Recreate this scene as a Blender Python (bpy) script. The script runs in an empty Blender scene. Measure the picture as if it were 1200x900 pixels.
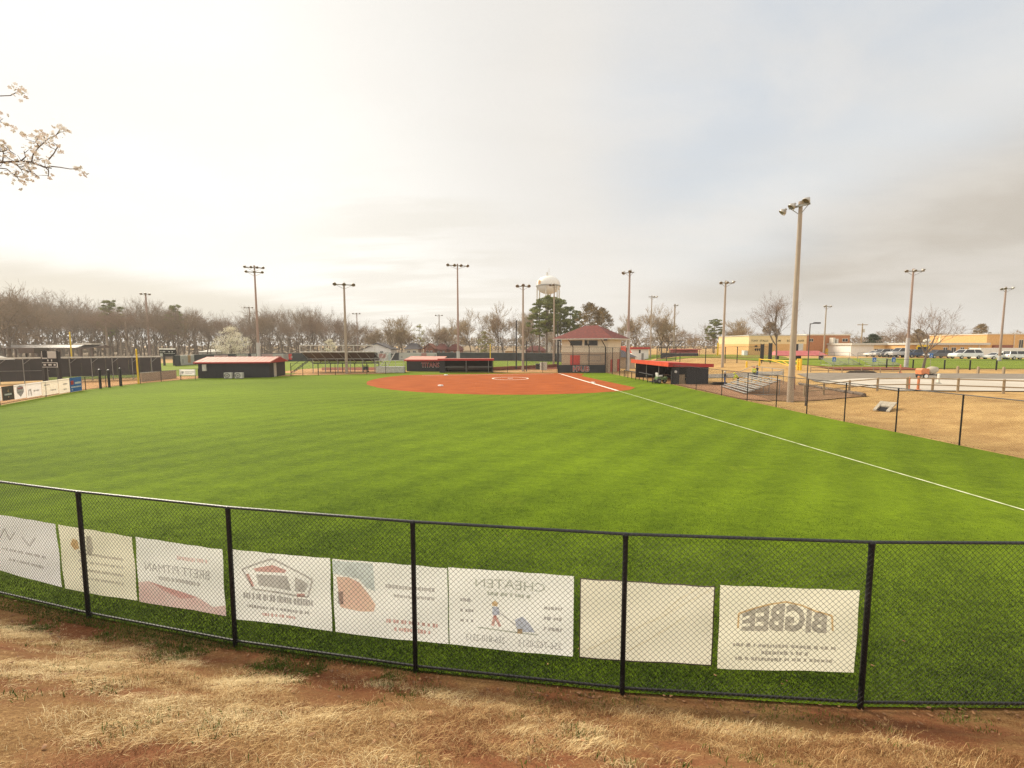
import bpy, bmesh, math, random
import numpy as np
from mathutils import Vector, Matrix, noise
random.seed(7); rng = np.random.default_rng(7)
SC = bpy.context.scene
COL = SC.collection
R_ = math.radians

# ------------------------------------------------------------------ camera model (1200x900 photograph)
FPX, HOR, EYE = 520.0, 405.0, 4.5
PITCH = math.atan((450 - HOR) / FPX)
_c, _s = math.cos(PITCH), math.sin(PITCH)
def ray(px, py):
    a, b = (px - 600) / FPX, -(py - 450) / FPX
    return Vector((a, _c + b * _s, -_s + b * _c))
def G(px, py, z=0.0):
    d = ray(px, py); t = (z - EYE) / d.z
    return Vector((d.x * t, d.y * t, z))
def P(px, py, Y):
    d = ray(px, py); t = Y / d.y
    return Vector((d.x * t, Y, EYE + d.z * t))

def sstep(a, b, x):
    t = min(1.0, max(0.0, (x - a) / (b - a))); return t * t * (3 - 2 * t)

HOME = Vector((7.66, 71.05, 0)); RF = 65.9
SIDE = [(18.6, 51.5), (18.75, 45.0), (19.0, 40.0), (19.2, 36.0), (19.38, 32.3), (19.5, 29.1), (19.75, 26.1), (20.05, 22.9), (20.27, 19.8), (20.5, 16.9), (20.6, 13.9), (20.65, 10.9), (20.6, 6.45)]
def side_x(y):
    if y >= 51.5: return 18.6 + (y - 51.5) * 0.06
    if y <= 6.45: return 20.6
    for (x0, y0), (x1, y1) in zip(SIDE, SIDE[1:]):
        if y1 <= y <= y0:
            return x0 + (x1 - x0) * (y - y0) / (y1 - y0)
    return 20.0
def bank_z(s):
    if s <= 0: return 0.0
    return 3.25 * (1 - math.exp(-max(0, s - 0.15) ** 1.25 / 5.2 * 1.05)) if s > 0.15 else 0.0
def hz(x, y):
    """height of the land outside the playing field"""
    z = 0.0
    s = math.hypot(x - HOME.x, y - HOME.y) - RF
    if s > 0 and y < 40:
        w = sstep(-34, -20, x)
        z = max(z, bank_z(s) * w)
    t = x - side_x(y)
    if t > 0 and y > -10:
        zr = 1.05 * sstep(2.0, 11.0, t) if y < 34 else 1.05 * sstep(2.0 + min(1, (y - 34) / 14) * 5.0, 11.0 + min(1, (y - 34) / 14) * 9, t)
        zr += 0.75 * sstep(58, 100, y) * sstep(4, 20, t)
        z = max(z, zr)
    return z
def put(px, Y, py=415):
    """point on the land at pixel column px and distance Y"""
    p = P(px, py, Y); p.z = hz(p.x, p.y); return p

# ------------------------------------------------------------------ materials
def new_mat(name):
    m = bpy.data.materials.new(name); m.use_nodes = True
    nt = m.node_tree; b = nt.nodes['Principled BSDF']
    return m, nt, b
def pm(name, c1, c2=None, scale=4.0, rough=0.6, bump=0.0, metal=0.0, bscale=None, detail=5, stretch=None, spec=0.4):
    m, nt, b = new_mat(name)
    b.inputs['Roughness'].default_value = rough; b.inputs['Metallic'].default_value = metal
    b.inputs['Specular IOR Level'].default_value = spec
    if c2 is None: c2 = tuple(v * 0.78 for v in c1)
    tc = nt.nodes.new('ShaderNodeTexCoord'); src = tc.outputs['Object']
    if stretch:
        mp = nt.nodes.new('ShaderNodeMapping'); mp.inputs['Scale'].default_value = stretch
        nt.links.new(src, mp.inputs['Vector']); src = mp.outputs['Vector']
    n = nt.nodes.new('ShaderNodeTexNoise'); n.inputs['Scale'].default_value = scale; n.inputs['Detail'].default_value = detail
    nt.links.new(src, n.inputs['Vector'])
    r = nt.nodes.new('ShaderNodeValToRGB')
    r.color_ramp.elements[0].position = 0.32; r.color_ramp.elements[0].color = (*c2, 1)
    r.color_ramp.elements[1].position = 0.68; r.color_ramp.elements[1].color = (*c1, 1)
    nt.links.new(n.outputs['Fac'], r.inputs['Fac']); nt.links.new(r.outputs['Color'], b.inputs['Base Color'])
    if bump:
        bp = nt.nodes.new('ShaderNodeBump'); bp.inputs['Strength'].default_value = bump; bp.inputs['Distance'].default_value = 0.03
        n2 = nt.nodes.new('ShaderNodeTexNoise'); n2.inputs['Scale'].default_value = bscale or scale * 6; n2.inputs['Detail'].default_value = 4
        nt.links.new(src, n2.inputs['Vector'])
        nt.links.new(n2.outputs['Fac'], bp.inputs['Height']); nt.links.new(bp.outputs['Normal'], b.inputs['Normal'])
    return m
M = {}
M['black'] = pm('black_vinyl', (0.012, 0.011, 0.014), (0.006, 0.006, 0.008), 8, 0.42)
M['rail'] = pm('rail_paint', (0.03, 0.029, 0.03), (0.015, 0.015, 0.017), 5, 0.4, spec=0.5)
M['blackwall'] = pm('black_siding', (0.022, 0.020, 0.026), (0.014, 0.013, 0.017), 1.5, 0.6, 0.2, stretch=(6, 6, 0.4))
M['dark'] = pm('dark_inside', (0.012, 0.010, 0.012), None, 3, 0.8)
M['screen'] = pm('windscreen', (0.060, 0.052, 0.052), (0.040, 0.036, 0.036), 0.7, 0.85)
M['screen2'] = pm('outfield_screen', (0.045, 0.045, 0.050), (0.032, 0.032, 0.036), 0.7, 0.85)
M['red'] = pm('red_metal', (0.42, 0.028, 0.022), (0.33, 0.022, 0.018), 2, 0.42)
M['orange_red'] = pm('orange_red_metal', (0.62, 0.085, 0.03), (0.5, 0.06, 0.025), 2, 0.45)
M['pale_red'] = pm('red_roof_glare', (0.60, 0.30, 0.24), (0.50, 0.235, 0.19), 1.2, 0.6, spec=0.15, stretch=(5, 0.5, 0.5))  # red metal roof, paled by a grazing reflection painted into the colour
M['awning'] = pm('pink_awning', (0.55, 0.15, 0.14), (0.45, 0.11, 0.11), 2, 0.6)
M['shingle'] = pm('red_shingle', (0.18, 0.040, 0.029), (0.10, 0.027, 0.023), 3, 0.85, 0.3)
M['tan'] = pm('tan_block', (0.48, 0.37, 0.27), (0.41, 0.31, 0.22), 2, 0.8, 0.25, stretch=(1, 1, 4))
M['cream'] = pm('cream_block', (0.74, 0.66, 0.52), (0.66, 0.58, 0.45), 2, 0.8, 0.15)
M['white'] = pm('white_paint', (0.78, 0.76, 0.72), (0.68, 0.66, 0.62), 3, 0.5)
M['offwhite'] = pm('offwhite', (0.6, 0.57, 0.5), None, 3, 0.6)
M['conc'] = pm('concrete', (0.47, 0.41, 0.32), (0.36, 0.31, 0.24), 3, 0.85, 0.3)
M['pole'] = pm('pole_concrete', (0.40, 0.32, 0.24), (0.30, 0.24, 0.19), 1.2, 0.7, 0.1, stretch=(4, 4, 0.5))
M['pole_red'] = pm('pole_weathered', (0.36, 0.255, 0.205), (0.28, 0.195, 0.16), 1.0, 0.6, stretch=(4, 4, 0.4))
M['pole_dark'] = pm('pole_dark', (0.035, 0.03, 0.03), None, 2, 0.5)
M['lamp_brown'] = pm('lamp_post_brown', (0.10, 0.08, 0.065), None, 2, 0.5)
M['sleeve'] = pm('pole_sleeve', (0.5, 0.48, 0.46), (0.4, 0.38, 0.37), 2, 0.6)
M['alu'] = pm('aluminium', (0.62, 0.6, 0.56), (0.5, 0.49, 0.46), 4, 0.38, metal=0.55)
M['grey'] = pm('grey_metal', (0.30, 0.29, 0.27), None, 4, 0.5, metal=0.3)
M['hood'] = pm('lamp_hood', (0.46, 0.43, 0.38), (0.36, 0.33, 0.29), 6, 0.4, metal=0.3)
M['lens'] = pm('lamp_lens', (0.20, 0.16, 0.11), None, 6, 0.15)
M['yellow'] = pm('yellow_paint', (0.78, 0.50, 0.02), (0.66, 0.42, 0.02), 3, 0.5)
M['hivis'] = pm('hi_vis', (0.70, 0.78, 0.05), None, 3, 0.7)
M['orange'] = pm('orange_paint', (0.62, 0.22, 0.09), (0.5, 0.17, 0.07), 3, 0.45)
M['blue'] = pm('blue_sign', (0.03, 0.16, 0.46), None, 4, 0.5)
M['school'] = pm('yellow_brick', (0.72, 0.44, 0.18), (0.60, 0.34, 0.125), 3, 0.8, 0.1)
M['school_cream'] = pm('cream_brick', (0.80, 0.62, 0.34), (0.72, 0.54, 0.28), 2, 0.8)
M['brick'] = pm('orange_brick', (0.46, 0.20, 0.085), (0.37, 0.15, 0.065), 2.5, 0.85, 0.1)
M['brick_red'] = pm('red_brick', (0.30, 0.105, 0.06), (0.22, 0.08, 0.05), 2.5, 0.85)
M['roof_grey'] = pm('grey_roof', (0.12, 0.11, 0.12), None, 2, 0.85)
M['glass'] = pm('window_glass', (0.03, 0.03, 0.035), None, 3, 0.12)
M['wood'] = pm('weathered_wood', (0.38, 0.28, 0.17), (0.26, 0.19, 0.115), 3, 0.8, 0.3, stretch=(8, 8, 0.7))
M['rubber'] = pm('tyre_rubber', (0.02, 0.02, 0.02), None, 5, 0.8)
M['skin'] = pm('skin', (0.45, 0.27, 0.19), None, 6, 0.6)
M['denim'] = pm('denim', (0.06, 0.09, 0.2), None, 8, 0.85)
M['darkcloth'] = pm('dark_cloth', (0.03, 0.028, 0.035), None, 8, 0.85)
M['hair'] = pm('hair', (0.03, 0.02, 0.015), None, 8, 0.7)
M['green_mach'] = pm('green_machine', (0.18, 0.26, 0.12), None, 4, 0.4)
M['chalk'] = pm('chalk', (0.86, 0.83, 0.76), (0.7, 0.64, 0.54), 6, 0.9, spec=0.05)
M['chalk_old'] = pm('worn_line', (0.72, 0.72, 0.50), (0.40, 0.46, 0.22), 3, 0.9, spec=0.05)
M['litter'] = pm('leaf_litter', (0.20, 0.145, 0.09), (0.13, 0.095, 0.06), 0.15, 0.95, spec=0.05)
M['base'] = pm('base_rubber', (0.85, 0.84, 0.8), None, 6, 0.6)
M['asphalt'] = pm('asphalt', (0.25, 0.215, 0.175), (0.19, 0.16, 0.13), 1.4, 0.85, 0.2, bscale=40, spec=0.05)
M['lot'] = pm('pale_lot', (0.50, 0.45, 0.38), (0.42, 0.37, 0.31), 0.25, 0.85, 0.2, bscale=40, spec=0.05)
M['mulch'] = pm('mulch', (0.27, 0.165, 0.095), (0.17, 0.10, 0.058), 1.5, 0.95, 0.5, spec=0.05)
M['clay'] = pm('infield_clay', (0.375, 0.100, 0.030), (0.265, 0.070, 0.022), 0.6, 0.95, 0.3, bscale=18, detail=9, stretch=(0.7, 2.2, 1), spec=0.05)
M['clay2'] = pm('pale_clay', (0.52, 0.30, 0.14), (0.42, 0.23, 0.10), 0.5, 0.95, 0.2, bscale=20, spec=0.05)
M['track'] = pm('red_track', (0.24, 0.075, 0.045), (0.18, 0.06, 0.04), 0.8, 0.95, spec=0.05)
M['wetclay'] = pm('brown_clay', (0.38, 0.215, 0.125), (0.30, 0.165, 0.095), 0.5, 0.95, spec=0.05)
M['bark'] = pm('bark', (0.19, 0.145, 0.11), (0.12, 0.09, 0.07), 2, 0.9, 0.5, stretch=(5, 5, 0.6))
M['twig'] = pm('twig', (0.28, 0.205, 0.14), (0.19, 0.14, 0.095), 0.4, 0.9)
M['twig_lit'] = pm('twig_lit', (0.42, 0.32, 0.20), (0.31, 0.225, 0.145), 0.4, 0.9)  # tan copy of twig with the warm light on the crowns put in
M['twig_red'] = pm('twig_red', (0.28, 0.19, 0.13), (0.20, 0.135, 0.095), 0.4, 0.9)
M['bud'] = pm('spring_buds', (0.42, 0.40, 0.16), (0.30, 0.28, 0.12), 0.5, 0.9)
M['needle'] = pm('pine_needles', (0.25, 0.265, 0.075), (0.12, 0.14, 0.042), 0.6, 0.9)
M['needle_gold'] = pm('old_needles', (0.30, 0.20, 0.085), (0.15, 0.11, 0.05), 0.5, 0.9)
M['evergreen'] = pm('evergreen', (0.055, 0.07, 0.028), (0.03, 0.042, 0.018), 0.8, 0.9)
M['blossom'] = pm('blossom', (0.84, 0.79, 0.68), (0.70, 0.62, 0.48), 1.5, 0.85)
M['blossom_near'] = pm('petals', (0.90, 0.86, 0.79), (0.80, 0.70, 0.58), 14, 0.8)
M['leaf_dead'] = pm('dead_leaf', (0.36, 0.19, 0.085), (0.10, 0.045, 0.025), 14, 0.85)
M['ban_white'] = pm('banner_white', (0.95, 0.925, 0.89), (0.91, 0.885, 0.85), 0.8, 0.55)
M['ban_cream'] = pm('banner_cream', (0.92, 0.86, 0.71), (0.88, 0.82, 0.67), 0.8, 0.55)
M['ban_lilac'] = pm('banner_lilac', (0.93, 0.89, 0.91), (0.88, 0.84, 0.86), 0.8, 0.55)
M['ban_beige'] = pm('banner_beige', (0.87, 0.81, 0.68), (0.80, 0.74, 0.61), 1.2, 0.55, 0.35, bscale=2.2, stretch=(1, 1, 1.4))
def see_through(m, f):
    nt = m.node_tree; b = nt.nodes['Principled BSDF']; o = [n for n in nt.nodes if n.type == 'OUTPUT_MATERIAL'][0]
    tr = nt.nodes.new('ShaderNodeBsdfTranslucent'); mx = nt.nodes.new('ShaderNodeMixShader'); mx.inputs[0].default_value = f
    src = b.inputs['Base Color'].links[0].from_socket; nt.links.new(src, tr.inputs['Color'])
    nt.links.new(b.outputs[0], mx.inputs[1]); nt.links.new(tr.outputs[0], mx.inputs[2]); nt.links.new(mx.outputs[0], o.inputs['Surface'])
for q in ('ban_white', 'ban_cream', 'ban_lilac', 'ban_beige'): see_through(M[q], 0.72)
M['cream_flat'] = pm('cream_vinyl', (0.76, 0.71, 0.60), None, 3, 0.6)
M['ink'] = pm('show_through_ink', (0.665, 0.644, 0.644), None, 5, 0.6)
M['ink_dark'] = pm('show_through_dark', (0.611, 0.595, 0.601), None, 5, 0.6)
M['ink_light'] = pm('show_through_light', (0.752, 0.730, 0.719), None, 5, 0.6)
M['ink_red'] = pm('show_through_red', (0.88, 0.58, 0.55), None, 5, 0.6)
M['ink_pink'] = pm('show_through_pink', (0.93, 0.70, 0.69), (0.93, 0.78, 0.76), 5, 0.6)
M['ink_orange'] = pm('show_through_orange', (0.93, 0.70, 0.44), None, 5, 0.6)
M['ink_peach'] = pm('show_through_peach', (0.93, 0.72, 0.60), (0.92, 0.66, 0.58), 5, 0.6)
M['ink_sky'] = pm('show_through_sky', (0.84, 0.91, 0.92), None, 5, 0.6)
M['ink_blue'] = pm('show_through_blue', (0.70, 0.74, 0.88), None, 5, 0.6)
M['ink_green'] = pm('show_through_green', (0.709, 0.730, 0.676), None, 3, 0.6)
for q in [k for k in M if k.startswith('ink')]: see_through(M[q], 0.72)
M['brown_ban'] = pm('brown_banner', (0.10, 0.07, 0.06), None, 2, 0.6)
M['sign_red'] = pm('sign_red', (0.55, 0.05, 0.04), None, 4, 0.5)
M['gravelly'] = pm('rubble', (0.07, 0.055, 0.045), None, 3, 0.95, 0.6, spec=0.05)
def car_paint(n, c): return pm('paint_' + n, c, tuple(v * .92 for v in c), 2, 0.22, metal=0.15)
for n, c in dict(white=(.78, .77, .74), silver=(.5, .5, .5), grey=(.14, .145, .16), dark=(.035, .037, .045), blue=(.10, .13, .2)).items():
    M['car_' + n] = car_paint(n, c)

def turf_mat(name, hi, lo, stripe=True):
    m, nt, b = new_mat(name); N = nt.nodes; L = nt.links
    tc = N.new('ShaderNodeTexCoord')
    def noi(scale, detail, stretch=(1, 1, 1), rot=0.0, rough=0.5):
        mp = N.new('ShaderNodeMapping'); mp.inputs['Scale'].default_value = stretch; mp.inputs['Rotation'].default_value = (0, 0, rot)
        L.new(tc.outputs['Object'], mp.inputs['Vector'])
        n = N.new('ShaderNodeTexNoise'); n.inputs['Scale'].default_value = scale; n.inputs['Detail'].default_value = detail; n.inputs['Roughness'].default_value = rough
        L.new(mp.outputs['Vector'], n.inputs['Vector']); return n.outputs['Fac']
    def mth(op, a, bb):
        k = N.new('ShaderNodeMath'); k.operation = op
        for i, v in enumerate((a, bb)):
            if isinstance(v, (int, float)): k.inputs[i].default_value = v
            else: L.new(v, k.inputs[i])
        return k.outputs[0]
    big = noi(0.055, 4, (1, 1.6, 1)); mid = noi(0.7, 6, (1, 1.4, 1), 0.3, 0.7); fine = noi(7, 9, (1, 1, 1), 0, 0.82)
    streak = noi(0.5, 4, (0.22, 2.4, 1), -0.12, 0.6); clump = noi(2.4, 8, (1, 1.3, 1), 0.2, 0.78)
    f = mth('ADD', mth('MULTIPLY', big, 0.75), mth('MULTIPLY', clump, 0.75))
    f = mth('ADD', f, mth('MULTIPLY', mid, 0.42)); f = mth('ADD', f, mth('MULTIPLY', fine, 0.62)); f = mth('ADD', f, mth('MULTIPLY', streak, 0.13))
    if stripe:
        mp = N.new('ShaderNodeMapping'); mp.inputs['Rotation'].default_value = (0, 0, R_(38)); L.new(tc.outputs['Object'], mp.inputs['Vector'])
        w = N.new('ShaderNodeTexWave'); w.inputs['Scale'].default_value = 0.17; w.inputs['Distortion'].default_value = 1.2; w.inputs['Detail'].default_value = 1.5; w.inputs['Detail Scale'].default_value = 0.4
        L.new(mp.outputs['Vector'], w.inputs['Vector'])
        f = mth('ADD', f, mth('MULTIPLY', w.outputs['Fac'], 0.09))
    f = mth('SUBTRACT', f, 0.86)
    r = N.new('ShaderNodeValToRGB'); e = r.color_ramp.elements
    e[0].position = 0.22; e[0].color = (*lo, 1); e[1].position = 0.82; e[1].color = (*hi, 1)
    L.new(f, r.inputs['Fac'])
    wr = N.new('ShaderNodeMapRange'); wr.interpolation_type = 'SMOOTHSTEP'; wr.inputs[1].default_value = 0.60; wr.inputs[2].default_value = 0.78; wr.inputs[4].default_value = 0.55; L.new(noi(0.22, 7, (1, 1, 1), 0.9, 0.7), wr.inputs[0])
    wm = N.new('ShaderNodeMix'); wm.data_type = 'RGBA'; L.new(wr.outputs[0], wm.inputs[0]); L.new(r.outputs['Color'], wm.inputs[6]); wm.inputs[7].default_value = (0.135, 0.145, 0.020, 1)
    L.new(wm.outputs[2], b.inputs['Base Color'])
    b.inputs['Roughness'].default_value = 0.9; b.inputs['Specular IOR Level'].default_value = 0.06
    b.inputs['Sheen Weight'].default_value = 0.30; b.inputs['Sheen Roughness'].default_value = 0.35; b.inputs['Sheen Tint'].default_value = (0.64, 0.80, 0.06, 1)
    bp = N.new('ShaderNodeBump'); bp.inputs['Strength'].default_value = 0.55; bp.inputs['Distance'].default_value = 0.05
    L.new(mth('ADD', fine, mth('MULTIPLY', mid, 0.8)), bp.inputs['Height']); L.new(bp.outputs['Normal'], b.inputs['Normal'])
    return m
M['turf'] = turf_mat('turf', (0.134, 0.205, 0.008), (0.013, 0.035, 0.003))
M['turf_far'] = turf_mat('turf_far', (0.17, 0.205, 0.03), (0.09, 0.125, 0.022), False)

def land_mat():
    m, nt, b = new_mat('dormant_land'); N = nt.nodes; L = nt.links
    tc = N.new('ShaderNodeTexCoord')
    def noi(scale, detail, stretch=(1, 1, 1), rough=0.6):
        mp = N.new('ShaderNodeMapping'); mp.inputs['Scale'].default_value = stretch; L.new(tc.outputs['Object'], mp.inputs['Vector'])
        n = N.new('ShaderNodeTexNoise'); n.inputs['Scale'].default_value = scale; n.inputs['Detail'].default_value = detail; n.inputs['Roughness'].default_value = rough
        L.new(mp.outputs['Vector'], n.inputs['Vector']); return n.outputs['Fac']
    def ramp(fac, stops):
        r = N.new('ShaderNodeValToRGB'); e = r.color_ramp.elements
        e[0].position, e[0].color = stops[0][0], (*stops[0][1], 1); e[1].position, e[1].color = stops[-1][0], (*stops[-1][1], 1)
        for p, c in stops[1:-1]:
            k = e.new(p); k.color = (*c, 1)
        L.new(fac, r.inputs['Fac']); return r.outputs['Color']
    straw = ramp(noi(14, 8, (1, 1, 1), 0.75), [(0.28, (0.26, 0.15, 0.06)), (0.5, (0.52, 0.335, 0.135)), (0.72, (0.68, 0.48, 0.22))])
    soil = ramp(noi(26, 9, (1, 1, 1), 0.75), [(0.3, (0.12, 0.046, 0.021)), (0.7, (0.28, 0.115, 0.052))])
    mask = ramp(noi(0.55, 6, (1, 1.5, 1), 0.65), [(0.42, (1, 1, 1)), (0.56, (0, 0, 0))])
    ln = N.new('ShaderNodeVectorMath'); ln.operation = 'LENGTH'; L.new(tc.outputs['Object'], ln.inputs[0])
    mr = N.new('ShaderNodeMapRange'); mr.interpolation_type = 'SMOOTHSTEP'; mr.inputs[1].default_value = 9; mr.inputs[2].default_value = 18; mr.inputs[3].default_value = 1.0; mr.inputs[4].default_value = 0.22; L.new(ln.outputs['Value'], mr.inputs[0])
    mm = N.new('ShaderNodeMath'); mm.operation = 'MULTIPLY'; L.new(mask, mm.inputs[0]); L.new(mr.outputs[0], mm.inputs[1]); mask = mm.outputs[0]
    near_straw = ramp(noi(38, 9, (1, 1, 1), 0.8), [(0.30, (0.085, 0.042, 0.018)), (0.5, (0.25, 0.14, 0.058)), (0.72, (0.47, 0.31, 0.14))])
    m3 = N.new('ShaderNodeMix'); m3.data_type = 'RGBA'; mr2 = N.new('ShaderNodeMapRange'); mr2.interpolation_type = 'SMOOTHSTEP'; mr2.inputs[1].default_value = 9; mr2.inputs[2].default_value = 18; L.new(ln.outputs['Value'], mr2.inputs[0])
    L.new(mr2.outputs[0], m3.inputs[0]); L.new(near_straw, m3.inputs[6]); L.new(straw, m3.inputs[7]); straw = m3.outputs[2]
    mx = N.new('ShaderNodeMix'); mx.data_type = 'RGBA'
    L.new(mask, mx.inputs[0]); L.new(straw, mx.inputs[6]); L.new(soil, mx.inputs[7])
    big = ramp(noi(0.35, 6, (1, 1.3, 1), 0.7), [(0.36, (0.74, 0.70, 0.66)), (0.64, (1.0, 1.0, 1.0))])  # broad darker mottling, painted in for shading over the bumps of the slope
    m4 = N.new('ShaderNodeMix'); m4.data_type = 'RGBA'; m4.blend_type = 'MULTIPLY'; m4.inputs[0].default_value = 1.0; L.new(mx.outputs[2], m4.inputs[6]); L.new(big, m4.inputs[7])
    L.new(m4.outputs[2], b.inputs['Base Color'])
    b.inputs['Roughness'].default_value = 0.95; b.inputs['Specular IOR Level'].default_value = 0.1
    bp = N.new('ShaderNodeBump'); bp.inputs['Strength'].default_value = 0.7; bp.inputs['Distance'].default_value = 0.06
    L.new(noi(7, 8, (1, 1, 1), 0.7), bp.inputs['Height']); L.new(bp.outputs['Normal'], b.inputs['Normal'])
    return m
M['land'] = land_mat()
def blade_mat(name, stops):
    m, nt, b = new_mat(name); N = nt.nodes; L = nt.links
    a = N.new('ShaderNodeAttribute'); a.attribute_name = 'tint'
    r = N.new('ShaderNodeValToRGB'); e = r.color_ramp.elements
    e[0].position, e[0].color = stops[0][0], (*stops[0][1], 1); e[1].position, e[1].color = stops[-1][0], (*stops[-1][1], 1)
    for p, c in stops[1:-1]:
        k = e.new(p); k.color = (*c, 1)
    L.new(a.outputs['Fac'], r.inputs['Fac']); L.new(r.outputs['Color'], b.inputs['Base Color'])
    b.inputs['Roughness'].default_value = 0.8; b.inputs['Specular IOR Level'].default_value = 0.2
    return m
M['straw'] = blade_mat('straw_blades', [(0, (0.15, 0.058, 0.020)), (0.3, (0.31, 0.165, 0.068)), (0.6, (0.52, 0.345, 0.15)), (1, (0.72, 0.57, 0.32))])
M['blade'] = blade_mat('green_blades', [(0, (0.012, 0.025, 0.003)), (0.5, (0.036, 0.064, 0.005)), (1, (0.115, 0.158, 0.014))])
M['weed'] = blade_mat('weed_blades', [(0, (0.03, 0.06, 0.008)), (1, (0.11, 0.17, 0.02))])

# ------------------------------------------------------------------ object helpers
def tag(o, label=None, cat=None, group=None, kind=None):
    if label: o['label'] = label
    if cat: o['category'] = cat
    if group: o['group'] = group
    if kind: o['kind'] = kind
    return o
def thing(name, label, cat, loc=(0, 0, 0), rz=0.0, group=None):
    o = bpy.data.objects.new(name, None); COL.objects.link(o)
    o.location = loc; o.rotation_euler = (0, 0, rz); o.empty_display_size = 0.3
    return tag(o, label, cat, group)
class MB:
    def __init__(s): s.v = []; s.f = []; s.mi = []
    def add(s, v, f, mi=0):
        n = len(s.v); s.v += [tuple(p) for p in v]; s.f += [tuple(i + n for i in q) for q in f]; s.mi += [mi] * len(f); return s
    def box(s, c, d, rz=0.0, rx=0.0, ry=0.0, mi=0):
        x, y, z = d[0] / 2, d[1] / 2, d[2] / 2
        vs = [Vector((a * x, b * y, e * z)) for e in (-1, 1) for b in (-1, 1) for a in (-1, 1)]
        if rx or ry or rz:
            m = Matrix.Rotation(rz, 3, 'Z') @ Matrix.Rotation(ry, 3, 'Y') @ Matrix.Rotation(rx, 3, 'X'); vs = [m @ v for v in vs]
        c = Vector(c)
        return s.add([v + c for v in vs], [(0, 2, 3, 1), (4, 5, 7, 6), (0, 1, 5, 4), (2, 6, 7, 3), (0, 4, 6, 2), (1, 3, 7, 5)], mi)
    def b2(s, x0, x1, y0, y1, z0, z1, mi=0):
        return s.box(((x0 + x1) / 2, (y0 + y1) / 2, (z0 + z1) / 2), (abs(x1 - x0), abs(y1 - y0), abs(z1 - z0)), mi=mi)
    def tube(s, p0, p1, r0, r1=None, n=8, caps=True, mi=0):
        p0, p1 = Vector(p0), Vector(p1); r1 = r0 if r1 is None else r1
        d = (p1 - p0)
        if d.length < 1e-7: return s
        d.normalize(); a = d.orthogonal().normalized(); b = d.cross(a)
        vs = []
        for p, r in ((p0, r0), (p1, r1)):
            for i in range(n):
                t = 2 * math.pi * i / n; vs.append(p + a * (r * math.cos(t)) + b * (r * math.sin(t)))
        fs = [(i, (i + 1) % n, n + (i + 1) % n, n + i) for i in range(n)]
        if caps: fs += [tuple(range(n))[::-1], tuple(range(n, 2 * n))]
        return s.add(vs, fs, mi)
    def path(s, pts, r, n=6, mi=0):
        for a, b in zip(pts, pts[1:]): s.tube(a, b, r, r, n, True, mi)
        return s
    def lathe(s, prof, origin=(0, 0, 0), axis=(0, 0, 1), n=20, mi=0):
        ax = Vector(axis).normalized(); a = ax.orthogonal().normalized(); b = ax.cross(a); o = Vector(origin)
        vs = []
        for r, h in prof:
            for i in range(n):
                t = 2 * math.pi * i / n; vs.append(o + ax * h + a * (r * math.cos(t)) + b * (r * math.sin(t)))
        fs = []
        for k in range(len(prof) - 1):
            for i in range(n):
                j = (i + 1) % n; fs.append((k * n + i, k * n + j, (k + 1) * n + j, (k + 1) * n + i))
        return s.add(vs, fs, mi)
    def prism(s, poly, fn, mi=0):
        """poly: list of 2-D points; fn(u, v, side) -> 3-D for side 0/1"""
        n = len(poly); vs = [fn(u, v, 0) for u, v in poly] + [fn(u, v, 1) for u, v in poly]
        fs = [tuple(range(n))[::-1], tuple(range(n, 2 * n))] + [(i, (i + 1) % n, n + (i + 1) % n, n + i) for i in range(n)]
        return s.add(vs, fs, mi)
    def quad(s, a, b, c, d, mi=0): return s.add([a, b, c, d], [(0, 1, 2, 3)], mi)
    def build(s, name, mats, parent=None, smooth=False, loc=None):
        me = bpy.data.meshes.new(name); me.from_pydata(s.v, [], s.f); 
        if not isinstance(mats, (list, tuple)): mats = [mats]
        for m in mats: me.materials.append(m)
        if len(mats) > 1: me.polygons.foreach_set('material_index', s.mi)
        if smooth: me.polygons.foreach_set('use_smooth', [True] * len(me.polygons))
        me.update()
        o = bpy.data.objects.new(name, me); COL.objects.link(o)
        if parent: o.parent = parent
        if loc is not None: o.location = loc
        return o
def np_mesh(name, verts, faces, mat, parent=None, attr=None, smooth=False):
    """verts (N,3), faces (M,k) arrays"""
    me = bpy.data.meshes.new(name); k = faces.shape[1]
    me.vertices.add(len(verts)); me.vertices.foreach_set('co', verts.astype(np.float32).ravel())
    me.loops.add(faces.size); me.loops.foreach_set('vertex_index', faces.astype(np.int32).ravel())
    me.polygons.add(len(faces)); me.polygons.foreach_set('loop_start', np.arange(0, faces.size, k, dtype=np.int32))
    me.materials.append(mat)
    if attr is not None:
        a = me.attributes.new('tint', 'FLOAT', 'POINT'); a.data.foreach_set('value', attr.astype(np.float32))
    me.update(calc_edges=True); me.validate()
    o = bpy.data.objects.new(name, me); COL.objects.link(o)
    if parent: o.parent = parent
    return o
def copy_tree(o, loc, rz=None, label=None, scale=None, parent=None):
    c = o.copy(); COL.objects.link(c); c.parent = parent
    c.location = loc
    if rz is not None: c.rotation_euler = (0, 0, rz)
    if scale is not None: c.scale = scale if hasattr(scale, '__len__') else (scale,) * 3
    if label: c['label'] = label
    def rec(src, dst):
        for ch in list(src.children):
            k = ch.copy(); COL.objects.link(k); k.parent = dst; rec(ch, k)
    rec(o, c)
    return c
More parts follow.
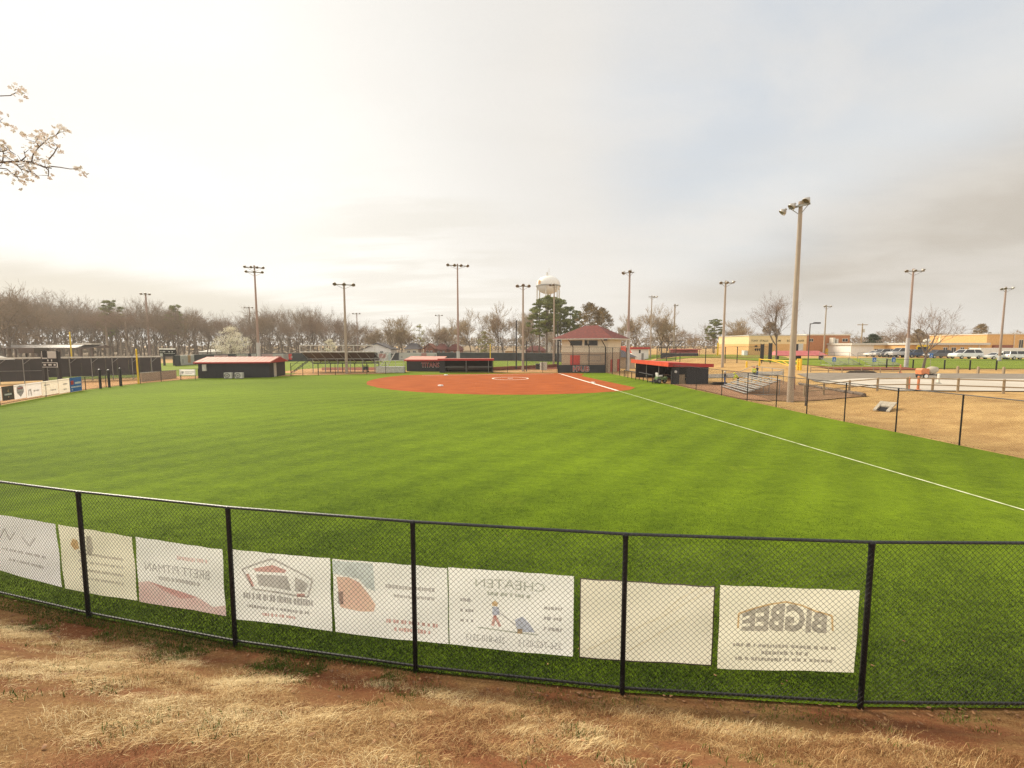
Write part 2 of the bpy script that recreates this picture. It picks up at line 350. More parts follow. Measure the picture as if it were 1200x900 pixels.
def text_obj(txt, width, height, mat, parent, name='lettering', origin=(0, 0, 0), u=(1, 0, 0), v=(0, 0, 1), mirror=False, depth=0.004, bold=0.0, arch=0.0):
    """flat lettering fitted into width x height centred on origin in the u/v plane"""
    cu = bpy.data.curves.new('txt', 'FONT'); cu.body = txt; cu.align_x = 'CENTER'; cu.resolution_u = 2; cu.offset = bold
    ob = bpy.data.objects.new('txt', cu); COL.objects.link(ob)
    bpy.context.view_layer.update()
    dg = bpy.context.evaluated_depsgraph_get(); me = bpy.data.meshes.new_from_object(ob.evaluated_get(dg))
    COL.objects.unlink(ob); bpy.data.objects.remove(ob)
    co = np.array([p.co[:] for p in me.vertices]); mn, mx = co.min(0), co.max(0)
    w, h = mx[0] - mn[0], mx[1] - mn[1]
    u, v = Vector(u), Vector(v); n = u.cross(v).normalized(); o = Vector(origin)
    for p in me.vertices:
        a = (p.co.x - (mn[0] + mx[0]) / 2) / w; bb = (p.co.y - (mn[1] + mx[1]) / 2) / h
        sc = 1.0
        if arch: sc = 1 + arch * (1 - (2 * a) ** 2)
        bb = (bb + 0.5) * sc - 0.5
        if mirror: a = -a
        p.co = o + u * (a * width) + v * (bb * height) + n * depth
    me.materials.clear(); me.materials.append(mat); me.update()
    t = bpy.data.objects.new(name, me); COL.objects.link(t); t.parent = parent
    return t
# ------------------------------------------------------------------ camera, light, sky
cam = bpy.data.cameras.new('camera'); camo = bpy.data.objects.new('camera', cam); COL.objects.link(camo)
cam.sensor_width = 36; cam.lens = FPX / 1200 * 36; cam.clip_start = 0.05; cam.clip_end = 6000
camo.location = (0, 0, EYE); camo.rotation_euler = (math.pi / 2 - PITCH, 0, 0); SC.camera = camo
SC.view_settings.view_transform = 'Standard'; SC.view_settings.look = 'None'; SC.view_settings.gamma = 1
EXPO = 0.75
SC.view_settings.exposure = 1.1
SC.cycles.use_denoising = True; SC.cycles.denoising_input_passes = 'RGB_ALBEDO_NORMAL'; SC.cycles.denoising_prefilter = 'NONE'
SUN_AZ, SUN_EL = -52.0, 36.0
sd = Vector((math.sin(R_(SUN_AZ)) * math.cos(R_(SUN_EL)), math.cos(R_(SUN_AZ)) * math.cos(R_(SUN_EL)), math.sin(R_(SUN_EL))))
sun = bpy.data.lights.new('sun', 'SUN'); sun.energy = 2.6; sun.angle = R_(28); sun.color = (1.0, 0.90, 0.72)
so = bpy.data.objects.new('sun', sun); COL.objects.link(so); so.rotation_euler = sd.to_track_quat('Z', 'Y').to_euler(); so.location = (-60, 10, 60)

W = bpy.data.worlds.new('World'); SC.world = W; W.use_nodes = True
nt = W.node_tree; N = nt.nodes; L = nt.links; N.clear()
out = N.new('ShaderNodeOutputWorld'); bg = N.new('ShaderNodeBackground'); bg.inputs['Strength'].default_value = 0.1
L.new(bg.outputs[0], out.inputs[0])
tc = N.new('ShaderNodeTexCoord'); DIR = tc.outputs['Generated']
KS = 10.95 / 2 ** 1.1
def wmath(op, a, b=0.0, c=None, clamp=False):
    k = N.new('ShaderNodeMath'); k.operation = op; k.use_clamp = clamp
    for i, v in enumerate((a, b) if c is None else (a, b, c)):
        if isinstance(v, (int, float)): k.inputs[i].default_value = v
        else: L.new(v, k.inputs[i])
    return k.outputs[0]
def wdot(vec):
    k = N.new('ShaderNodeVectorMath'); k.operation = 'DOT_PRODUCT'; L.new(DIR, k.inputs[0]); k.inputs[1].default_value = vec; return k.outputs['Value']
def wstep(v, a, b):
    k = N.new('ShaderNodeMapRange'); k.interpolation_type = 'SMOOTHSTEP'; L.new(v, k.inputs[0]); k.inputs[1].default_value = a; k.inputs[2].default_value = b; return k.outputs[0]
def wmix(f, a, b):
    k = N.new('ShaderNodeMix'); k.data_type = 'RGBA'
    for sck, v in ((0, f), (6, a), (7, b)):
        if isinstance(v, tuple): k.inputs[sck].default_value = (v[0] * KS, v[1] * KS, v[2] * KS, 1)
        elif isinstance(v, float): k.inputs[sck].default_value = v
        else: L.new(v, k.inputs[sck])
    return k.outputs[2]
sky = N.new('ShaderNodeTexSky'); sky.sky_type = 'NISHITA'; sky.sun_disc = False
sky.sun_elevation = R_(SUN_EL); sky.sun_rotation = R_(SUN_AZ % 360); sky.air_density = 1.2; sky.dust_density = 3.0
# cloud deck: noise on the plane of the clouds
sep = N.new('ShaderNodeSeparateXYZ'); L.new(DIR, sep.inputs[0])
den = wmath('ADD', wmath('MAXIMUM', sep.outputs[2], 0.0), 0.16)
comb = N.new('ShaderNodeCombineXYZ'); L.new(wmath('DIVIDE', sep.outputs[0], den), comb.inputs[0]); L.new(wmath('DIVIDE', sep.outputs[1], den), comb.inputs[1])
def wnoise(scale, detail, rot, stretch, off=(0, 0, 0), rough=0.5, dist=0.0):
    mp = N.new('ShaderNodeMapping'); mp.inputs['Rotation'].default_value = (0, 0, rot); mp.inputs['Scale'].default_value = stretch; mp.inputs['Location'].default_value = off
    L.new(comb.outputs[0], mp.inputs[0]); n = N.new('ShaderNodeTexNoise'); n.inputs['Scale'].default_value = scale; n.inputs['Detail'].default_value = detail
    n.inputs['Roughness'].default_value = rough; n.inputs['Distortion'].default_value = dist
    L.new(mp.outputs[0], n.inputs['Vector']); return n.outputs['Fac']
n1 = wnoise(0.75, 5, R_(35), (0.6, 1.7, 1), (3, 1, 0), 0.5, 0.3)
n2 = wnoise(2.2, 6, R_(30), (0.45, 1.7, 1), (0, 7, 0), 0.55, 0.25)
def U(px, py): return ray(px, py).normalized()
# base: warm cream low down, neutral bright cloud higher up
elev = sep.outputs[2]
base = wmix(wstep(elev, 0.02, 0.30), (0.93, 0.875, 0.775), (0.915, 0.885, 0.835))
# left side glow
glow = wmath('MULTIPLY', wstep(wdot(U(90, 215)), 0.48, 1.0), 0.95)
base = wmix(glow, base, (0.99, 0.97, 0.92))
# top and right side: grey veil with a bluish thin patch where sky comes through
veil = wmath('MULTIPLY', wstep(wdot(U(980, -40)), 0.58, 0.95), 1.0)
base = wmix(veil, base, (0.75, 0.73, 0.70))
patch = wmath('MULTIPLY', wstep(wdot(U(960, 85)), 0.90, 0.99), 0.75)
k = N.new('ShaderNodeVectorMath'); k.operation = 'SCALE'; L.new(sky.outputs[0], k.inputs[0]); k.inputs['Scale'].default_value = 0.55
skyc = N.new('ShaderNodeMix'); skyc.data_type = 'RGBA'; skyc.inputs[0].default_value = 0.72
L.new(k.outputs[0], skyc.inputs[6]); skyc.inputs[7].default_value = (0.66 * KS, 0.72 * KS, 0.785 * KS, 1)
base = wmix(patch, base, skyc.outputs[2])
# dark sloping bank of cloud on the right: below the great circle through two sky points
pl = U(660, 385).cross(U(1200, 110)).normalized()
if pl.z > 0: pl = -pl
dband = wmath('ADD', wdot(pl), wmath('MULTIPLY', wmath('SUBTRACT', n1, 0.5), 0.14))
dark = wmath('MULTIPLY', wstep(dband, -0.03, 0.15), wstep(wdot(U(1010, 295)), 0.50, 0.92))
dark = wmath('MULTIPLY', dark, wmath('SUBTRACT', 1.0, wmath('MULTIPLY', wstep(elev, 0.13, 0.035), 0.72)))
base = wmix(dark, base, (0.545, 0.50, 0.44))
edge = wmath('MULTIPLY', wmath('MULTIPLY', wstep(dband, -0.16, -0.03), wstep(dband, 0.07, -0.03)), 0.30)
base = wmix(wmath('MULTIPLY', edge, wstep(wdot(U(850, 230)), 0.7, 0.95)), base, (0.86, 0.83, 0.775))
# low grey streaks over the tree line on the left and in the middle
pl2 = U(-40, 300).cross(U(330, 352)).normalized()
if pl2.z > 0: pl2 = -pl2
d2 = wmath('ADD', wdot(pl2), wmath('MULTIPLY', wmath('SUBTRACT', n2, 0.5), 0.05))
st = wmath('MULTIPLY', wmath('MULTIPLY', wstep(d2, -0.03, 0.02), wstep(d2, 0.11, 0.035)), wstep(wdot(U(120, 330)), 0.84, 0.985))
base = wmix(wmath('MULTIPLY', st, 0.95), base, (0.70, 0.655, 0.565))
st3 = wmath('MULTIPLY', wmath('MULTIPLY', wstep(wdot(U(490, 345)), 0.955, 0.995), wstep(n2, 0.38, 0.6)), 0.5)
base = wmix(st3, base, (0.73, 0.69, 0.61))
# soft mottling everywhere
n3 = wnoise(1.1, 7, R_(-25), (1.0, 1.25, 1), (5, 3, 0), 0.55, 0.5)
warm = wmath('MULTIPLY', wstep(n3, 0.40, 0.66), 0.40)
base = wmix(wmath('MULTIPLY', warm, wmath('SUBTRACT', 1.0, wmath('MULTIPLY', glow, 0.6))), base, (0.80, 0.76, 0.71))
mot = wmath('MULTIPLY', wstep(n2, 0.42, 0.72), 0.24)
base = wmix(wmath('MULTIPLY', mot, wmath('SUBTRACT', 1.0, wmath('MULTIPLY', glow, 0.9))), base, (0.69, 0.66, 0.62))
mot2 = wmath('MULTIPLY', wstep(n1, 0.5, 0.8), 0.25)
base = wmix(wmath('MULTIPLY', mot2, wmath('SUBTRACT', 1.0, dark)), base, (0.93, 0.90, 0.85))
# unseen sky behind the camera, brightened to lift the banners and facing walls
base = wmix(wstep(sep.outputs[1], 0.05, -0.65), base, (1.22, 1.17, 1.08))
L.new(base, bg.inputs['Color'])
# warm spring haze over the whole place
HZ = bpy.data.materials.new('haze'); HZ.use_nodes = True; hn = HZ.node_tree; hn.nodes.clear()
ho = hn.nodes.new('ShaderNodeOutputMaterial'); hv = hn.nodes.new('ShaderNodeVolumePrincipled'); hv.inputs['Color'].default_value = (0.97, 0.93, 0.86, 1); hv.inputs['Density'].default_value = 0.0004; hv.inputs['Anisotropy'].default_value = 0.3
hn.links.new(hv.outputs[0], ho.inputs['Volume'])
hb = MB(); hb.b2(-480, 480, -60, 500, -1.2, 62); tag(hb.build('haze', HZ), kind='stuff')

# ------------------------------------------------------------------ land
def build_land():
    az = list(np.linspace(-62, 62, 330)) + list(np.linspace(66, 294, 58))
    rad = [0.0] + list(np.geomspace(0.5, 260, 205)) + [330, 450, 650, 1000, 1600, 2600, 4200]
    vs = []; na = len(az)
    for r in rad:
        for a in az:
            x, y = r * math.sin(R_(a)), r * math.cos(R_(a))
            z = hz(x, y) - 0.025
            if z > 0.3 and r < 12:
                z += 0.05 * (noise.noise((x * 1.3, y * 1.3, 0)) + 0.6 * noise.noise((x * 3.5, y * 3.5, 3)))
            vs.append((x, y, z))
    fs = []
    for i in range(len(rad) - 1):
        for j in range(na):
            k = (j + 1) % na; fs.append((i * na + j, i * na + k, (i + 1) * na + k, (i + 1) * na + j))
    return np.array(vs), np.array(fs)
lv, lf = build_land()
land = np_mesh('ground', lv, lf, M['land']); tag(land, kind='structure')
land.data.polygons.foreach_set('use_smooth', [True] * len(land.data.polygons))

def sheet(name, pts, z, mat, kind='structure'):
    bm = bmesh.new(); vs = [bm.verts.new((p[0], p[1], z)) for p in pts]; f = bm.faces.new(vs)
    if f.normal.z < 0: f.normal_flip()
    bmesh.ops.triangulate(bm, faces=[f]); bm.normal_update()
    for q in bm.faces:
        if q.normal.z < 0: q.normal_flip()
    me = bpy.data.meshes.new(name); bm.to_mesh(me); bm.free(); me.materials.append(mat)
    o = bpy.data.objects.new(name, me); COL.objects.link(o); return tag(o, kind=kind)
def drape(name, a, b, c, d, nu, nv, mat, off=0.05):
    a, b, c, d = (Vector((*q, 0)) for q in (a, b, c, d)); vs = []; fs = []
    for i in range(nu + 1):
        for j in range(nv + 1):
            p = a.lerp(b, i / nu).lerp(d.lerp(c, i / nu), j / nv); vs.append((p.x, p.y, hz(p.x, p.y) + off))
    for i in range(nu):
        for j in range(nv):
            k = i * (nv + 1) + j; fs.append((k, k + nv + 1, k + nv + 2, k + 1))
    o = np_mesh(name, np.array(vs), np.array(fs), mat); return tag(o, kind='structure')
def arc_pt(deg, r=RF): return Vector((HOME.x + r * math.sin(R_(deg)), HOME.y - r * math.cos(R_(deg)), 0))
# near fence line: circle about home, then easing in towards the left-hand fence
LEFT = [(-38.72, 33.29), (-41.1, 38.9), (-42.6, 42.6), (-43.43, 45.0), (-44.0, 47.9), (-44.2, 49.8), (-44.2, 52.6), (-44.0, 55.5), (-43.6, 58.3), (-43.2, 61.0)]
POST_DEG = [11.2, 8.9, 6.0, 3.0, -0.3] + [-2.87, -5.40, -7.80, -10.36, -12.97] + [-15.5, -18.05, -20.6, -23.15, -25.7, -28.25]
fence_pts = [arc_pt(d) for d in POST_DEG[:5]] + [G(1008, 828), G(729, 811), G(487, 785), G(276, 755), G(104, 722)] + [arc_pt(d, RF - 0.3) for d in POST_DEG[10:]]
for d in np.arange(-30.8, -50, -2.6): fence_pts.append(arc_pt(d, RF - 0.3 + (59.81 - RF + 0.3) * sstep(-29, -51.5, d)))
near_pts = fence_pts[:16]; far_left_pts = fence_pts[15:] + [Vector((x, y, 0)) for x, y in LEFT]
fld = [(p.x, p.y) for p in fence_pts] + LEFT + [(-43.9, 61.9), (-33.0, 65.6), (-33.0, 69.8), (-21, 71.2), (-18.0, 75.2), (-8, 74.6), (-3.2, 73.5), (7.6, 73.4), (15.6, 73.4), (16.6, 64.0), (18.3, 51.9)] + SIDE
sheet('outfield_grass', fld, 0.0, M['turf'])
# infield skin
pit = G(598, 443.5); RD = 18.5; ctr = Vector((0.05, 59.0, 0))
a0 = math.atan2(44.9 - ctr.y, 11.9 - ctr.x); inf = []
a1 = math.radians(180 - 22) - 2 * math.pi
steps = 260
for i in range(steps + 1):
    t = a0 + (math.radians(-208) - a0) * i / steps
    rr = RD + 0.16 * noise.noise((i * 0.13, 2, 0)) + 0.14 * noise.noise((i * 0.9, 7, 0)); inf.append((ctr.x + rr * math.cos(t), ctr.y + rr * math.sin(t)))
inf += [(-12.0, 68.9), (-3, 71.0), (3.2, 72.7), (7.0, 73.1), (10.6, 72.9), (11.5, 70.5), (10.3, 66.0), (11.6, 57.5), (13.3, 47.6)]
inf = [q for q in inf if q[1] > 0]
sheet('infield_dirt', inf, 0.006, M['clay'])
def strip(p0, p1, w):
    p0, p1 = Vector((p0[0], p0[1])), Vector((p1[0], p1[1])); d = (p1 - p0).normalized(); n = Vector((-d.y, d.x)) * w / 2
    return [p0 - n, p1 - n, p1 + n, p0 + n]
FL = (arc_pt(6.05, RF - 0.35).x, arc_pt(6.05, RF - 0.35).y)
fl_dir = Vector((14.04 - 7.66, 11.83 - 71.05)).normalized()
fend = Vector((HOME.x, HOME.y)) + fl_dir * 65.4
o = sheet('foul_line', strip(HOME + Vector((fl_dir.x, fl_dir.y, 0)) * 0.5, (fend.x, fend.y, 0), 0.085), 0.014, M['chalk_old'])
o = sheet('chalk_line', strip(HOME + Vector((fl_dir.x, fl_dir.y, 0)) * 1.2, HOME + Vector((fl_dir.x, fl_dir.y, 0)) * 27, 0.30), 0.018, M['chalk'])
o = sheet('chalk_line', strip(HOME + Vector((-1.0, -0.2, 0)), Vector((-13.5, 66.4, 0)), 0.14), 0.014, M['chalk'])
# pitcher's circle
mb = MB(); n = 48
for i in range(n):
    t0, t1 = 2 * math.pi * i / n, 2 * math.pi * (i + 1) / n
    q = [(pit.x + r * math.cos(t), pit.y + r * math.sin(t), 0.014) for r, t in ((2.34, t0), (2.55, t0), (2.55, t1), (2.34, t1))]
    mb.quad(*q)
mb.b2(pit.x - 0.35, pit.x + 0.35, pit.y - 0.1, pit.y + 0.1, 0.008, 0.05)
tag(mb.build('chalk_circle', M['chalk']), kind='structure')
def bag(pos, rz, label):
    m = MB(); m.lathe([(0.29, 0.0), (0.31, 0.03), (0.305, 0.10), (0.26, 0.135), (0.001, 0.14)], n=4)
    o = m.build('base_bag', M['base']); o.location = (pos.x, pos.y, 0.01); o.rotation_euler = (0, 0, rz); tag(o, label, 'base', 'bases on the infield')
bag(G(516.3, 452.5), 0.9, 'white base bag alone near the front edge of the orange infield')
bag(G(522.5, 440.0), 0.9, 'white base bag at the back left of the infield in front of the open dugout')
bag(G(698, 449) + Vector((-0.35, 0, 0)), 0.9, 'white base bag lying on the thick chalk line of the right infield')
m = MB(); m.prism([(-.22, .22), (.22, .22), (.22, -.05), (0, -.26), (-.22, -.05)], lambda u, v, s: Vector((u, v, 0.012 + 0.03 * s)))
o = m.build('home_plate', M['base']); o.location = (HOME.x, HOME.y, 0); tag(o, 'white home plate at the far end of the thick chalk line', 'home plate')

# other ground covers
dirt_left = [(-39.2, 33.0), (-41.6, 38.8), (-43.9, 45.0), (-44.7, 49.8), (-44.7, 52.6), (-44.4, 55.5), (-43.9, 61.2), (-44.5, 64), (-48, 64.0), (-52, 59.5), (-56, 53.5), (-60, 46), (-60, 30), (-42, 24)]
sheet('dirt_path', dirt_left, 0.012, M['clay2'])
sheet('far_field_grass', [(-62, 57), (-48.5, 66), (-34, 69.5), (-22, 75.5), (-2.5, 76.5), (6, 84), (20, 98), (28, 126), (-20, 134), (-70, 128), (-110, 100), (-120, 70)], 0.004, M['turf_far'])
sheet('far_infield_dirt', [(-33, 71), (-21, 72.6), (-17.8, 77), (-22, 88), (-31, 92), (-40, 86), (-40, 74)], 0.010, M['clay2'])
sheet('far_base_path', [G(600, 429), G(668, 427.5), G(668, 430), G(652, 432.5), G(577, 434.5), G(577, 430.2)], 0.012, M['track'])
sheet('far_base_path', [G(377, 430.6), G(441, 430.3), G(441, 434), G(377, 434)], 0.012, M['track'])
sheet('far_dirt_strip', [G(577, 434.8), G(652, 432.8), G(652, 436.4), G(577, 436.6)], 0.012, M['clay2'])
sheet('bullpen_dirt', [G(338, 440), G(350, 437.2), G(440, 435.8), G(445, 438.0), G(398, 439.0)], 0.014, M['clay2'])
sheet('woodland_floor', [(-175, 150), (-60, 148), (30, 150), (60, 170), (140, 190), (200, 240), (200, 470), (-420, 470), (-420, 240)], 0.006, M['litter'])
drape('pale_lot', (29.5, 33.8), (95, 29.5), (95, 42.5), (32.5, 47), 40, 12, M['lot'], 0.05)
drape('asphalt_road', (32.5, 47.2), (95, 42.7), (95, 51), (36, 56), 40, 10, M['asphalt'], 0.055)
drape('side_road', (25.0, 62.5), (34.5, 56.5), (37, 60.5), (27, 68.5), 12, 8, M['asphalt'], 0.055)
drape('practice_field_grass', (50, 66), (150, 60), (150, 90), (45, 96), 40, 14, M['turf_far'], 0.05)
drape('right_field_grass', (34, 100), (62, 100), (78, 132), (36, 132), 16, 16, M['turf_far'], 0.06)
drape('right_base_path', (34, 108), (64, 108), (66, 112), (35, 112), 10, 4, M['clay2'], 0.10)
drape('running_track', (46, 62.5), (58, 62), (60, 68), (47, 69), 10, 5, M['track'], 0.09)
drape('mulch_bed', (20.1, 36.8), (26.8, 33.2), (31.5, 52), (24, 51.6), 12, 20, M['mulch'], 0.03)
drape('dirt_pad', (19.3, 37), (21.0, 35.6), (24.5, 51), (19.0, 51.3), 6, 16, M['wetclay'], 0.045)

# ------------------------------------------------------------------ chain-link fences
def chain_fence(name, label, pts, h, group=None, post_r=0.033, rail_r=0.021, wire_r=0.0023, cell=0.0711, bottom=True, mat='black', z0=0.03, cat='fence', zs=None, tall=None, railmat=None, posts=True):
    base = pts[len(pts) // 2]; t = thing(name, label, cat, (base.x, base.y, 0), 0, group)
    L0 = [Vector((p.x - base.x, p.y - base.y, hz(p.x, p.y) if zs is None else zs)) for p in pts]
    top = MB(); bot = MB(); wires_v = []; wires_f = []
    for i, p in enumerate(L0):
        if not posts: break
        q = MB(); hh = h - 0.01
        q.tube(p + Vector((0, 0, -0.1)), p + Vector((0, 0, hh)), post_r, n=10)
        q.lathe([(post_r * 1.12, -0.05), (post_r * 1.12, 0.0), (post_r * 0.8, 0.025), (0.001, 0.03)], p + Vector((0, 0, hh)), n=10)
        q.build('post', M[mat], t)
    cnt = 0
    for a, b in zip(L0, L0[1:]):
        d = b - a; Ls = Vector((d.x, d.y)).length; u = Vector((d.x / Ls, d.y / Ls, 0)); nrm = Vector((u.y, -u.x, 0)); dz = d.z
        top.tube(a + Vector((0, 0, h)), b + Vector((0, 0, h)), rail_r, n=8)
        if bottom: bot.tube(a + Vector((0, 0, z0 + 0.03)), b + Vector((0, 0, z0 + 0.03)), rail_r * 0.8, n=8)
        H = h + 0.028 - z0; off = nrm * (-post_r)
        for sgn in (1, -1):
            k0 = -H / cell; k = math.floor(k0)
            x = k * cell
            while x < Ls + (H if sgn < 0 else 0):
                # wire from (x, z0) going up with slope 1 (sgn>0) or (x,z0) going up-left
                if sgn > 0: s0, s1 = x, x + H
                else: s0, s1 = x, x - H
                # clip to 0..Ls
                lo, hi = 0.0, 1.0
                dd = s1 - s0
                ta, tb = (0 - s0) / dd, (Ls - s0) / dd
                lo, hi = max(lo, min(ta, tb)), min(hi, max(ta, tb))
                x += cell
                if hi - lo < 0.01: continue
                sa, sb = s0 + dd * lo, s0 + dd * hi; za, zb = z0 + H * lo, z0 + H * hi
                o2 = off + nrm * (wire_r * 0.9 * sgn)
                pa = a + u * sa + Vector((0, 0, za + dz * sa / Ls)) + o2; pb = a + u * sb + Vector((0, 0, zb + dz * sb / Ls)) + o2
                e1 = nrm * wire_r; e2 = (pb - pa).normalized().cross(nrm) * wire_r
                n0 = len(wires_v)
                for pp in (pa, pb):
                    for e in (e1, e2, -e1, -e2): wires_v.append(tuple(pp + e))
                for j in range(4): wires_f.append((n0 + j, n0 + (j + 1) % 4, n0 + 4 + (j + 1) % 4, n0 + 4 + j))
                cnt += 1
    top.build('top_rail', M[railmat or mat], t)
    if bottom: bot.build('bottom_rail', M[railmat or mat], t)
    np_mesh('chain_mesh', np.array(wires_v), np.array(wires_f), M[mat], t)
    return t
FH = 2.13
chain_fence('chain_link_fence', 'black chain link outfield fence with sponsor banners at the foot of the dry bank', near_pts, FH, railmat='rail')
chain_fence('chain_link_fence', 'black chain link fence with small banners beside the orange dirt path on the left', far_left_pts, 1.32, wire_r=0.0024, cell=0.0711, bottom=False)
chain_fence('chain_link_fence', 'tall black chain link fence between the outfield and the dry grass slope on the right', [Vector((x, y, 0)) for x, y in SIDE] + [arc_pt(11.2)], 2.3, bottom=False)

# ------------------------------------------------------------------ banners on the near fence (seen from behind)
def fence_hit(px, py, inset):
    """point where the sight line meets the fence surface, moved to the field side"""
    d = ray(px, py); best = None
    for a, b in zip(near_pts, near_pts[1:]):
        u = (b - a); Ls = u.length; u = u / Ls; nrm = Vector((u.y, -u.x, 0))
        c = a - nrm * inset * (1 if nrm.y < 0 else -1) if False else a + Vector((0, inset, 0))
        den = d.x * u.y - d.y * u.x
        if abs(den) < 1e-9: continue
        # solve cam + t*d on line c + s*u (plan)
        t = (c.x * u.y - c.y * u.x) / den; s = (d.x * t - c.x) * u.x + (d.y * t - c.y) * u.y
        if t > 0 and -0.02 <= s <= Ls + 0.02:
            return Vector((d.x * t, d.y * t, EYE + d.z * t))
    return None
class Banner:
    def __init__(s, label, tl, tr, br, bl, mat, edge=None, sag=0.006, seed=1):
        pts = [fence_hit(*q, 0.075) for q in (tl, tr, br, bl)]
        a, b, c, d = pts
        zt = [a.z, b.z]; u = Vector((b.x - a.x + c.x - d.x, b.y - a.y + c.y - d.y, 0)) / 2; w = u.length; u.normalize()
        s.w = w; s.h = ((a.z - d.z) + (b.z - c.z)) / 2
        o = (d + c) / 2; o2 = Vector((o.x, o.y, 0)); s.t = thing('fence_banner', label, 'banner', (o2.x, o2.y, 0), math.atan2(u.y, u.x), 'sponsor banners on the near fence')
        s.z0 = (c.z + d.z) / 2; r = random.Random(seed); ph = r.random() * 6; s.mat = mat
        tiltb = (c.z - d.z); tiltt = (b.z - a.z); nx, nz = 26, 12; vs = []; fs = []
        s.tb, s.tt = tiltb, tiltt
        def surf(fu, fv):
            x = (fu - 0.5) * w; zb = s.z0 + tiltb * (fu - 0.5); zt_ = s.z0 + s.h + tiltt * (fu - 0.5)
            zt_ -= sag * (1 - math.cos(fu * 2 * math.pi * 4)) * 0.5
            y = 0.006 * math.sin(fu * 7 + ph) * (1 - fv) + 0.003 * math.sin(fu * 17 + fv * 5 + ph) + 0.006 * math.sin(fu * 5 - fv * 9 + ph)
            return Vector((x, y, zb + (zt_ - zb) * fv))
        s.surf = surf
        for j in range(nz + 1):
            for i in range(nx + 1): vs.append(surf(i / nx, j / nz))
        W1 = nx + 1
        for j in range(nz):
            for i in range(nx):
                k = j * W1 + i; fs.append((k, k + 1, k + W1 + 1, k + W1))
        m = MB(); m.add(vs, fs); m.build('sheet', M[mat], s.t, smooth=True)
        if edge:
            e = MB(); rim = [surf(i / nx, 0) for i in range(nx + 1)] + [surf(1, j / nz) for j in range(1, nz + 1)] + [surf(1 - i / nx, 1) for i in range(1, nx + 1)] + [surf(0, 1 - j / nz) for j in range(1, nz + 1)]
            e.path([p + Vector((0, -0.004, 0)) for p in rim], 0.007, 5); e.build('hem', M[edge], s.t)
    def fit(s, ob):
        """lay flat marks (x: 0..1, z: 0..1) onto the cloth, 3 mm proud of its back"""
        for v in ob.data.vertices:
            p = s.surf(v.co.x, v.co.z); v.co = p + Vector((0, -0.003 + v.co.y, 0))
        ob.data.update(); return ob
    def text(s, txt, cx, cz, w, h, mat, arch=0.0, bold=0.0):
        o = text_obj(txt, w, h, M[mat], s.t, 'lettering', (cx, 0, cz), (1, 0, 0), (0, 0, 1), True, 0.0, bold, arch)
        bm = bmesh.new(); bm.from_mesh(o.data)
        bmesh.ops.subdivide_edges(bm, edges=[e for e in bm.edges if e.calc_length() > 0.08], cuts=2); bm.to_mesh(o.data); bm.free()
        return s.fit(o)
    def poly(s, pts, mat, name='emblem', y=0.0):
        bm = bmesh.new(); f = bm.faces.new([bm.verts.new((u, y, v)) for u, v in pts]); bmesh.ops.triangulate(bm, faces=[f])
        for _ in range(3): bmesh.ops.subdivide_edges(bm, edges=[e for e in bm.edges if e.calc_length() > 0.08], cuts=1); bmesh.ops.triangulate(bm, faces=bm.faces[:])
        me = bpy.data.meshes.new(name); bm.to_mesh(me); bm.free(); me.materials.append(M[mat])
        o = bpy.data.objects.new(name, me); COL.objects.link(o); o.parent = s.t; return s.fit(o)
    def line(s, pts, w, mat, name='emblem'):
        for a, b in zip(pts, pts[1:]):
            a, b = Vector(a), Vector(b); d = Vector(((b - a).x * s.w, (b - a).y * s.h)).normalized(); n = Vector((-d.y / s.w, d.x / s.h)) * w / 2
            s.poly([a - n, b - n, b + n, a + n], mat, name)
    def scribble(s, cx, cz, w, h, mat, seed=1, name='lettering'):
        """a line of print too small to read: uneven word-length dashes"""
        r = random.Random(seed); x = cx - w / 2; bm = bmesh.new()
        while x < cx + w / 2 - 0.01:
            lw = min(r.uniform(0.012, 0.03), cx + w / 2 - x)
            hh = h * r.uniform(0.7, 1.0)
            bm.faces.new([bm.verts.new(q) for q in ((x, 0, cz - hh / 2), (x + lw, 0, cz - hh / 2), (x + lw, 0, cz + hh / 2), (x, 0, cz + hh / 2))])
            x += lw + (0.006 if r.random() < .75 else 0.022)
        me = bpy.data.meshes.new(name); bm.to_mesh(me); bm.free(); me.materials.append(M[mat])
        o = bpy.data.objects.new(name, me); COL.objects.link(o); o.parent = s.t; return s.fit(o)
b1 = Banner('pale lilac banner cut by the left edge of the view', (-38, 597), (63, 613.5), (71, 688), (-26, 661), 'ban_lilac', seed=3)
b1.line([(0.34,.60),(.40,.78),(.46,.60),(.52,.74)],0.03,'ink_light'); b1.line([(0.60,.70),(.68,.56),(.76,.72)],0.03,'ink_light'); b1.scribble(0.6, 0.42, 0.5, 0.05, 'ink_light', 4); b1.scribble(0.62, 0.25, 0.4, 0.05, 'ink_light', 5)
b2 = Banner('pale yellow banner with a small orange smudge behind the first fence post', (68, 614.5), (154, 629), (161, 704), (75, 690), 'ban_cream', seed=4)
b2.poly([(0.14, .72), (.2, .64), (.27, .68), (.25, .8), (.18, .82)], 'ink_orange'); b2.poly([(0.38, .9), (.44, .9), (.47, .72), (.44, .6), (.38, .62)], 'ink_light')
for k in range(4): b2.scribble(0.55, 0.62 - k * 0.13, 0.6, 0.045, 'ink_light', 20 + k)
b3 = Banner('white banner turning pink along its bottom edge', (157, 629), (259, 643.5), (265, 722), (164, 704.5), 'ban_white', seed=5)
b3.text('BRETT PITMAN', 0.47, 0.575, 0.74, 0.13, 'ink'); b3.scribble(0.5, 0.42, 0.5, 0.07, 'ink_light', 7); b3.scribble(0.66, 0.78, 0.34, 0.07, 'ink_pink', 8)
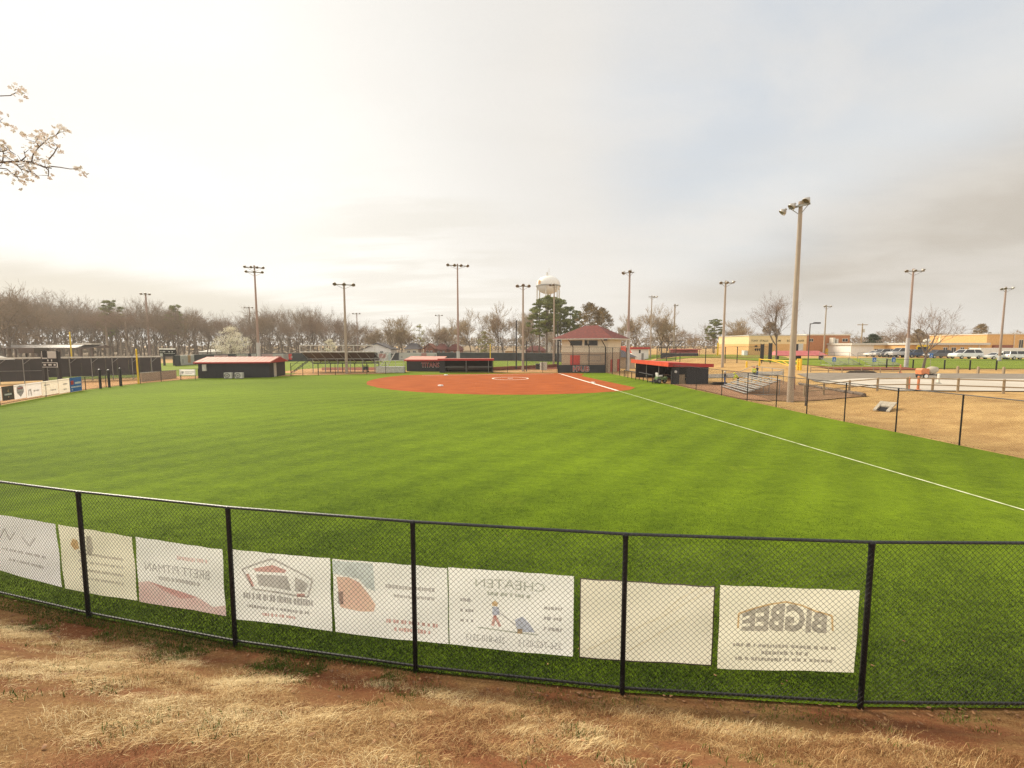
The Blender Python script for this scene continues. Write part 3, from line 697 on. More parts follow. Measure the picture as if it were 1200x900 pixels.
b3.poly([(0.0, 0.0), (1.0, 0.0), (1.0, 0.16), (.85, .10), (.7, .22), (.5, .15), (.3, .24), (.12, .34), (0.0, .30)], 'ink_pink', y=0.001)
b4 = Banner('white banner with a grey house shaped emblem above dark lettering', (270, 643.5), (384, 654), (389.5, 739.5), (277, 725), 'ban_white', seed=6)
hs = [(0.10, .74), (.42, .93), (.82, .68), (.77, .44), (.20, .46)]
b4.line(hs + [hs[0]], 0.03, 'ink_light'); b4.poly([(0.22, .76), (.42, .84), (.56, .78), (.54, .74), (.24, .72)], 'ink_red')
b4.poly([(.24, .68), (.56, .70), (.60, .50), (.26, .52)], 'ink_light'); b4.poly([(.64, .70), (.78, .62), (.74, .50), (.64, .50)], 'ink_light')
b4.line([(0.15, .68), (.20, .50)], 0.05, 'ink_red'); b4.line([(0.66, .45), (.74, .46)], 0.05, 'ink_red')
b4.scribble(0.46, 0.36, 0.74, 0.10, 'ink', 30); b4.scribble(0.46, 0.215, 0.66, 0.05, 'ink', 31); b4.scribble(0.46, 0.12, 0.34, 0.05, 'ink_red', 32)
b5 = Banner('white banner with a faded orange rounded shape at its left end', (388, 654.5), (523.5, 665.5), (525, 755), (393, 741), 'ban_white', seed=7)
b5.poly([(.0, .98), (.36, .98), (.38, .62), (.30, .66), (.24, .76), (.0, .80)], 'ink_sky'); b5.poly([(.03, .76), (.14, .77), (.24, .71), (.32, .58), (.38, .44), (.36, .34), (.24, .32), (.06, .36)], 'ink_peach')
b5.poly([(.04, .56), (.09, .58), (.09, .40), (.04, .40)], 'ink', y=-0.001)
b5.scribble(0.68, 0.70, 0.42, 0.06, 'ink_light', 41); b5.scribble(0.72, 0.58, 0.36, 0.05, 'ink_light', 42); b5.scribble(0.70, 0.235, 0.46, 0.055, 'ink_red', 43); b5.scribble(0.70, 0.135, 0.32, 0.055, 'ink_red', 44)
b6 = Banner('white banner with a small figure in the middle and phone numbers below', (526, 664.5), (674, 675), (671, 769.5), (527, 755.5), 'ban_white', seed=8)
b6.text('CHEATEN', 0.50, 0.83, 0.56, 0.10, 'ink_green', 0.15); b6.scribble(0.5, 0.71, 0.36, 0.05, 'ink_green', 51)
b6.poly([(.355, .60), (.38, .63), (.405, .60), (.40, .56), (.36, .56)], 'ink_orange'); b6.poly([(.36, .55), (.41, .55), (.42, .45), (.36, .44)], 'ink_blue'); b6.line([(.38, .44), (.42, .30)], 0.04, 'ink_red'); b6.line([(.38, .44), (.36, .30)], 0.04, 'ink_red')
b6.line([(.40, .50), (.55, .33)], 0.015, 'ink'); b6.poly([(.54, .40), (.60, .45), (.66, .36), (.70, .26), (.56, .25)], 'ink_blue'); b6.poly([(.56, .29), (.60, .29), (.60, .23), (.56, .23)], 'ink_orange', y=-0.001)
b6.line([(.24, .26), (.72, .23)], 0.02, 'ink_green')
for k, z in enumerate((.60, .47, .34)): b6.scribble(0.15, z, 0.11, 0.045, 'ink', 60 + k); b6.scribble(0.84, z - .02, 0.14 , 0.045, 'ink', 70 + k)
b6.text('256-810-2513', 0.30, 0.125, 0.32, 0.085, 'ink_dark'); b6.text('256-762-0513', 0.74, 0.115, 0.34, 0.085, 'ink_dark')
b7 = Banner('blank beige banner with a thin dark hem and no lettering', (681, 678), (838, 687), (833.5, 780), (679, 770), 'ban_beige', 'brown_ban', seed=9)
for q in ([(.06, .10), (.30, .30), (.62, .58), (.98, .97)], [(.30, .06), (.55, .30), (.80, .60)], [(.62, .62), (.75, .82), (.88, .97)]):
    b7.line(q, 0.010, 'ban_cream', 'crease_highlight')  # wrinkles drawn as paler flat strips, their shine put into the colour
b8 = Banner('cream banner with a large arched name inside an orange outline', (846, 686), (1008.5, 691.5), (1001, 788.5), (840, 783), 'ban_cream', seed=10)
b8.text('BIGBEE', 0.475, 0.575, 0.62, 0.215, 'ink', 0.62, 0.045)
arc8 = [(.14, .50), (.14, .68), (.24, .74), (.36, .80), (.48, .835), (.60, .80), (.70, .73), (.82, .68), (.83, .50)]
b8.line(arc8, 0.022, 'ink_orange')
for k, (z, w) in enumerate(((.295, .76), (.215, .34), (.135, .72))): b8.scribble(0.49, z, w, 0.045, 'ink', 80 + k)

# ------------------------------------------------------------------ banners on the left-hand fence
def left_banner(label, x0, x1, mat, marks=None, top=0, bot=0):
    pts = far_left_pts
    def hit(px, py):
        d = ray(px, py)
        for a, b in zip(pts, pts[1:]):
            u = (b - a); Ls = u.length; u = u / Ls; den = d.x * u.y - d.y * u.x
            if abs(den) < 1e-9: continue
            t = (a.x * u.y - a.y * u.x) / den; s = (d.x * t - a.x) * u.x + (d.y * t - a.y) * u.y
            if t > 0 and -0.01 <= s <= Ls + 0.01: return Vector((d.x * t, d.y * t, EYE + d.z * t)), u
        return None, None
    def yy(x, base): return base - (x / 95.0) * 12.5
    a, u = hit(x0, yy(x0, 453.5 + top)); b, _ = hit(x1, yy(x1, 453.5 + top)); c, _ = hit(x0, yy(x0, 470.5 + bot))
    n = Vector((0.9, -0.45, 0)).normalized() * 0.06
    a, b, c = a + n, b + n, c + n
    w = (Vector((b.x, b.y)) - Vector((a.x, a.y))).length; h = a.z - c.z; mid = (a + b) / 2; ang = math.atan2(b.y - a.y, b.x - a.x)
    t = thing('fence_banner', label, 'banner', (mid.x, mid.y, c.z), ang, 'small banners on the left fence')
    m = MB(); m.quad((-w / 2, 0, 0), (w / 2, 0, 0), (w / 2, 0, h), (-w / 2, 0, h)); m.build('sheet', M[mat], t)
    for k in marks or []:
        if k[0] == 'd':
            r = random.Random(k[6]); x = -k[3] / 2; e = MB()
            while x < k[3] / 2 - 0.03:
                lw = min(r.uniform(0.05, 0.11), k[3] / 2 - x); hh = k[4] * r.uniform(.75, 1)
                e.b2((k[1] + x) * w, (k[1] + x + lw) * w, -0.012, -0.008, (k[2] - hh / 2) * h, (k[2] + hh / 2) * h); x += lw + 0.02
            e.build('lettering', M[k[5]], t)
        elif k[0] == 't': text_obj(k[1], k[4] * w, k[5] * h, M[k[6]], t, 'lettering', (k[2] * w, -0.01, k[3] * h), (1, 0, 0), (0, 0, 1), False, 0.002)
        else:
            e = MB(); e.prism([(p[0] * w, p[1] * h) for p in k[2]], lambda uu, vv, s: Vector((uu, -0.009 - 0.003 * s - k[3], vv))); e.build('emblem', M[k[1]], t)
    return t
shield = [(-.28, .82), (0, .93), (.28, .82), (.30, .45), (0, .12), (-.30, .45)]
left_banner('white banner cut off at the left edge of the left fence', -9, 0.6, 'ban_white')
left_banner('dark brown banner with a pale crest on the left fence', 1.2, 15.2, 'brown_ban', [('d', 0, .42, .62, .13, 'white', 1), ('p', 'ink_orange', [(-.06, .62), (.02, .78), (.10, .62), (.02, .56)], 0), ('p', 'ink_orange', [(-.05, .28), (.06, .28), (.03, .18), (-.03, .18)], 0)])
left_banner('white banner with a dark shield emblem on the left fence', 15.4, 29.3, 'ban_white', [('p', 'ink_dark', shield, 0), ('p', 'ban_white', [(-.24, .60), (.24, .64), (.24, .54), (-.24, .50)], 0.004), ('p', 'sign_red', [(-.22, .76), (.22, .78), (.22, .72), (-.22, .70)], 0.004)])
left_banner('white banner with a small building sketch on the left fence', 29.7, 47.5, 'ban_white', [('p', 'ink_light', [(-.38, .55), (-.2, .60), (-.18, .12), (-.24, .12), (-.26, .48), (-.34, .46), (-.36, .15), (-.4, .15)], 0), ('d', .14, .42, .36, .12, 'ink_light', 2)])
left_banner('white banner with two rows of faint print on the left fence', 47.9, 67.2, 'ban_cream', [('d', -.2, .72, .34, .1, 'ink_light', 3), ('d', .16, .30, .34, .1, 'ink_light', 4)])
left_banner('narrow cream banner next to the blue one on the left fence', 67.6, 80.6, 'ban_cream', [('d', .08, .62, .4, .1, 'ink_light', 5), ('d', .06, .25, .3, .1, 'ink_light', 6)])
left_banner('blue banner with white lettering on the left fence', 81.0, 94.6, 'blue', [('d', .16, .60, .5, .17, 'white', 7), ('p', 'sign_red', [(-.44, .78), (-.2, .80), (-.2, .52), (-.44, .50)], 0), ('d', .0, .33, .84, .10, 'white', 8), ('p', 'ban_white', [(-.4, .2), (-.3, .2), (-.3, .1), (-.4, .1)], 0)])
# ------------------------------------------------------------------ grass blades and leaves near the camera
def blades(name, pos, h, w, lean, tint, mat, kind='stuff'):
    """pos (N,3); h,w (N,); lean (N,3) horizontal displacement of the tip"""
    n = len(pos); a = rng.uniform(0, 2 * np.pi, n); side = np.stack([np.cos(a), np.sin(a), np.zeros(n)], 1) * w[:, None] / 2
    mid = pos + lean * 0.35; mid[:, 2] += h * 0.62; tip = pos + lean; tip[:, 2] += h * (1 - 0.35 * np.clip(np.linalg.norm(lean, axis=1) / (h + 1e-6), 0, 1.6))
    v = np.stack([pos - side, pos + side, mid + side * 0.75, mid - side * 0.75, tip], 1).reshape(-1, 3)
    b = np.arange(n)[:, None] * 5
    f = np.concatenate([b + np.array([[0, 1, 2]]), b + np.array([[0, 2, 3]]), b + np.array([[3, 2, 4]])], 0)
    return tag(np_mesh(name, v, f, M[mat], attr=np.repeat(tint, 5)), kind=kind)
def land_z(x, y):
    z = hz(x, y) - 0.025
    if z > 0.3 and math.hypot(x, y) < 12: z += 0.05 * (noise.noise((x * 1.3, y * 1.3, 0)) + 0.6 * noise.noise((x * 3.5, y * 3.5, 3)))
    return z
def soil_patch(x, y):
    return noise.noise((x * 0.55 + 3, y * 0.75, 1.7)) + 0.6 * noise.noise((x * 1.7, y * 2.1, 5.2)) + 0.3 * noise.noise((x * 4.5, y * 4.5, 9.1))
WP = []; WH = []; WL = []; WT = []
acc = [[], [], [], [], []]
def clump_at(x, y, nb, cr, hh, tb, dirv, wlo, whi):
    e = 0.05; z0 = land_z(x, y); gx = (land_z(x + e, y) - z0) / e; gy = (land_z(x, y + e) - z0) / e
    o = rng.normal(0, cr, (nb, 2)); o[:, 1] *= 0.8; h = hh * rng.uniform(0.5, 1.5, nb)
    px, py = x + o[:, 0], y + o[:, 1]; ok = np.hypot(px - HOME.x, py - HOME.y) > RF - 0.02
    l = dirv[None, :] * (h * rng.uniform(0.5, 2.4, nb))[:, None] + rng.normal(0, 0.6, (nb, 2)) * h[:, None]
    acc[0].append(np.stack([px, py, z0 + gx * o[:, 0] + gy * o[:, 1] - 0.006], 1)[ok]); acc[1].append(h[ok]); acc[2].append(np.concatenate([l, np.zeros((nb, 1))], 1)[ok])
    acc[3].append((tb + rng.normal(0, 0.17, nb))[ok]); acc[4].append(rng.uniform(wlo, whi, nb)[ok])
clumps = 0
while clumps < 18500:
    dg = rng.uniform(-22, 13); s = abs(rng.normal(0, 2.6)) * 0.9 + 0.12 if rng.random() < .6 else rng.uniform(0.1, 4.6)
    if s > 5.0: continue
    p = arc_pt(dg, RF + s); x, y = p.x, p.y
    if y < 1.4 and abs(x) < 2: continue
    sp = soil_patch(x, y); near_f = sstep(0.6, 0.05, s)
    if sp > 0.14 and rng.random() < 0.95: continue
    if sp > -0.06 and rng.random() < 0.5: continue
    if near_f > 0 and rng.random() < 0.45 * near_f: continue
    clumps += 1
    ang = rng.normal(0, 1.0); dirv = np.array([math.sin(ang) + 0.25, -math.cos(ang) * 0.35 + 0.5])
    big = rng.random() < 0.3
    tb = rng.uniform(0.02, 0.60) + 0.62 * noise.noise((x * 0.9, y * 1.3, 4)) + 0.42 * sstep(1.0, -5, x) - 0.24 * sstep(0, 6, x) - 0.25 * near_f
    if big: tb += 0.16
    clump_at(x, y, int(rng.integers(22, 50)) + 14 * big, rng.uniform(0.05, 0.14) if big else rng.uniform(0.03, 0.09), rng.uniform(0.016, 0.045) * (1.45 if big else 0.85) * (1 - 0.3 * near_f), tb, dirv, 0.0018, 0.0042)
# short flat clippings and crumbled litter over everything, the bare soil too
for _ in range(5200):
    dg = rng.uniform(-22, 13); s = rng.uniform(0.04, 4.6); p = arc_pt(dg, RF + s)
    if p.y < 1.4 and abs(p.x) < 2: continue
    a = rng.uniform(0, 6.28); clump_at(p.x, p.y, int(rng.integers(8, 20)), rng.uniform(0.05, 0.14), rng.uniform(0.005, 0.012), rng.uniform(-0.05, 0.5), np.array([math.cos(a), math.sin(a)]) * 1.6, 0.003, 0.008)
A = [np.concatenate(q) for q in acc]
blades('dry_grass', A[0], A[1], A[4], A[2], np.clip(A[3], 0, 1), 'straw')
for _ in range(3200):
    dg = rng.uniform(-22, 13) if rng.random() < .45 else rng.uniform(-22, -8); s = rng.exponential(0.22) + 0.04
    if rng.random() < 0.14: s = rng.uniform(0.2, 3.2); dg = rng.uniform(-12, 0)
    p = arc_pt(dg, RF + s); g = noise.noise((p.x * 1.1, p.y * 1.1, 20))
    if g < 0.02: continue
    for _k in range(int(rng.integers(8, 24))):
        ox, oy = rng.normal(0, 0.06, 2); x, y = p.x + ox, p.y + oy
        h = rng.uniform(0.02, 0.075); l = rng.normal(0, 0.4, 2) * h
        WP.append((x, y, land_z(x, y) - 0.004)); WH.append(h); WL.append((l[0], l[1], 0)); WT.append(rng.uniform(0, 1))
blades('green_weeds', np.array(WP), np.array(WH), rng.uniform(0.004, 0.009, len(WP)), np.array(WL), np.array(WT), 'weed')
# turf blades just inside the fence
TP = []; 
n = 0
TPx = rng.uniform(-24, 19, 800000); TPs = rng.exponential(3.2, 800000) + 0.0
keep = TPs < 11
TPx, TPs = TPx[keep], TPs[keep]
yy = HOME.y - np.sqrt((RF - TPs) ** 2 - (TPx - HOME.x) ** 2)
dist = np.hypot(TPx, yy); fd = np.clip((19 - dist) / 12, 0, 1); vis = rng.random(len(dist)) < fd * fd * (3 - 2 * fd); TPx, yy = TPx[vis], yy[vis]
pos = np.stack([TPx, yy, np.full(len(TPx), -0.004)], 1); nn = len(pos)
pn = np.array([noise.noise((x * 0.9, y * 1.4, 0)) + 0.7 * noise.noise((x * 3.1, y * 3.6, 2)) for x, y in pos[:, :2]])
blades('turf_blades', pos, rng.uniform(0.018, 0.042, nn), rng.uniform(0.005, 0.010, nn), np.concatenate([rng.normal(0.006, 0.014, (nn, 2)), np.zeros((nn, 1))], 1), np.clip(0.44 + 0.045 * (np.hypot(pos[:, 0], pos[:, 1]) - 7) + 0.38 * pn + rng.normal(0, 0.2, nn), 0, 1), 'blade')  # tint painted darker near the camera for the shaded gaps between blades
# fallen leaves
lvv = []; lff = []
def leaf_at(x, y, z, s):
    a = rng.uniform(0, 6.28); c, sn = math.cos(a), math.sin(a); k = len(lvv); t = rng.normal(0, 0.35, 2); cu = rng.uniform(0.1, 0.5) * s
    for u, v, w in ((-1, 0, cu), (-.3, .5, 0), (.5, .42, cu * .4), (1, 0, cu), (.5, -.42, cu * .5), (-.3, -.5, 0.0)):
        lvv.append((x + s * (u * c - v * sn), y + s * (u * sn + v * c), z + w + s * (u * t[0] + v * t[1]) * 0.5 + 0.3 * s))
    lff.append((k, k + 1, k + 2)); lff.append((k, k + 2, k + 3)); lff.append((k, k + 3, k + 4)); lff.append((k, k + 4, k + 5))
for _ in range(1500):
    dg = rng.uniform(-20, 13); s = rng.exponential(0.28) + 0.02 if rng.random() < .72 else rng.uniform(0, 4)
    p = arc_pt(dg, RF + s); leaf_at(p.x, p.y, land_z(p.x, p.y) + 0.012, rng.uniform(0.012, 0.034))
for _ in range(36):
    p = arc_pt(rng.uniform(-18, 11), RF - rng.exponential(1.6) - 0.1); leaf_at(p.x, p.y, 0.02, rng.uniform(0.015, 0.032))
for _ in range(900):
    k = rng.integers(0, len(SIDE) - 1); f = rng.random(); x = SIDE[k][0] * (1 - f) + SIDE[k + 1][0] * f; y = SIDE[k][1] * (1 - f) + SIDE[k + 1][1] * f
    leaf_at(x + rng.normal(0.12, 0.14), y, 0.012, rng.uniform(0.02, 0.05))
tag(np_mesh('fallen_leaves', np.array(lvv), np.array(lff), M['leaf_dead']), kind='stuff')

# ------------------------------------------------------------------ floodlight poles
def flood_pole(label, px, pytop, Y, lamps, r0=0.22, r1=0.11, mat='pole', sleeve=0.0, aim=(0, -1), bars=((0, 2.6),), lamp_s=1.0, z0=None, group='floodlight poles round the fields'):
    lamp_s *= 0.86
    top = P(px, pytop, Y); zb = hz(top.x, top.y) if z0 is None else z0; H = top.z - zb
    a = Vector((aim[0], aim[1], 0)).normalized(); ang = math.atan2(a.x, -a.y)
    t = thing('floodlight_pole', label, 'light pole', (top.x, top.y, zb), ang, group)
    m = MB(); m.tube((0, 0, -0.3), (0, 0, H), r0, r1, 14); m.lathe([(r1 * 1.25, 0), (r1 * 1.25, 0.22), (0.001, 0.26)], (0, 0, H - 0.1), n=12); m.build('pole', M[mat], t, smooth=False)
    if sleeve: s = MB(); s.tube((0, 0, 0), (0, 0, sleeve), r0 * 1.35, r0 * 1.25, 14); s.build('sleeve', M['sleeve'], t)
    c = MB()
    for dz, w in bars:
        c.box((0, -r1 - 0.06, H - 0.25 + dz), (w, 0.12, 0.14)); c.tube((-w * 0.42, -r1 - 0.06, H - 0.3 + dz), (0, -r1 * 0.5, H - 0.9 + dz), 0.03, n=5); c.tube((w * 0.42, -r1 - 0.06, H - 0.3 + dz), (0, -r1 * 0.5, H - 0.9 + dz), 0.03, n=5)
    c.build('crossarm', M['grey'], t)
    for k, (x, dz, yaw) in enumerate(lamps):
        l = MB(); ax = Vector((math.sin(yaw) * 0.8, -math.cos(yaw) * 0.8, -0.8)).normalized(); o = Vector((x, -r1 - 0.1, H - 0.25 + dz + 0.02)); s = lamp_s
        l.tube(o, o + Vector((0, -0.04, 0.22 * s)), 0.04 * s, n=6)
        o2 = o + Vector((0, -0.04, 0.18 * s))
        l.lathe([(0.001, -0.14 * s), (0.09 * s, -0.13 * s), (0.12 * s, 0.0 * s), (0.22 * s, 0.06 * s), (0.29 * s, 0.20 * s), (0.305 * s, 0.34 * s), (0.285 * s, 0.34 * s), (0.26 * s, 0.20 * s)], o2, ax, 14)
        lm = l.build('lamp', M['hood'], t, smooth=True)
        g = MB(); g.lathe([(0.001, 0.22 * s), (0.27 * s, 0.22 * s)], o2, ax, 14); g.build('lens', M['lens'], lm)
    return t
def row(n, w, dz=0, yaw=0.0): return [((i / (n - 1) - 0.5) * w if n > 1 else 0, dz, yaw + (i - (n - 1) / 2) * 0.15) for i in range(n)]
flood_pole('weathered floodlight pole with two rows of lamps behind the black shed', 298, 312, 75, row(4, 2.6) + row(3, 2.3, -0.75), 0.23, 0.12, 'pole_red', 5.0, (0.4, -1), ((0, 2.8), (-0.75, 2.5)), 0.9)
flood_pole('floodlight pole with three lamps standing in front of the dark grandstand', 403, 332, 71.0, row(3, 2.7), 0.24, 0.13, 'pole', 0, (0.4, -1), ((0, 2.8),), 1.15)
flood_pole('tall floodlight pole with four spread lamps behind the open dugout', 536, 310, 86, row(4, 3.7), 0.25, 0.12, 'pole_red', 3.4, (0.3, -1), ((0, 3.9),), 1.2)
flood_pole('pale floodlight pole with two wide lamps between infield and backstop', 613, 334, 77.5, [(-0.95, 0, -.2), (0, 0.12, 0), (0.95, 0, .2)], 0.22, 0.13, 'pole', 0, (0, -1), ((0, 2.3),), 1.2)
flood_pole('grey floodlight pole rising in front of the water tower', 649.5, 333, 95, [(-0.7, 0, -.3), (-0.1, 0, 0)], 0.22, 0.13, 'pole', 0, (-0.2, -1), ((0, 1.5),), 1.2)
flood_pole('floodlight pole with two hooded lamps beside the tan press box', 738, 318, 80.5, [(-0.9, -0.05, -.5), (0.3, 0.12, -.3)], 0.25, 0.15, 'pole_red', 7.0, (-0.7, -1), ((0, 1.8),), 1.3)
flood_pole('slim floodlight pole with one arm right of the small white building', 764, 347, 118, [(0.3, 0, .3), (1.3, 0.05, .5)], 0.2, 0.12, 'pole', 0, (0.5, -1), ((0, 2.6),), 1.1)
flood_pole('faint pale pole behind the black lattice batting backstop', 791, 357, 128, [(0.5, 0, .3)], 0.25, 0.2, 'pole', 0, (0.5, -1), ((0, 1.6),), 1.0)
flood_pole('pale floodlight pole with three lamps left of the cream school wall', 850.5, 330, 74, [(-0.95, -0.05, -.6), (0.0, 0.0, 0), (1.05, 0.1, .6)], 0.23, 0.13, 'pole', 0, (0.1, -1), ((0, 2.4),), 1.05)
flood_pole('big nearest concrete light pole with hooded lamps by the right fence', 938.5, 238, 35.3, [(-1.0, -0.25, -.95), (-0.35, 0.0, -.75), (0.62, 0.16, -.35)], 0.25, 0.135, 'pole', 0, (-0.85, -0.55), ((0, 1.5),), 1.08)
flood_pole('thin floodlight pole in front of the orange brick school block', 968.5, 358, 100, row(2, 1.6) , 0.17, 0.11, 'pole', 0, (0.2, -1), ((0, 1.9),), 0.9)
flood_pole('weathered floodlight pole next to the bare street tree on the right', 1070.5, 316, 68, [(-1.3, -0.05, -.4), (-0.1, 0, 0), (1.1, 0.1, .4)], 0.21, 0.12, 'pole_red', 4.5, (0, -1), ((0, 3.0),), 0.95)
flood_pole('floodlight pole in front of the white trailer at the far right', 1179, 337, 84, [(-1.1, -0.1, -.6), (-0.5, 0, -.4), (0.9, 0.1, .6)], 0.21, 0.12, 'pole_red', 1.0, (0, -1), ((0, 2.4),), 0.95)
flood_pole('floodlight pole among the left woods behind the yellow foul pole', 170.5, 344, 165, [(-1.2, 0, 0), (0, 0.1, 0), (1.2, 0, 0)], 0.42, 0.25, 'pole_red', 0, (0.6, -1), ((0, 3.0),), 1.7)
flood_pole('distant floodlight pole above the white blossoming tree', 292, 360, 205, row(3, 3.4), 0.3, 0.2, 'pole_red', 0, (0, -1), ((0, 4.0),), 1.5)
flood_pole('distant floodlight pole over the right end of the grandstand', 418, 367, 190, row(3, 2.8), 0.28, 0.18, 'pole_red', 0, (0, -1), ((0, 3.4),), 1.3)
flood_pole('faint distant floodlight pole left of the tall four lamp pole', 514.5, 369, 185, row(2, 2.6), 0.28, 0.18, 'pole', 0, (0, -1), ((0, 3.2),), 1.2)
for px, pt, Y, w, lab in ((124, 379, 160, 1.2, 'leaning short lamp pole under the green pine in the left woods'), (141, 394, 165, 0.6, 'shortest pale post in front of the left woods'), (146, 370, 160, 0.8, 'plain pale mast in front of the left woods')):
    flood_pole(lab, px, pt, Y, [(0, 0, 0)] if px == 124 else [], 0.35 if px != 146 else .28, 0.26, 'pole', 0, (0, -1), ((0, w),), 1.4)
# slim street light by the fence
t0 = put(944.5, 33.0, 466); top = P(947.5, 379, 33.0); H = top.z - t0.z
t = thing('street_lamp', 'slim black street lamp with a short arm next to the big concrete pole', 'street lamp', t0)
m = MB(); m.tube((0, 0, -.2), (0, 0, H), 0.045, 0.03, 10); m.tube((0, 0, 0), (0, 0, 0.4), 0.06, 0.055, 10); m.build('pole', M['lamp_brown'], t)
m = MB(); m.tube((0, 0, H - .05), (0.35, 0, H + .02), 0.03); m.build('arm', M['pole_dark'], t)
m = MB(); m.box((0.5, 0, H + 0.03), (0.42, 0.2, 0.1)); m.build('lamp', M['pole_dark'], t)

# ------------------------------------------------------------------ press box building
def hip_roof(m, x0, x1, y0, y1, z, h, over, ridge=0.0, mi=0, thick=0.16):
    a, b, c, d = x0 - over, x1 + over, y0 - over, y1 + over; cx, cy = (a + b) / 2, (c + d) / 2
    v = [(a, c, z), (b, c, z), (b, d, z), (a, d, z), (cx - ridge, cy, z + h), (cx + ridge, cy, z + h)]
    return m.add(v, [(0, 1, 5, 4), (1, 2, 5), (2, 3, 4, 5), (3, 0, 4), (3, 2, 1, 0)], mi)
fl = P(658, 430, 80.0); ROT = R_(-35)
t = thing('press_box', 'two storey tan press box with a dark red hip roof and red door', 'building', (fl.x, fl.y, 0), ROT)
Wd, Dp, EH = 8.9, 5.6, 5.55
m = MB(); m.b2(0, Wd, 0, Dp, -.2, 3.35); m.build('lower_wall', M['tan'], t)
m = MB(); m.b2(0.01, Wd - .01, 0.01, Dp - .01, 3.35, 4.35); m.build('cream_band', M['cream'], t)
m = MB(); m.b2(0, Wd, 0, Dp, 4.35, EH); m.build('upper_wall', M['tan' if False else 'cream'], t)
m = MB(); hip_roof(m, 0, Wd, 0, Dp, EH + .18, 2.35, 1.25, 1.2); m.build('roof', M['shingle'], t)
m = MB(); m.b2(-1.24, Wd + 1.24, -1.24, Dp + 1.24, EH, EH + .17); m.build('eaves', M['offwhite'], t)
for x0, x1 in ((1.7, 4.1), (4.45, 5.1), (5.2, 7.0)):
    m = MB(); m.b2(x0, x1, -.05, .02, 4.45, 5.45); w = m.build('window', M['offwhite'], t)
    m = MB(); m.b2(x0 + .07, x1 - .07, -.07, -.045, 4.52, 5.38); m.build('pane', M['glass'], w)
m = MB(); m.b2(1.75, 3.65, -.06, .02, .75, 2.8); d = m.build('door', M['sign_red'], t); m = MB(); m.tube((3.5, -.1, 1.7), (3.5, -.1, 1.9), .03); m.build('handle', M['grey'], d)
m = MB()
for q in ((5.1, 7.6, 2.75, 2.83), (5.1, 7.6, 1.85, 1.93), (5.1, 5.18, 1.85, 2.83), (7.52, 7.6, 1.85, 2.83)): m.b2(q[0], q[1], -.04, .01, q[2], q[3])
m.build('service_window', M['grey'], t)
for y in (1.0, 4.0):
    m = MB(); m.b2(Wd - .02, Wd + .05, y, y + 1.0, 0, 2.15); m.build('door', M['red'], t)
for x in (0.2, Wd):
    m = MB(); m.box((x, -1.3, EH - .12), (.55, .25, .25)); m.build('floodlamp', M['pole_dark'], t)
# low annex behind it
p = put(729, 88); t = thing('storage_annex', 'low grey roofed shed tucked behind the right side of the press box', 'shed', (p.x, p.y, p.z))
m = MB(); m.b2(-1.8, 2.6, 0, 3, -.2, 2.2); m.build('wall', M['tan'], t)
m = MB(); m.add([(-2.2, -.5, 2.2), (3.0, -.5, 2.2), (3.0, 3.4, 2.2), (-2.2, 3.4, 2.2), (-1.8, 1.5, 3.7), (0.4, 1.5, 3.6)], [(0, 1, 5, 4), (1, 2, 5), (2, 3, 4, 5), (3, 0, 4), (3, 2, 1, 0)]); m.build('roof', M['roof_grey'], t)
p = put(732, 112); t = thing('red_roof_kiosk', 'small kiosk of which only the bright red roof shows between press box and pole', 'kiosk', (p.x, p.y, p.z))
m = MB(); m.b2(-1.4, 1.4, 0, 2.5, 0, 2.6); m.build('wall', M['offwhite'], t); m = MB(); m.add([(-1.8, -.3, 2.6), (1.8, -.3, 2.6), (1.8, 2.8, 2.6), (-1.8, 2.8, 2.6), (-.8, 1.2, 4.3), (1.2, 1.2, 4.3)], [(0, 1, 5, 4), (1, 2, 5), (2, 3, 4, 5), (3, 0, 4), (3, 2, 1, 0)]); m.build('roof', M['orange_red'], t)
p = put(749.5, 118); t = thing('ticket_booth', 'small white building with a flat red roof behind the right dugout', 'building', (p.x, p.y, p.z))
m = MB(); m.b2(-2.1, 2.4, 0, 4, -.2, 3.0); m.build('wall', M['white'], t); m = MB(); m.b2(-2.6, 2.7, -.5, 4.4, 3.0, 3.5); m.build('roof', M['red'], t)
m = MB(); m.b2(-.2, .25, -.04, .01, 1.9, 2.8); m.build('window', M['dark'], t); m = MB(); m.b2(-3.8, -.4, -.6, -.4, 0, 1.6); m.build('low_wall', M['white'], t)
m = MB(); m.b2(.5, 1.1, -.04, .01, 0, 1.9); m.build('door', M['grey'], t)

# ------------------------------------------------------------------ backstop with black padded wall and lettering
y0 = 73.9; xl, xr = P(654.3, 433, y0).x, P(709.8, 433, y0).x
t = thing('padded_backstop_wall', 'low black padded wall with white letters in front of the press box', 'backstop wall', ((xl + xr) / 2, y0, 0))
w = xr - xl
m = MB(); m.b2(-w / 2, w / 2, 0, 0.25, -.1, 1.30)
for k in range(1, 7): m.b2(-w / 2 + w * k / 7 - .012, -w / 2 + w * k / 7 + .012, -.006, 0, 0, 1.28)
m.build('pads', M['screen2'], t)
lx0, lx1 = P(671, 433, y0).x - (xl + xr) / 2, P(691, 433, y0).x - (xl + xr) / 2
text_obj('HSUB', lx1 - lx0, 1.02, M['ban_white'], t, 'lettering_outline', ((lx0 + lx1) / 2, -.012, .66), (1, 0, 0), (0, 0, 1), False, .01, 0.10)
text_obj('HSUB', (lx1 - lx0) * .93, .82, M['sign_red'], t, 'lettering', ((lx0 + lx1) / 2, -.03, .66), (1, 0, 0), (0, 0, 1), False, .01, -0.005)
t = thing('backstop_netting', 'tall black chain link backstop with bent top poles before the press box', 'backstop', ((xl + xr) / 2, y0 + .3, 0))
bx = [P(px, 430, y0).x - (xl + xr) / 2 for px in (654.3, 671.5, 690.5, 709.5)]
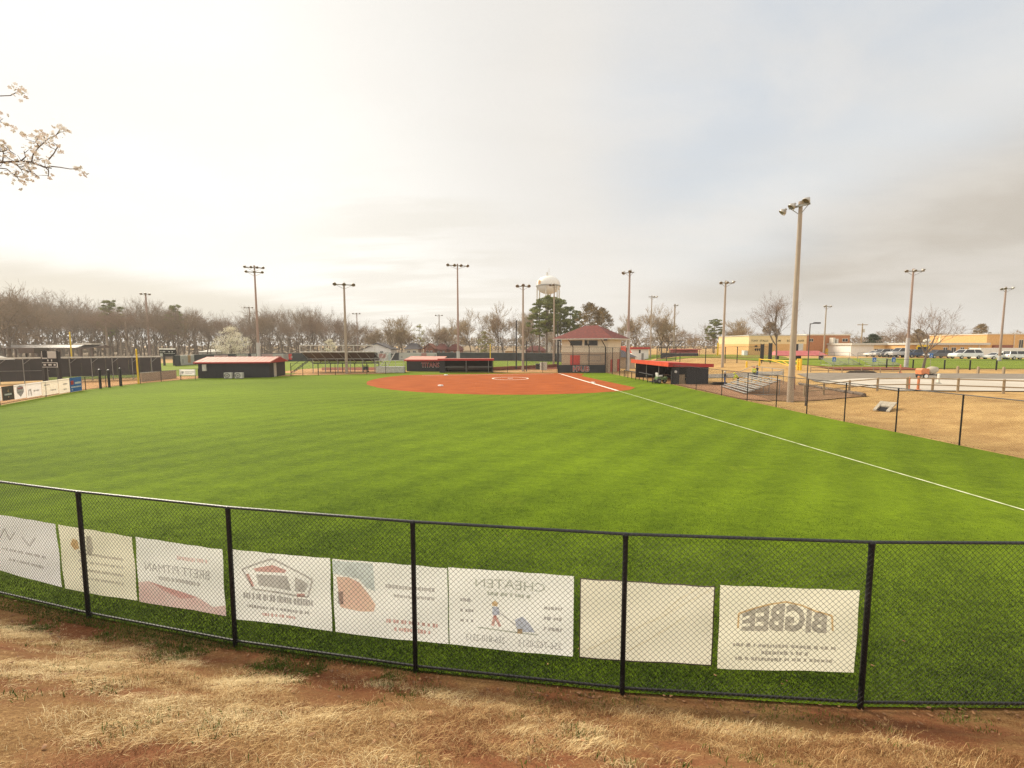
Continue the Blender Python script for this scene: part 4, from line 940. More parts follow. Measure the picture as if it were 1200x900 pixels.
for i, x in enumerate(bx):
    m = MB(); m.tube((x, 0, 0), (x, 0, 4.3 if i not in (0,) else 5.2), .07 if i else .11, n=8)
    if i: m.tube((x, 0, 4.3), (x - .9, -1.0, 5.5), .07, n=8)
    m.build('post', M['pole_dark'], t)
m = MB()
for z in (3.0, 4.28, 1.45): m.tube((bx[0], 0, z), (bx[-1], 0, z), .03, n=6)
m.build('rail', M['pole_dark'], t)
def wire_panel(t, x0, x1, z0, z1, y=0.0, cell=0.12, r=0.004, mat='pole_dark', name='chain_mesh', fn=None):
    m = MB(); L_ = x1 - x0; H = z1 - z0
    for sg in (1, -1):
        x = -H
        while x < L_ + H:
            s0, s1 = (x, x + H) if sg > 0 else (x, x - H); dd = s1 - s0; ta, tb = -s0 / dd, (L_ - s0) / dd; lo, hi = max(0, min(ta, tb)), min(1, max(ta, tb)); x += cell
            if hi - lo < .01: continue
            a, b = Vector((x0 + s0 + dd * lo, y, z0 + H * lo)), Vector((x0 + s0 + dd * hi, y, z0 + H * hi))
            if fn: a, b = fn(a), fn(b)
            m.tube(a, b, r, n=3, caps=False)
    return m.build(name, M[mat], t)
wire_panel(t, bx[0], bx[-1], 1.3, 4.28)
# fence returning to the dugout
q = [(P(709.5, 430, y0).x, y0), (P(717, 436, 70.5).x, 70.2), (P(725, 437, 68).x, 67.4), (P(732, 437, 66).x, 65.2)]
chain_fence('side_net_fence', 'high thin chain link fence from the backstop towards the right dugout', [Vector((x, y, 0)) for x, y in q], 4.2, wire_r=.003, cell=.12, bottom=False, post_r=.05)
# tall black net poles between infield and far field
for px, pt, pb, Y, r, lab in ((605, 376, 427, 84, .14, 'tall dark net post left of the pale floodlight pole'), (617, 400, 435.5, 77, .09, 'short black net post just right of the pale floodlight pole'), (653.5, 377, 430, 86, .13, 'tall dark net post at the left eave of the press box')):
    p = put(px, Y); m = MB(); m.tube((0, 0, -.2), (0, 0, P(px, pt, Y).z), r, r * .8, 10); m.lathe([(r, 0), (r * .6, .1), (.001, .12)], (0, 0, P(px, pt, Y).z), n=8)
    o = m.build('net_post', M['pole_dark'], None, loc=p); tag(o, lab, 'post', 'posts of the backstop net')
pa, pb_ = P(617, 425, 77), P(653.5, 425, 86); t = thing('backstop_net', 'fine dark net hung between posts left of the press box', 'net', (pa.x, pa.y, 0), math.atan2(pb_.y - pa.y, pb_.x - pa.x))
wl = (Vector((pb_.x, pb_.y)) - Vector((pa.x, pa.y))).length; m = MB()
m.tube((0, 0, 5.0), (wl, 0, 7.6), .025, n=5); m.tube((0, 0, 2.4), (wl, 0, 2.4), .02, n=5); m.build('cable', M['pole_dark'], t); wire_panel(t, 0, wl, .1, 5.0, cell=.16, r=.004, name='net_mesh')
# electrical boxes
p = put(637, 82); t = thing('utility_cabinet', 'pale green utility cabinet left of the press box', 'cabinet', (p.x, p.y, 0), .1)
m = MB(); m.b2(-.6, .6, -.4, .4, 0, 1.35); m.build('body', M['offwhite'], t); m = MB(); m.b2(-.66, .66, -.46, .46, 1.35, 1.45); m.build('lid', M['offwhite'], t); m = MB(); m.b2(-.02, .02, -.42, -.39, .1, 1.3); m.b2(.12, .18, -.44, -.4, .7, .9); m.build('handle', M['grey'], t)
for px, lab in ((629.5, 'left one of two dark bins beside the pale utility cabinet'), (632.8, 'right one of two dark bins beside the pale utility cabinet')):
    p = put(px, 84); m = MB(); m.lathe([(.26, 0), (.31, .9), (.34, .92), (.34, 1.0), (.2, 1.12), (.001, 1.14)], n=12); o = m.build('litter_bin', M['pole_dark'], None, loc=p); tag(o, lab, 'bin', 'bins by the utility cabinet')
# low concrete kerb wall of the bullpen behind
m = MB(); a, b = G(577, 435), G(655, 430.5); d = b - a; Lw = d.length; m.b2(0, Lw, 0, .25, -.1, .62); o = m.build('low_brick_wall', M['track'], None, loc=(a.x, a.y + 1.5, 0)); o.rotation_euler = (0, 0, math.atan2(d.y, d.x)); tag(o, 'low dark red wall behind the infield left of the press box', 'wall')
def frame_rz(a, b): return math.atan2(b.y - a.y, b.x - a.x)
# ------------------------------------------------------------------ right dugout (open side towards the field, end wall towards us)
A, B = G(745, 442), G(786, 450); d = (B - A); Ld = d.length
t = thing('dugout', 'black dugout with an orange red roof beside the third base line on the right', 'dugout', (B.x, B.y, 0), math.atan2(d.y, d.x) - math.pi)
# local x runs from the near corner towards home, local y towards the field interior is negative; building lies on +y? -> away from the field
def yy(v): return v
DP = 4.5; sgn = 1
# local +x = direction B->A; left normal of that points to the field (-x world) ; building on the right
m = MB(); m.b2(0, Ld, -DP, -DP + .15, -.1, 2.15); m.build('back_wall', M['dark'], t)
m = MB(); m.b2(-.15, 0, -DP, -1.85, -.1, 2.15); m.b2(-.15, 0, -0.95, 0, -.1, 2.15); m.b2(-.15, 0, -1.85, -.95, 1.85, 2.15); m.build('end_wall', M['blackwall'], t)
m = MB(); m.b2(Ld, Ld + .15, -DP, 0, -.1, 2.15); m.build('end_wall', M['blackwall'], t)
m = MB(); m.add([(-.5, .55, 2.42), (Ld + .4, .55, 2.42), (Ld + .4, -DP - .4, 2.16), (-.5, -DP - .4, 2.16), (-.5, .55, 2.5), (Ld + .4, .55, 2.5), (Ld + .4, -DP - .4, 2.24), (-.5, -DP - .4, 2.24)], [(0, 1, 2, 3), (7, 6, 5, 4), (0, 4, 5, 1), (1, 5, 6, 2), (2, 6, 7, 3), (3, 7, 4, 0)]); m.build('roof', M['orange_red'], t)
m = MB(); m.b2(-.52, Ld + .42, .55, .60, 2.05, 2.56); m.build('fascia', M['orange_red'], t)
m = MB(); m.add([(-.56, .6, 2.05), (-.56, -DP - .4, 1.98), (-.56, -DP - .4, 2.36), (-.56, .6, 2.56), (-.5, .6, 2.05), (-.5, -DP - .4, 1.98), (-.5, -DP - .4, 2.36), (-.5, .6, 2.56)], [(0, 1, 2, 3), (7, 6, 5, 4), (0, 4, 5, 1), (2, 6, 7, 3), (1, 5, 6, 2), (0, 3, 7, 4)]); m.build('fascia', M['red'], t)
for x in (3.6, 7.6):
    m = MB(); m.tube((x, -.05, 0), (x, -.05, 2.4), .05); m.build('post', M['grey'], t)
m = MB(); m.b2(.4, Ld - .4, -DP + .3, -DP + .7, .4, .46); m.b2(.8, .9, -DP + .3, -DP + .7, 0, .4); m.b2(Ld - .9, Ld - .8, -DP + .3, -DP + .7, 0, .4); m.build('bench', M['wood'], t)
m = MB(); m.lathe([(.001, 0), (.16, .02), (.16, .10), (.001, .12)], (-.17, -.45, 1.45), (-1, 0, 0), 12); m.build('wall_light', M['white'], t)
m = MB(); m.b2(.1, .16, -1.75, -1.05, 0, 1.1); m.build('locker', M['wood'], t)
# rails in front of the dugout
def guard_rail(label, p0, p1, n, h):
    dd = p1 - p0; t = thing('guard_rail', label, 'railing', p0, math.atan2(dd.y, dd.x), 'black rails before the right dugout'); Lr = dd.length
    m = MB(); m.tube((-.05, 0, h), (Lr + .05, 0, h), .06, n=10); m.build('top_rail', M['rail'], t)
    for i in range(n):
        m = MB(); m.tube((Lr * i / (n - 1), 0, -.1), (Lr * i / (n - 1), 0, h), .05, n=8); m.build('post', M['black'], t)
guard_rail('shorter black rail at the far end of the right dugout', G(731.5, 441.6), G(745, 445), 4, .98)
guard_rail('longer black rail ending beside the green utility vehicle', G(749, 445.2), G(764.5, 449.5), 4, 1.0)
# little utility vehicle
p = G(774, 449.0); t = thing('utility_vehicle', 'small green three wheeled field groomer with a white seat before the right dugout', 'field groomer', (p.x, p.y, 0), R_(10))
m = MB(); m.box((0, 0, .55), (1.25, .7, .22)); m.prism([(-.62, .42), (-.3, .42), (-.25, .8), (-.55, .82)], lambda u, v, s: Vector((u, -.3 + .6 * s, v))); m.build('body', M['green_mach'], t)
m = MB(); m.box((-.18, 0, .88), (.6, .5, .14)); m.box((-.5, 0, 1.08), (.12, .5, .34), ry=-.2); m.build('seat', M['white'], t)
m = MB(); m.tube((.45, 0, .62), (.28, 0, 1.05), .03); m.lathe([(.17, -.02), (.2, 0), (.17, .02)], (.28, 0, 1.06), (-.4, 0, 1), 14); m.build('steering_wheel', M['pole_dark'], t)
m = MB(); m.box((.62, 0, .62), (.2, .62, .3)); m.build('hood', M['green_mach'], t)
for x, y, r in ((-.42, -.42, .3), (-.42, .42, .3), (.5, 0, .27)):
    m = MB(); m.lathe([(.1, -.13), (r * .9, -.13), (r, -.06), (r, .06), (r * .9, .13), (.1, .13)], (x, y, r), (0, 1, 0), 16); w = m.build('wheel', M['rubber'], t)
    m = MB(); m.lathe([(.001, -.135), (r * .5, -.14), (r * .5, .14), (.001, .135)], (x, y, r), (0, 1, 0), 12); m.build('rim', M['grey'], w)
m = MB(); m.box((-1.0, 0, .2), (.35, 1.3, .1)); m.tube((-.6, 0, .45), (-1.0, 0, .22), .03); m.build('rake', M['pole_dark'], t)

# ------------------------------------------------------------------ far dugout
a, b = P(515, 437, 73.8), P(577.5, 436.6, 74.2); a.z = b.z = 0; Lf = (b - a).length
t = thing('dugout', 'long open black dugout with a bench and red roof edge behind the infield', 'dugout', a, frame_rz(a, b))
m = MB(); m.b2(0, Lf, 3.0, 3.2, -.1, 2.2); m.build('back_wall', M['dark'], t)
m = MB(); m.b2(0, .2, 0, 3, -.1, 2.2); m.b2(.2, .95, 0, .12, -.1, 2.2); m.build('end_wall', M['blackwall'], t)
m = MB(); m.b2(Lf - .2, Lf, 0, 3, -.1, 2.2); m.build('end_wall', M['blackwall'], t)
m = MB(); m.b2(-.2, Lf + .2, -.5, 3.4, 2.2, 2.3); m.build('roof', M['pale_red'], t); m = MB(); m.b2(-.22, Lf + .22, -.56, -.5, 2.02, 2.36); m.build('fascia', M['red'], t)
for x in (Lf * .5, Lf * .92): m = MB(); m.tube((x, -.1, 0), (x, -.1, 2.2), .05); m.build('post', M['grey'], t)
m = MB(); m.tube((1, -.1, .95), (Lf * .5 - .4, -.1, .95), .045); m.tube((Lf * .5 + .4, -.1, .95), (Lf - .2, -.1, .95), .045); m.build('guard_rail', M['grey'], t)
m = MB(); m.b2(1, Lf - .6, 2.3, 2.7, .4, .48); m.b2(1, Lf - .6, 2.85, 2.92, .5, 1.0); 
for x in (1.2, Lf / 2, Lf - .8): m.b2(x, x + .1, 2.3, 2.7, 0, .4)
m.build('bench', M['brown_ban'], t)
a, b = P(476.5, 435, 78), P(516.5, 435, 77.6); a.z = b.z = 0; Lf = (b - a).length
t = thing('equipment_shed', 'black shed with six red and white letters left of the open dugout', 'shed', a, frame_rz(a, b))
m = MB(); m.b2(0, Lf, 0, 3.5, .0, 2.0); m.build('wall', M['blackwall'], t)
m = MB(); m.add([(-.3, -.4, 1.98), (Lf + .3, -.4, 1.98), (Lf + .3, 3.9, 2.45), (-.3, 3.9, 2.45), (-.3, -.4, 2.08), (Lf + .3, -.4, 2.08), (Lf + .3, 3.9, 2.55), (-.3, 3.9, 2.55)], [(3, 2, 1, 0), (4, 5, 6, 7), (0, 1, 5, 4), (1, 2, 6, 5), (2, 3, 7, 6), (3, 0, 4, 7)]); m.build('roof', M['pale_red'], t)
m = MB(); m.b2(-.3, Lf + .3, -.46, -.4, 1.8, 2.05); m.build('fascia', M['red'], t)
text_obj('TITANS', Lf * .53, .92, M['ban_white'], t, 'lettering_outline', (Lf * .70, -.01, 1.12), (1, 0, 0), (0, 0, 1), False, .008, .03)
text_obj('TITANS', Lf * .52, .80, M['red'], t, 'lettering', (Lf * .70, -.025, 1.16), (1, 0, 0), (0, 0, 1), False, .008, .0)
# ------------------------------------------------------------------ long black shed left
a, b = G(233, 443.2), G(316, 442.4); b2_ = G(338, 440.6); Lf = (b - a).length
t = thing('long_shed', 'long windowless black shed with a red metal roof paled by painted reflection', 'shed', a, frame_rz(a, b)); dpt = 6.2
m = MB(); m.b2(0, Lf, 0, dpt, -.1, 2.15); m.prism([(0, 2.15), (dpt, 2.15), (dpt / 2, 2.72)], lambda u, v, s: Vector((0.01 + (Lf - .02) * s, u, v))); m.build('wall', M['blackwall'], t)
m = MB(); z0, z1 = 2.13, 2.78
for y0_, y1_ in ((-.45, dpt / 2), (dpt + .45, dpt / 2)):
    m.add([(-.35, y0_, z0), (Lf + .35, y0_, z0), (Lf + .35, y1_, z1), (-.35, y1_, z1), (-.35, y0_, z0 + .1), (Lf + .35, y0_, z0 + .1), (Lf + .35, y1_, z1 + .1), (-.35, y1_, z1 + .1)], [(3, 2, 1, 0), (4, 5, 6, 7), (0, 1, 5, 4), (1, 2, 6, 5), (2, 3, 7, 6), (3, 0, 4, 7)])
for k in range(16): 
    x = -.3 + (Lf + .6) * k / 15; m.tube((x, -.45, z0 + .11), (x, dpt / 2, z1 + .11), .025, n=4)
m.build('roof', M['pale_red'], t)
m = MB(); m.b2(-.36, Lf + .36, -.5, -.45, 2.05, 2.22); m.prism([(-.45, 2.1), (dpt + .45, 2.1), (dpt / 2, 2.86)], lambda u, v, s: Vector((Lf + .36 + .04 * s, u, v))); m.build('fascia', M['red'], t)
m = MB(); m.b2(Lf, Lf + .06, 1.6, 2.5, 0, 2.0); m.build('door', M['alu'], t)
m = MB(); m.b2(.6, 1.1, -.22, -.003, 1.0, 1.9); m.build('meter_box', M['offwhite'], t)
for k, (px, lab) in enumerate(((268.5, 'left of the two white condenser units against the black shed'), (281, 'right of the two white condenser units against the black shed'))):
    p = G(px, 443.6); u = thing('condenser_unit', lab, 'condenser', p, frame_rz(a, b), 'condenser units by the shed')
    m = MB(); m.b2(-.48, .48, -.35, .2, .06, .82); m.build('case', M['offwhite'], u)
    m = MB(); m.lathe([(.33, 0), (.33, .03), (.27, .03), (.27, 0)], (-.08, -.35, .44), (0, -1, 0), 20)
    for q in range(4): m.box((-.08, -.37, .44), (.62, .01, .02), ry=q * math.pi / 4)
    m.build('fan_grille', M['pole_dark'], u)
    m = MB(); m.b2(-.44, -.3, -.3, .15, 0, .06); m.b2(.3, .44, -.3, .15, 0, .06); m.build('foot', M['pole_dark'], u)
p = G(229.5, 444.5); t = thing('field_sign', 'white field sign with a dark badge on the fence left of the shed', 'sign', (p.x - .2, p.y - 1.2, 0), .1)
m = MB(); m.b2(-.98, .98, 0, .03, .62, 1.38); m.build('board', M['ban_white'], t); m = MB(); m.prism([(-.72, 1.15), (-.45, 1.15), (-.45, .95), (-.58, .82), (-.72, .95)], lambda u, v, s: Vector((u, -.004 - .003 * s, v))); m.build('emblem', M['ink_dark'], t)
m = MB(); r = random.Random(3); x = -.3
while x < .8: 
    lw = r.uniform(.06, .14); m.b2(x, x + lw, -.008, -.004, 1.0, 1.13); x += lw + .03
m.b2(-.25, .6, -.008, -.004, .82, .88); m.build('lettering', M['ink_dark'], t)
for x in (-.9, .9): m = MB(); m.tube((x, .06, -.1), (x, .06, 1.4), .03); m.build('post', M['black'], t)

# fence behind left part of the outfield, in front of the grandstand
def pxline(pxs, base): return [G(x, y) for x, y in zip(pxs, base)]
chain_fence('chain_link_fence', 'low thin chain link fence in front of the dark grandstand', pxline((341, 355, 373, 393, 430, 452, 475), (440.5, 440.3, 440.0, 439.5, 439.0, 438.3, 437.5)), 1.9, wire_r=.0028, cell=.12, bottom=False, post_r=.04)
chain_fence('chain_link_fence', 'low chain link fence between open dugout and backstop wall', pxline((578, 595, 615, 636, 654), (436.8, 436.6, 436.4, 436.6, 437)), 2.0, wire_r=.0028, cell=.12, bottom=False, post_r=.035)
p0, p1 = put(783, 66.0), None
# ------------------------------------------------------------------ grandstand
a, b = P(352.5, 430, 72.5), P(441, 430, 73.5); a.z = b.z = 0; Lf = (b - a).length; rz = frame_rz(a, b)
t = thing('grandstand', 'dark elevated grandstand seen from behind with a pale railing on top', 'grandstand', a, rz)
zt, dp = 3.45, 5.2; nb = 8
m = MB()
for k in range(6):
    y0_, z0_ = dp * k / 6, zt - 1.75 * k / 6; m.b2(0.3, Lf - .3, y0_, y0_ + dp / 6 + .05, z0_ - .08, z0_); m.b2(.3, Lf - .3, y0_ + dp / 6 - .04, y0_ + dp / 6, z0_ - .30, z0_ - .08)
m.build('deck', M['brown_ban'], t)
m = MB(); m.add([(0.25, -.05, zt - .1), (Lf - .25, -.05, zt - .1), (Lf - .55, 1.1, zt - 1.1), (.9, 1.1, zt - 1.1)], [(0, 1, 2, 3)]); m.build('apron', M['brown_ban'], t)
for k in range(nb + 1):
    x = .25 + (Lf - .5) * k / nb; m = MB(); m.tube((x, 0, zt - .1), (x + .55, 1.1, zt - 1.15), .07, n=5); m.tube((x + .5, 1.1, zt - 1.2), (x + .9, 2.2, 1.6), .07, n=5)
    m.build('brace', M['grey'], t)
m = MB(); m.b2(.8, Lf + .2, 1.05, 1.2, zt - 1.22, zt - .98); m.build('beam', M['grey'], t)
m = MB(); m.b2(1.2, Lf, 2.15, 2.3, 1.45, 1.68); m.build('beam', M['pole_dark'], t)
for k in range(6):
    x = 1.5 + (Lf - 2.0) * k / 5; m = MB(); m.tube((x, 1.2, 0), (x, 1.2, zt - 1.1), .075, n=6); m.build('post', M['grey'], t)
    m = MB(); m.tube((x + .45, 2.3, 0), (x + .45, 2.3, 1.6), .08, n=6); m.build('post', M['pole_dark'], t)
m = MB(); m.tube((-.1, 0, zt), (Lf + .2, 0, zt), .09, n=6); m.tube((-.1, 0, zt + 1.08), (Lf + .2, 0, zt + 1.08), .075, n=6); m.tube((-.1, 0, zt + 1.08), (-.1, dp, zt + .0), .045, n=6)
for k in range(nb): x = -.05 + (Lf - .1) * k / (nb - 1); m.tube((x, 0, zt), (x, 0, zt + 1.1), .07, n=6)
m.build('railing', M['offwhite'], t)
m = MB()
for sy in (-.4, .5): m.tube((-1.3, sy - .2, .15), (1.1, sy + .9, 2.2), .05, n=5)
for k in range(9): f = k / 8; m.box((-1.2 + 2.3 * f, .0 + 1.1 * f, .18 + 2.0 * f), (.3, .9, .05))
m.tube((-1.3, -.6, 1.05), (1.0, .5, 3.1), .04, n=5); m.tube((-1.3, -.6, .0), (-1.3, -.6, 1.05), .04, n=5); m.build('stair', M['pole_dark'], t)
p = P(428.5, 433, 76); t = thing('ball_cart', 'small black wheeled cart under the dark grandstand', 'cart', (p.x, p.y, 0))
m = MB()
for x in (-.45, .45): m.tube((x, 0, .1), (x, 0, 1.15), .04)
m.tube((-.45, 0, 1.15), (.45, 0, 1.15), .04); m.tube((-.45, 0, .2), (.45, 0, .2), .04); m.build('frame', M['pole_dark'], t); m = MB(); m.b2(-.4, .4, -.2, .2, .35, .95); m.build('bin', M['pole_dark'], t)
for x in (-.45, .45): m = MB(); m.lathe([(.001, -.04), (.12, -.04), (.12, .04), (.001, .04)], (x, 0, .1), (0, 1, 0), 10); m.build('wheel', M['rubber'], t)
# pale ramp stand beside the grandstand
a, b = P(440.5, 437, 73), P(473.5, 436.5, 73.4); a.z = b.z = 0; Lf = (b - a).length
t = thing('ramp_platform', 'pale metal ramp platform with railings right of the grandstand', 'ramp', a, frame_rz(a, b))
m = MB(); m.b2(0, Lf, 0, 1.5, 0.05, .95); m.build('skirt', M['offwhite'], t); m = MB(); m.b2(-.05, Lf + .05, -.05, 1.55, .95, 1.03); m.build('deck', M['alu'], t)
m = MB()
for x in (0.05, Lf * .35, Lf * .7, Lf - .05): m.tube((x, 0, 1.0), (x, 0, 2.05), .035)
m.tube((0, 0, 2.05), (Lf, 0, 2.05), .035); m.tube((0, 0, 1.5), (Lf, 0, 1.5), .02)
m.build('railing', M['alu'], t)
m = MB(); m.tube((.4, 1.5, 1.0), (1.5, 3.4, 3.2), .06); m.tube((1.6, 1.5, 1.0), (2.5, 3.4, 3.2), .06)
for k in range(8): f = k / 7; m.box((1.0 + 1.0 * f, 1.5 + 1.9 * f, 1.05 + 2.1 * f), (1.2, .3, .05))
m.tube((.3, 1.5, 2.0), (1.4, 3.4, 4.1), .035); m.tube((.3, 1.5, 1.0), (.3, 1.5, 2.0), .035); m.tube((1.4, 3.4, 3.1), (1.4, 3.4, 4.1), .035); m.build('stair', M['offwhite'], t)

# ------------------------------------------------------------------ far left field: windscreen fence, scoreboards, pavilion, poles
a, b = G(-14, 450.5), G(190, 443.2); d = b - a; Lf = d.length; rz = frame_rz(a, b)
t = thing('windscreen_fence', 'long fence with a dark windscreen and pale top rail across the left background', 'fence', a, rz)
Hs = 3.0; m = MB()
for k in range(14):
    x0_, x1_ = Lf * k / 14, Lf * (k + 1) / 14; m.b2(x0_ + .004, x1_ - .004, -.02, .02, .6 if k > 3 else .25, Hs - .12)
m.build('windscreen', M['screen'], t)
m = MB(); m.b2(0, Lf, -.05, .05, Hs - .06, Hs + .10); m.build('top_rail', M['offwhite'], t)
m = MB(); m.tube((0, -.06, 1.5), (Lf * .32, -.06, 1.45), .03, n=6); m.build('mid_rail', M['grey'], t)
for k in range(8):
    x = Lf * (.06 + k / 8); m = MB(); m.tube((x, -.12, -.1), (x, -.12, Hs), .045, n=6); m.tube((x + .05, -.12, Hs - .7), (x + .65, -.12, Hs - .1), .03, n=5); m.build('post', M['grey'], t)
wire_panel(t, Lf * .28, Lf, .05, .95, cell=.13, r=.013, mat='screen')
t = thing('block_wall', 'low grey block wall in front of the dark windscreen near the yellow foul pole', 'wall', G(166, 447.6), frame_rz(G(166, 447.6), G(207, 443)))
Lw = (G(207, 443) - G(166, 447.6)).length; m = MB(); m.b2(0, Lw, 0, .2, -.1, 1.05); m.build('wall', M['tan'], t); m = MB(); m.b2(-.03, Lw + .03, -.03, .23, 1.05, 1.13); m.build('coping', M['conc'], t)
def scoreboard(label, px0, px1, py0, py1, Y, kind):
    tl, br = P(px0, py0, Y), P(px1, py1, Y); w, h = br.x - tl.x, tl.z - br.z; cx = (tl.x + br.x) / 2
    t = thing('scoreboard', label, 'scoreboard', (cx, Y, 0))
    for x in (-w / 2 - .15, w / 2 - .15) if kind == 0 else (-w * .3, w * .3): m = MB(); m.b2(x - .16, x + .16, .05, .35, -.2, tl.z + (.15 if x < 0 else -.05)); m.build('post', M['pole_dark'], t)
    z0 = br.z
    m = MB(); m.b2(-w / 2, w / 2, -.1, .1, z0, tl.z); m.build('board', M['dark'], t)
    e = MB()
    if kind == 0:
        e.b2(-w * .10, w / 2 - .04, -.14, -.11, z0 + h * .56, tl.z - .03)   # white panel
        e.b2(-w / 2 + .04, -w * .14, -.14, -.11, z0 + h * .53, z0 + h * .60)
        e.b2(-w / 2 + .02, -w * .47, -.14, -.11, z0 + h * .60, tl.z - .02)
        for z in (.02, .28): e.b2(-w / 2, w / 2 + .05, -.14, -.11, z0 + h * z, z0 + h * (z + .035))
        e.b2(w / 2 - .02, w / 2 + .06, -.14, -.11, z0, z0 + h * .3)
        for x, ww in ((-.42, .16), (-.09, .22), (.27, .12)): e.b2(w * x, w * (x + ww), -.14, -.11, z0 + h * .12, z0 + h * .22)
        for x in (-.13, .12): e.b2(w * x, w * (x + .06), -.14, -.11, z0 + h * .38, z0 + h * .50)
    else:
        for x, ww in ((-.46, .10), (-.30, .16), (.06, .1), (.26, .08)): e.b2(w * x, w * (x + ww), -.14, -.11, z0 + h * .64, z0 + h * .76)
        e.b2(-w * .5, w * .46, -.16, .1, tl.z + .05, tl.z + h * .17)
        e.b2(-w * .47, -w * .30, -.14, -.11, z0 + .05, z0 + h * .48); e.b2(-w * .2, w * .45, -.14, -.11, z0 + h * .42, z0 + h * .46)
    e.build('panel', M['ban_white'], t)
scoreboard('black and white scoreboard nearest the left edge of the photo', 49.5, 68.5, 411.3, 430.8, 52.5, 0)
scoreboard('wide black scoreboard with white numbers beyond the left fence', 187, 206.5, 409.8, 417.8, 100, 1)
p = P(35, 408, 66); t = thing('pavilion', 'long low open pavilion with a dark roof before the left woods', 'pavilion', (P(16, 410, 120).x, 120, 0))
x1 = P(121, 410, 120).x - P(16, 410, 120).x; m = MB(); m.add([(0, -3, 3.9), (x1, -3, 3.9), (x1, 4, 3.9), (0, 4, 3.9), (0, .5, 4.7), (x1, .5, 4.7)], [(0, 1, 5, 4), (1, 2, 5), (2, 3, 4, 5), (3, 0, 4), (3, 2, 1, 0)]); m.b2(0, x1, -3.05, -2.95, 3.6, 3.95); m.build('roof', M['brown_ban'], t)
m = MB(); xx = P(97, 404, 120).x - P(16, 404, 120).x; m.b2(xx, x1 - .8, -2.4, 1, 4.75, 5.15); m.build('roof_vent', M['alu'], t)
for k in range(9): x = .5 + (x1 - 1) * k / 8; m = MB(); m.b2(x - .16, x + .16, -2.8, -2.5, -.2, 3.9); m.build('post', M['brown_ban'], t)
p = P(37, 411, 62); t = thing('dark_canopy', 'dark flat canopy roof left of the nearest scoreboard', 'canopy', (P(29, 412, 62).x, 62, 0)); wv = P(47, 412, 62).x - P(29, 412, 62).x
m = MB(); m.b2(0, wv, -.8, 1.2, 3.45, 4.2); m.build('roof', M['brown_ban'], t)
for x in (.15, wv - .15): m = MB(); m.tube((x, 0, -.1), (x, 0, 3.45), .06); m.build('post', M['pole_dark'], t)
# foul poles
def foul_pole(label, px, pt, Y, r, z0=None):
    tp = P(px, pt, Y); o = thing('foul_pole', label, 'foul pole', (tp.x, tp.y, 0)); m = MB(); m.tube((0, 0, -.1), (0, 0, tp.z), r, n=12); m.lathe([(r, 0), (.001, .05)], (0, 0, tp.z), n=12); m.build('pole', M['yellow'], o)
    m = MB(); m.lathe([(r * 1.25, .0), (r * 1.25, .12), (r, .14)], (0, 0, .0), n=12); m.build('collar', M['yellow'], o); return o
foul_pole('yellow foul pole standing at the left outfield corner', 159.5, 409.2, 52.3, .085)
foul_pole('thin yellow foul pole in front of the left woods', 81.5, 389, 104, .13)
foul_pole('thin yellow foul pole right above the open dugout', 574.5, 403, 128, .14)
foul_pole('yellow foul pole on the distant right field beside the pale light pole', 841.5, 402, 118, .22)
# tall dark gate posts at the left corner
for k, (px, pb, pt) in enumerate(((118, 455.5, 433.5), (128.3, 454, 434), (142, 452.5, 432))):
    p = G(px, pb); tp = P(px - 2.2, pt, p.y); m = MB(); m.tube((0, 0, -.1), (0, 0, tp.z), .11, .11, 10); m.lathe([(.12, 0), (.12, .05), (.001, .1)], (0, 0, tp.z), n=10)
    o = m.build('gate_post', M['black'], None, loc=p); tag(o, ('leftmost', 'middle', 'rightmost')[k] + ' of the three thick black posts on the left fence line', 'post', 'thick posts on the left fence')
# tent at the left edge
p = P(-3, 425, 58); t = thing('canopy_tent', 'pale yellow tent top at the left edge above the windscreen', 'tent', (p.x, p.y, 0))
m = MB(); m.add([(-1.6, -1.5, 2.35), (1.6, -1.5, 2.2), (1.9, 1.5, 2.4), (-1.6, 1.5, 2.5), (0.3, 0, 3.2)], [(0, 1, 4), (1, 2, 4), (2, 3, 4), (3, 0, 4), (3, 2, 1, 0)]); m.build('canopy', M['cream_flat'], t)
for x in (-1.5, 1.5): m = MB(); m.tube((x, -1.4, 0), (x, -1.4, 2.3), .04); m.build('leg', M['alu'], t)
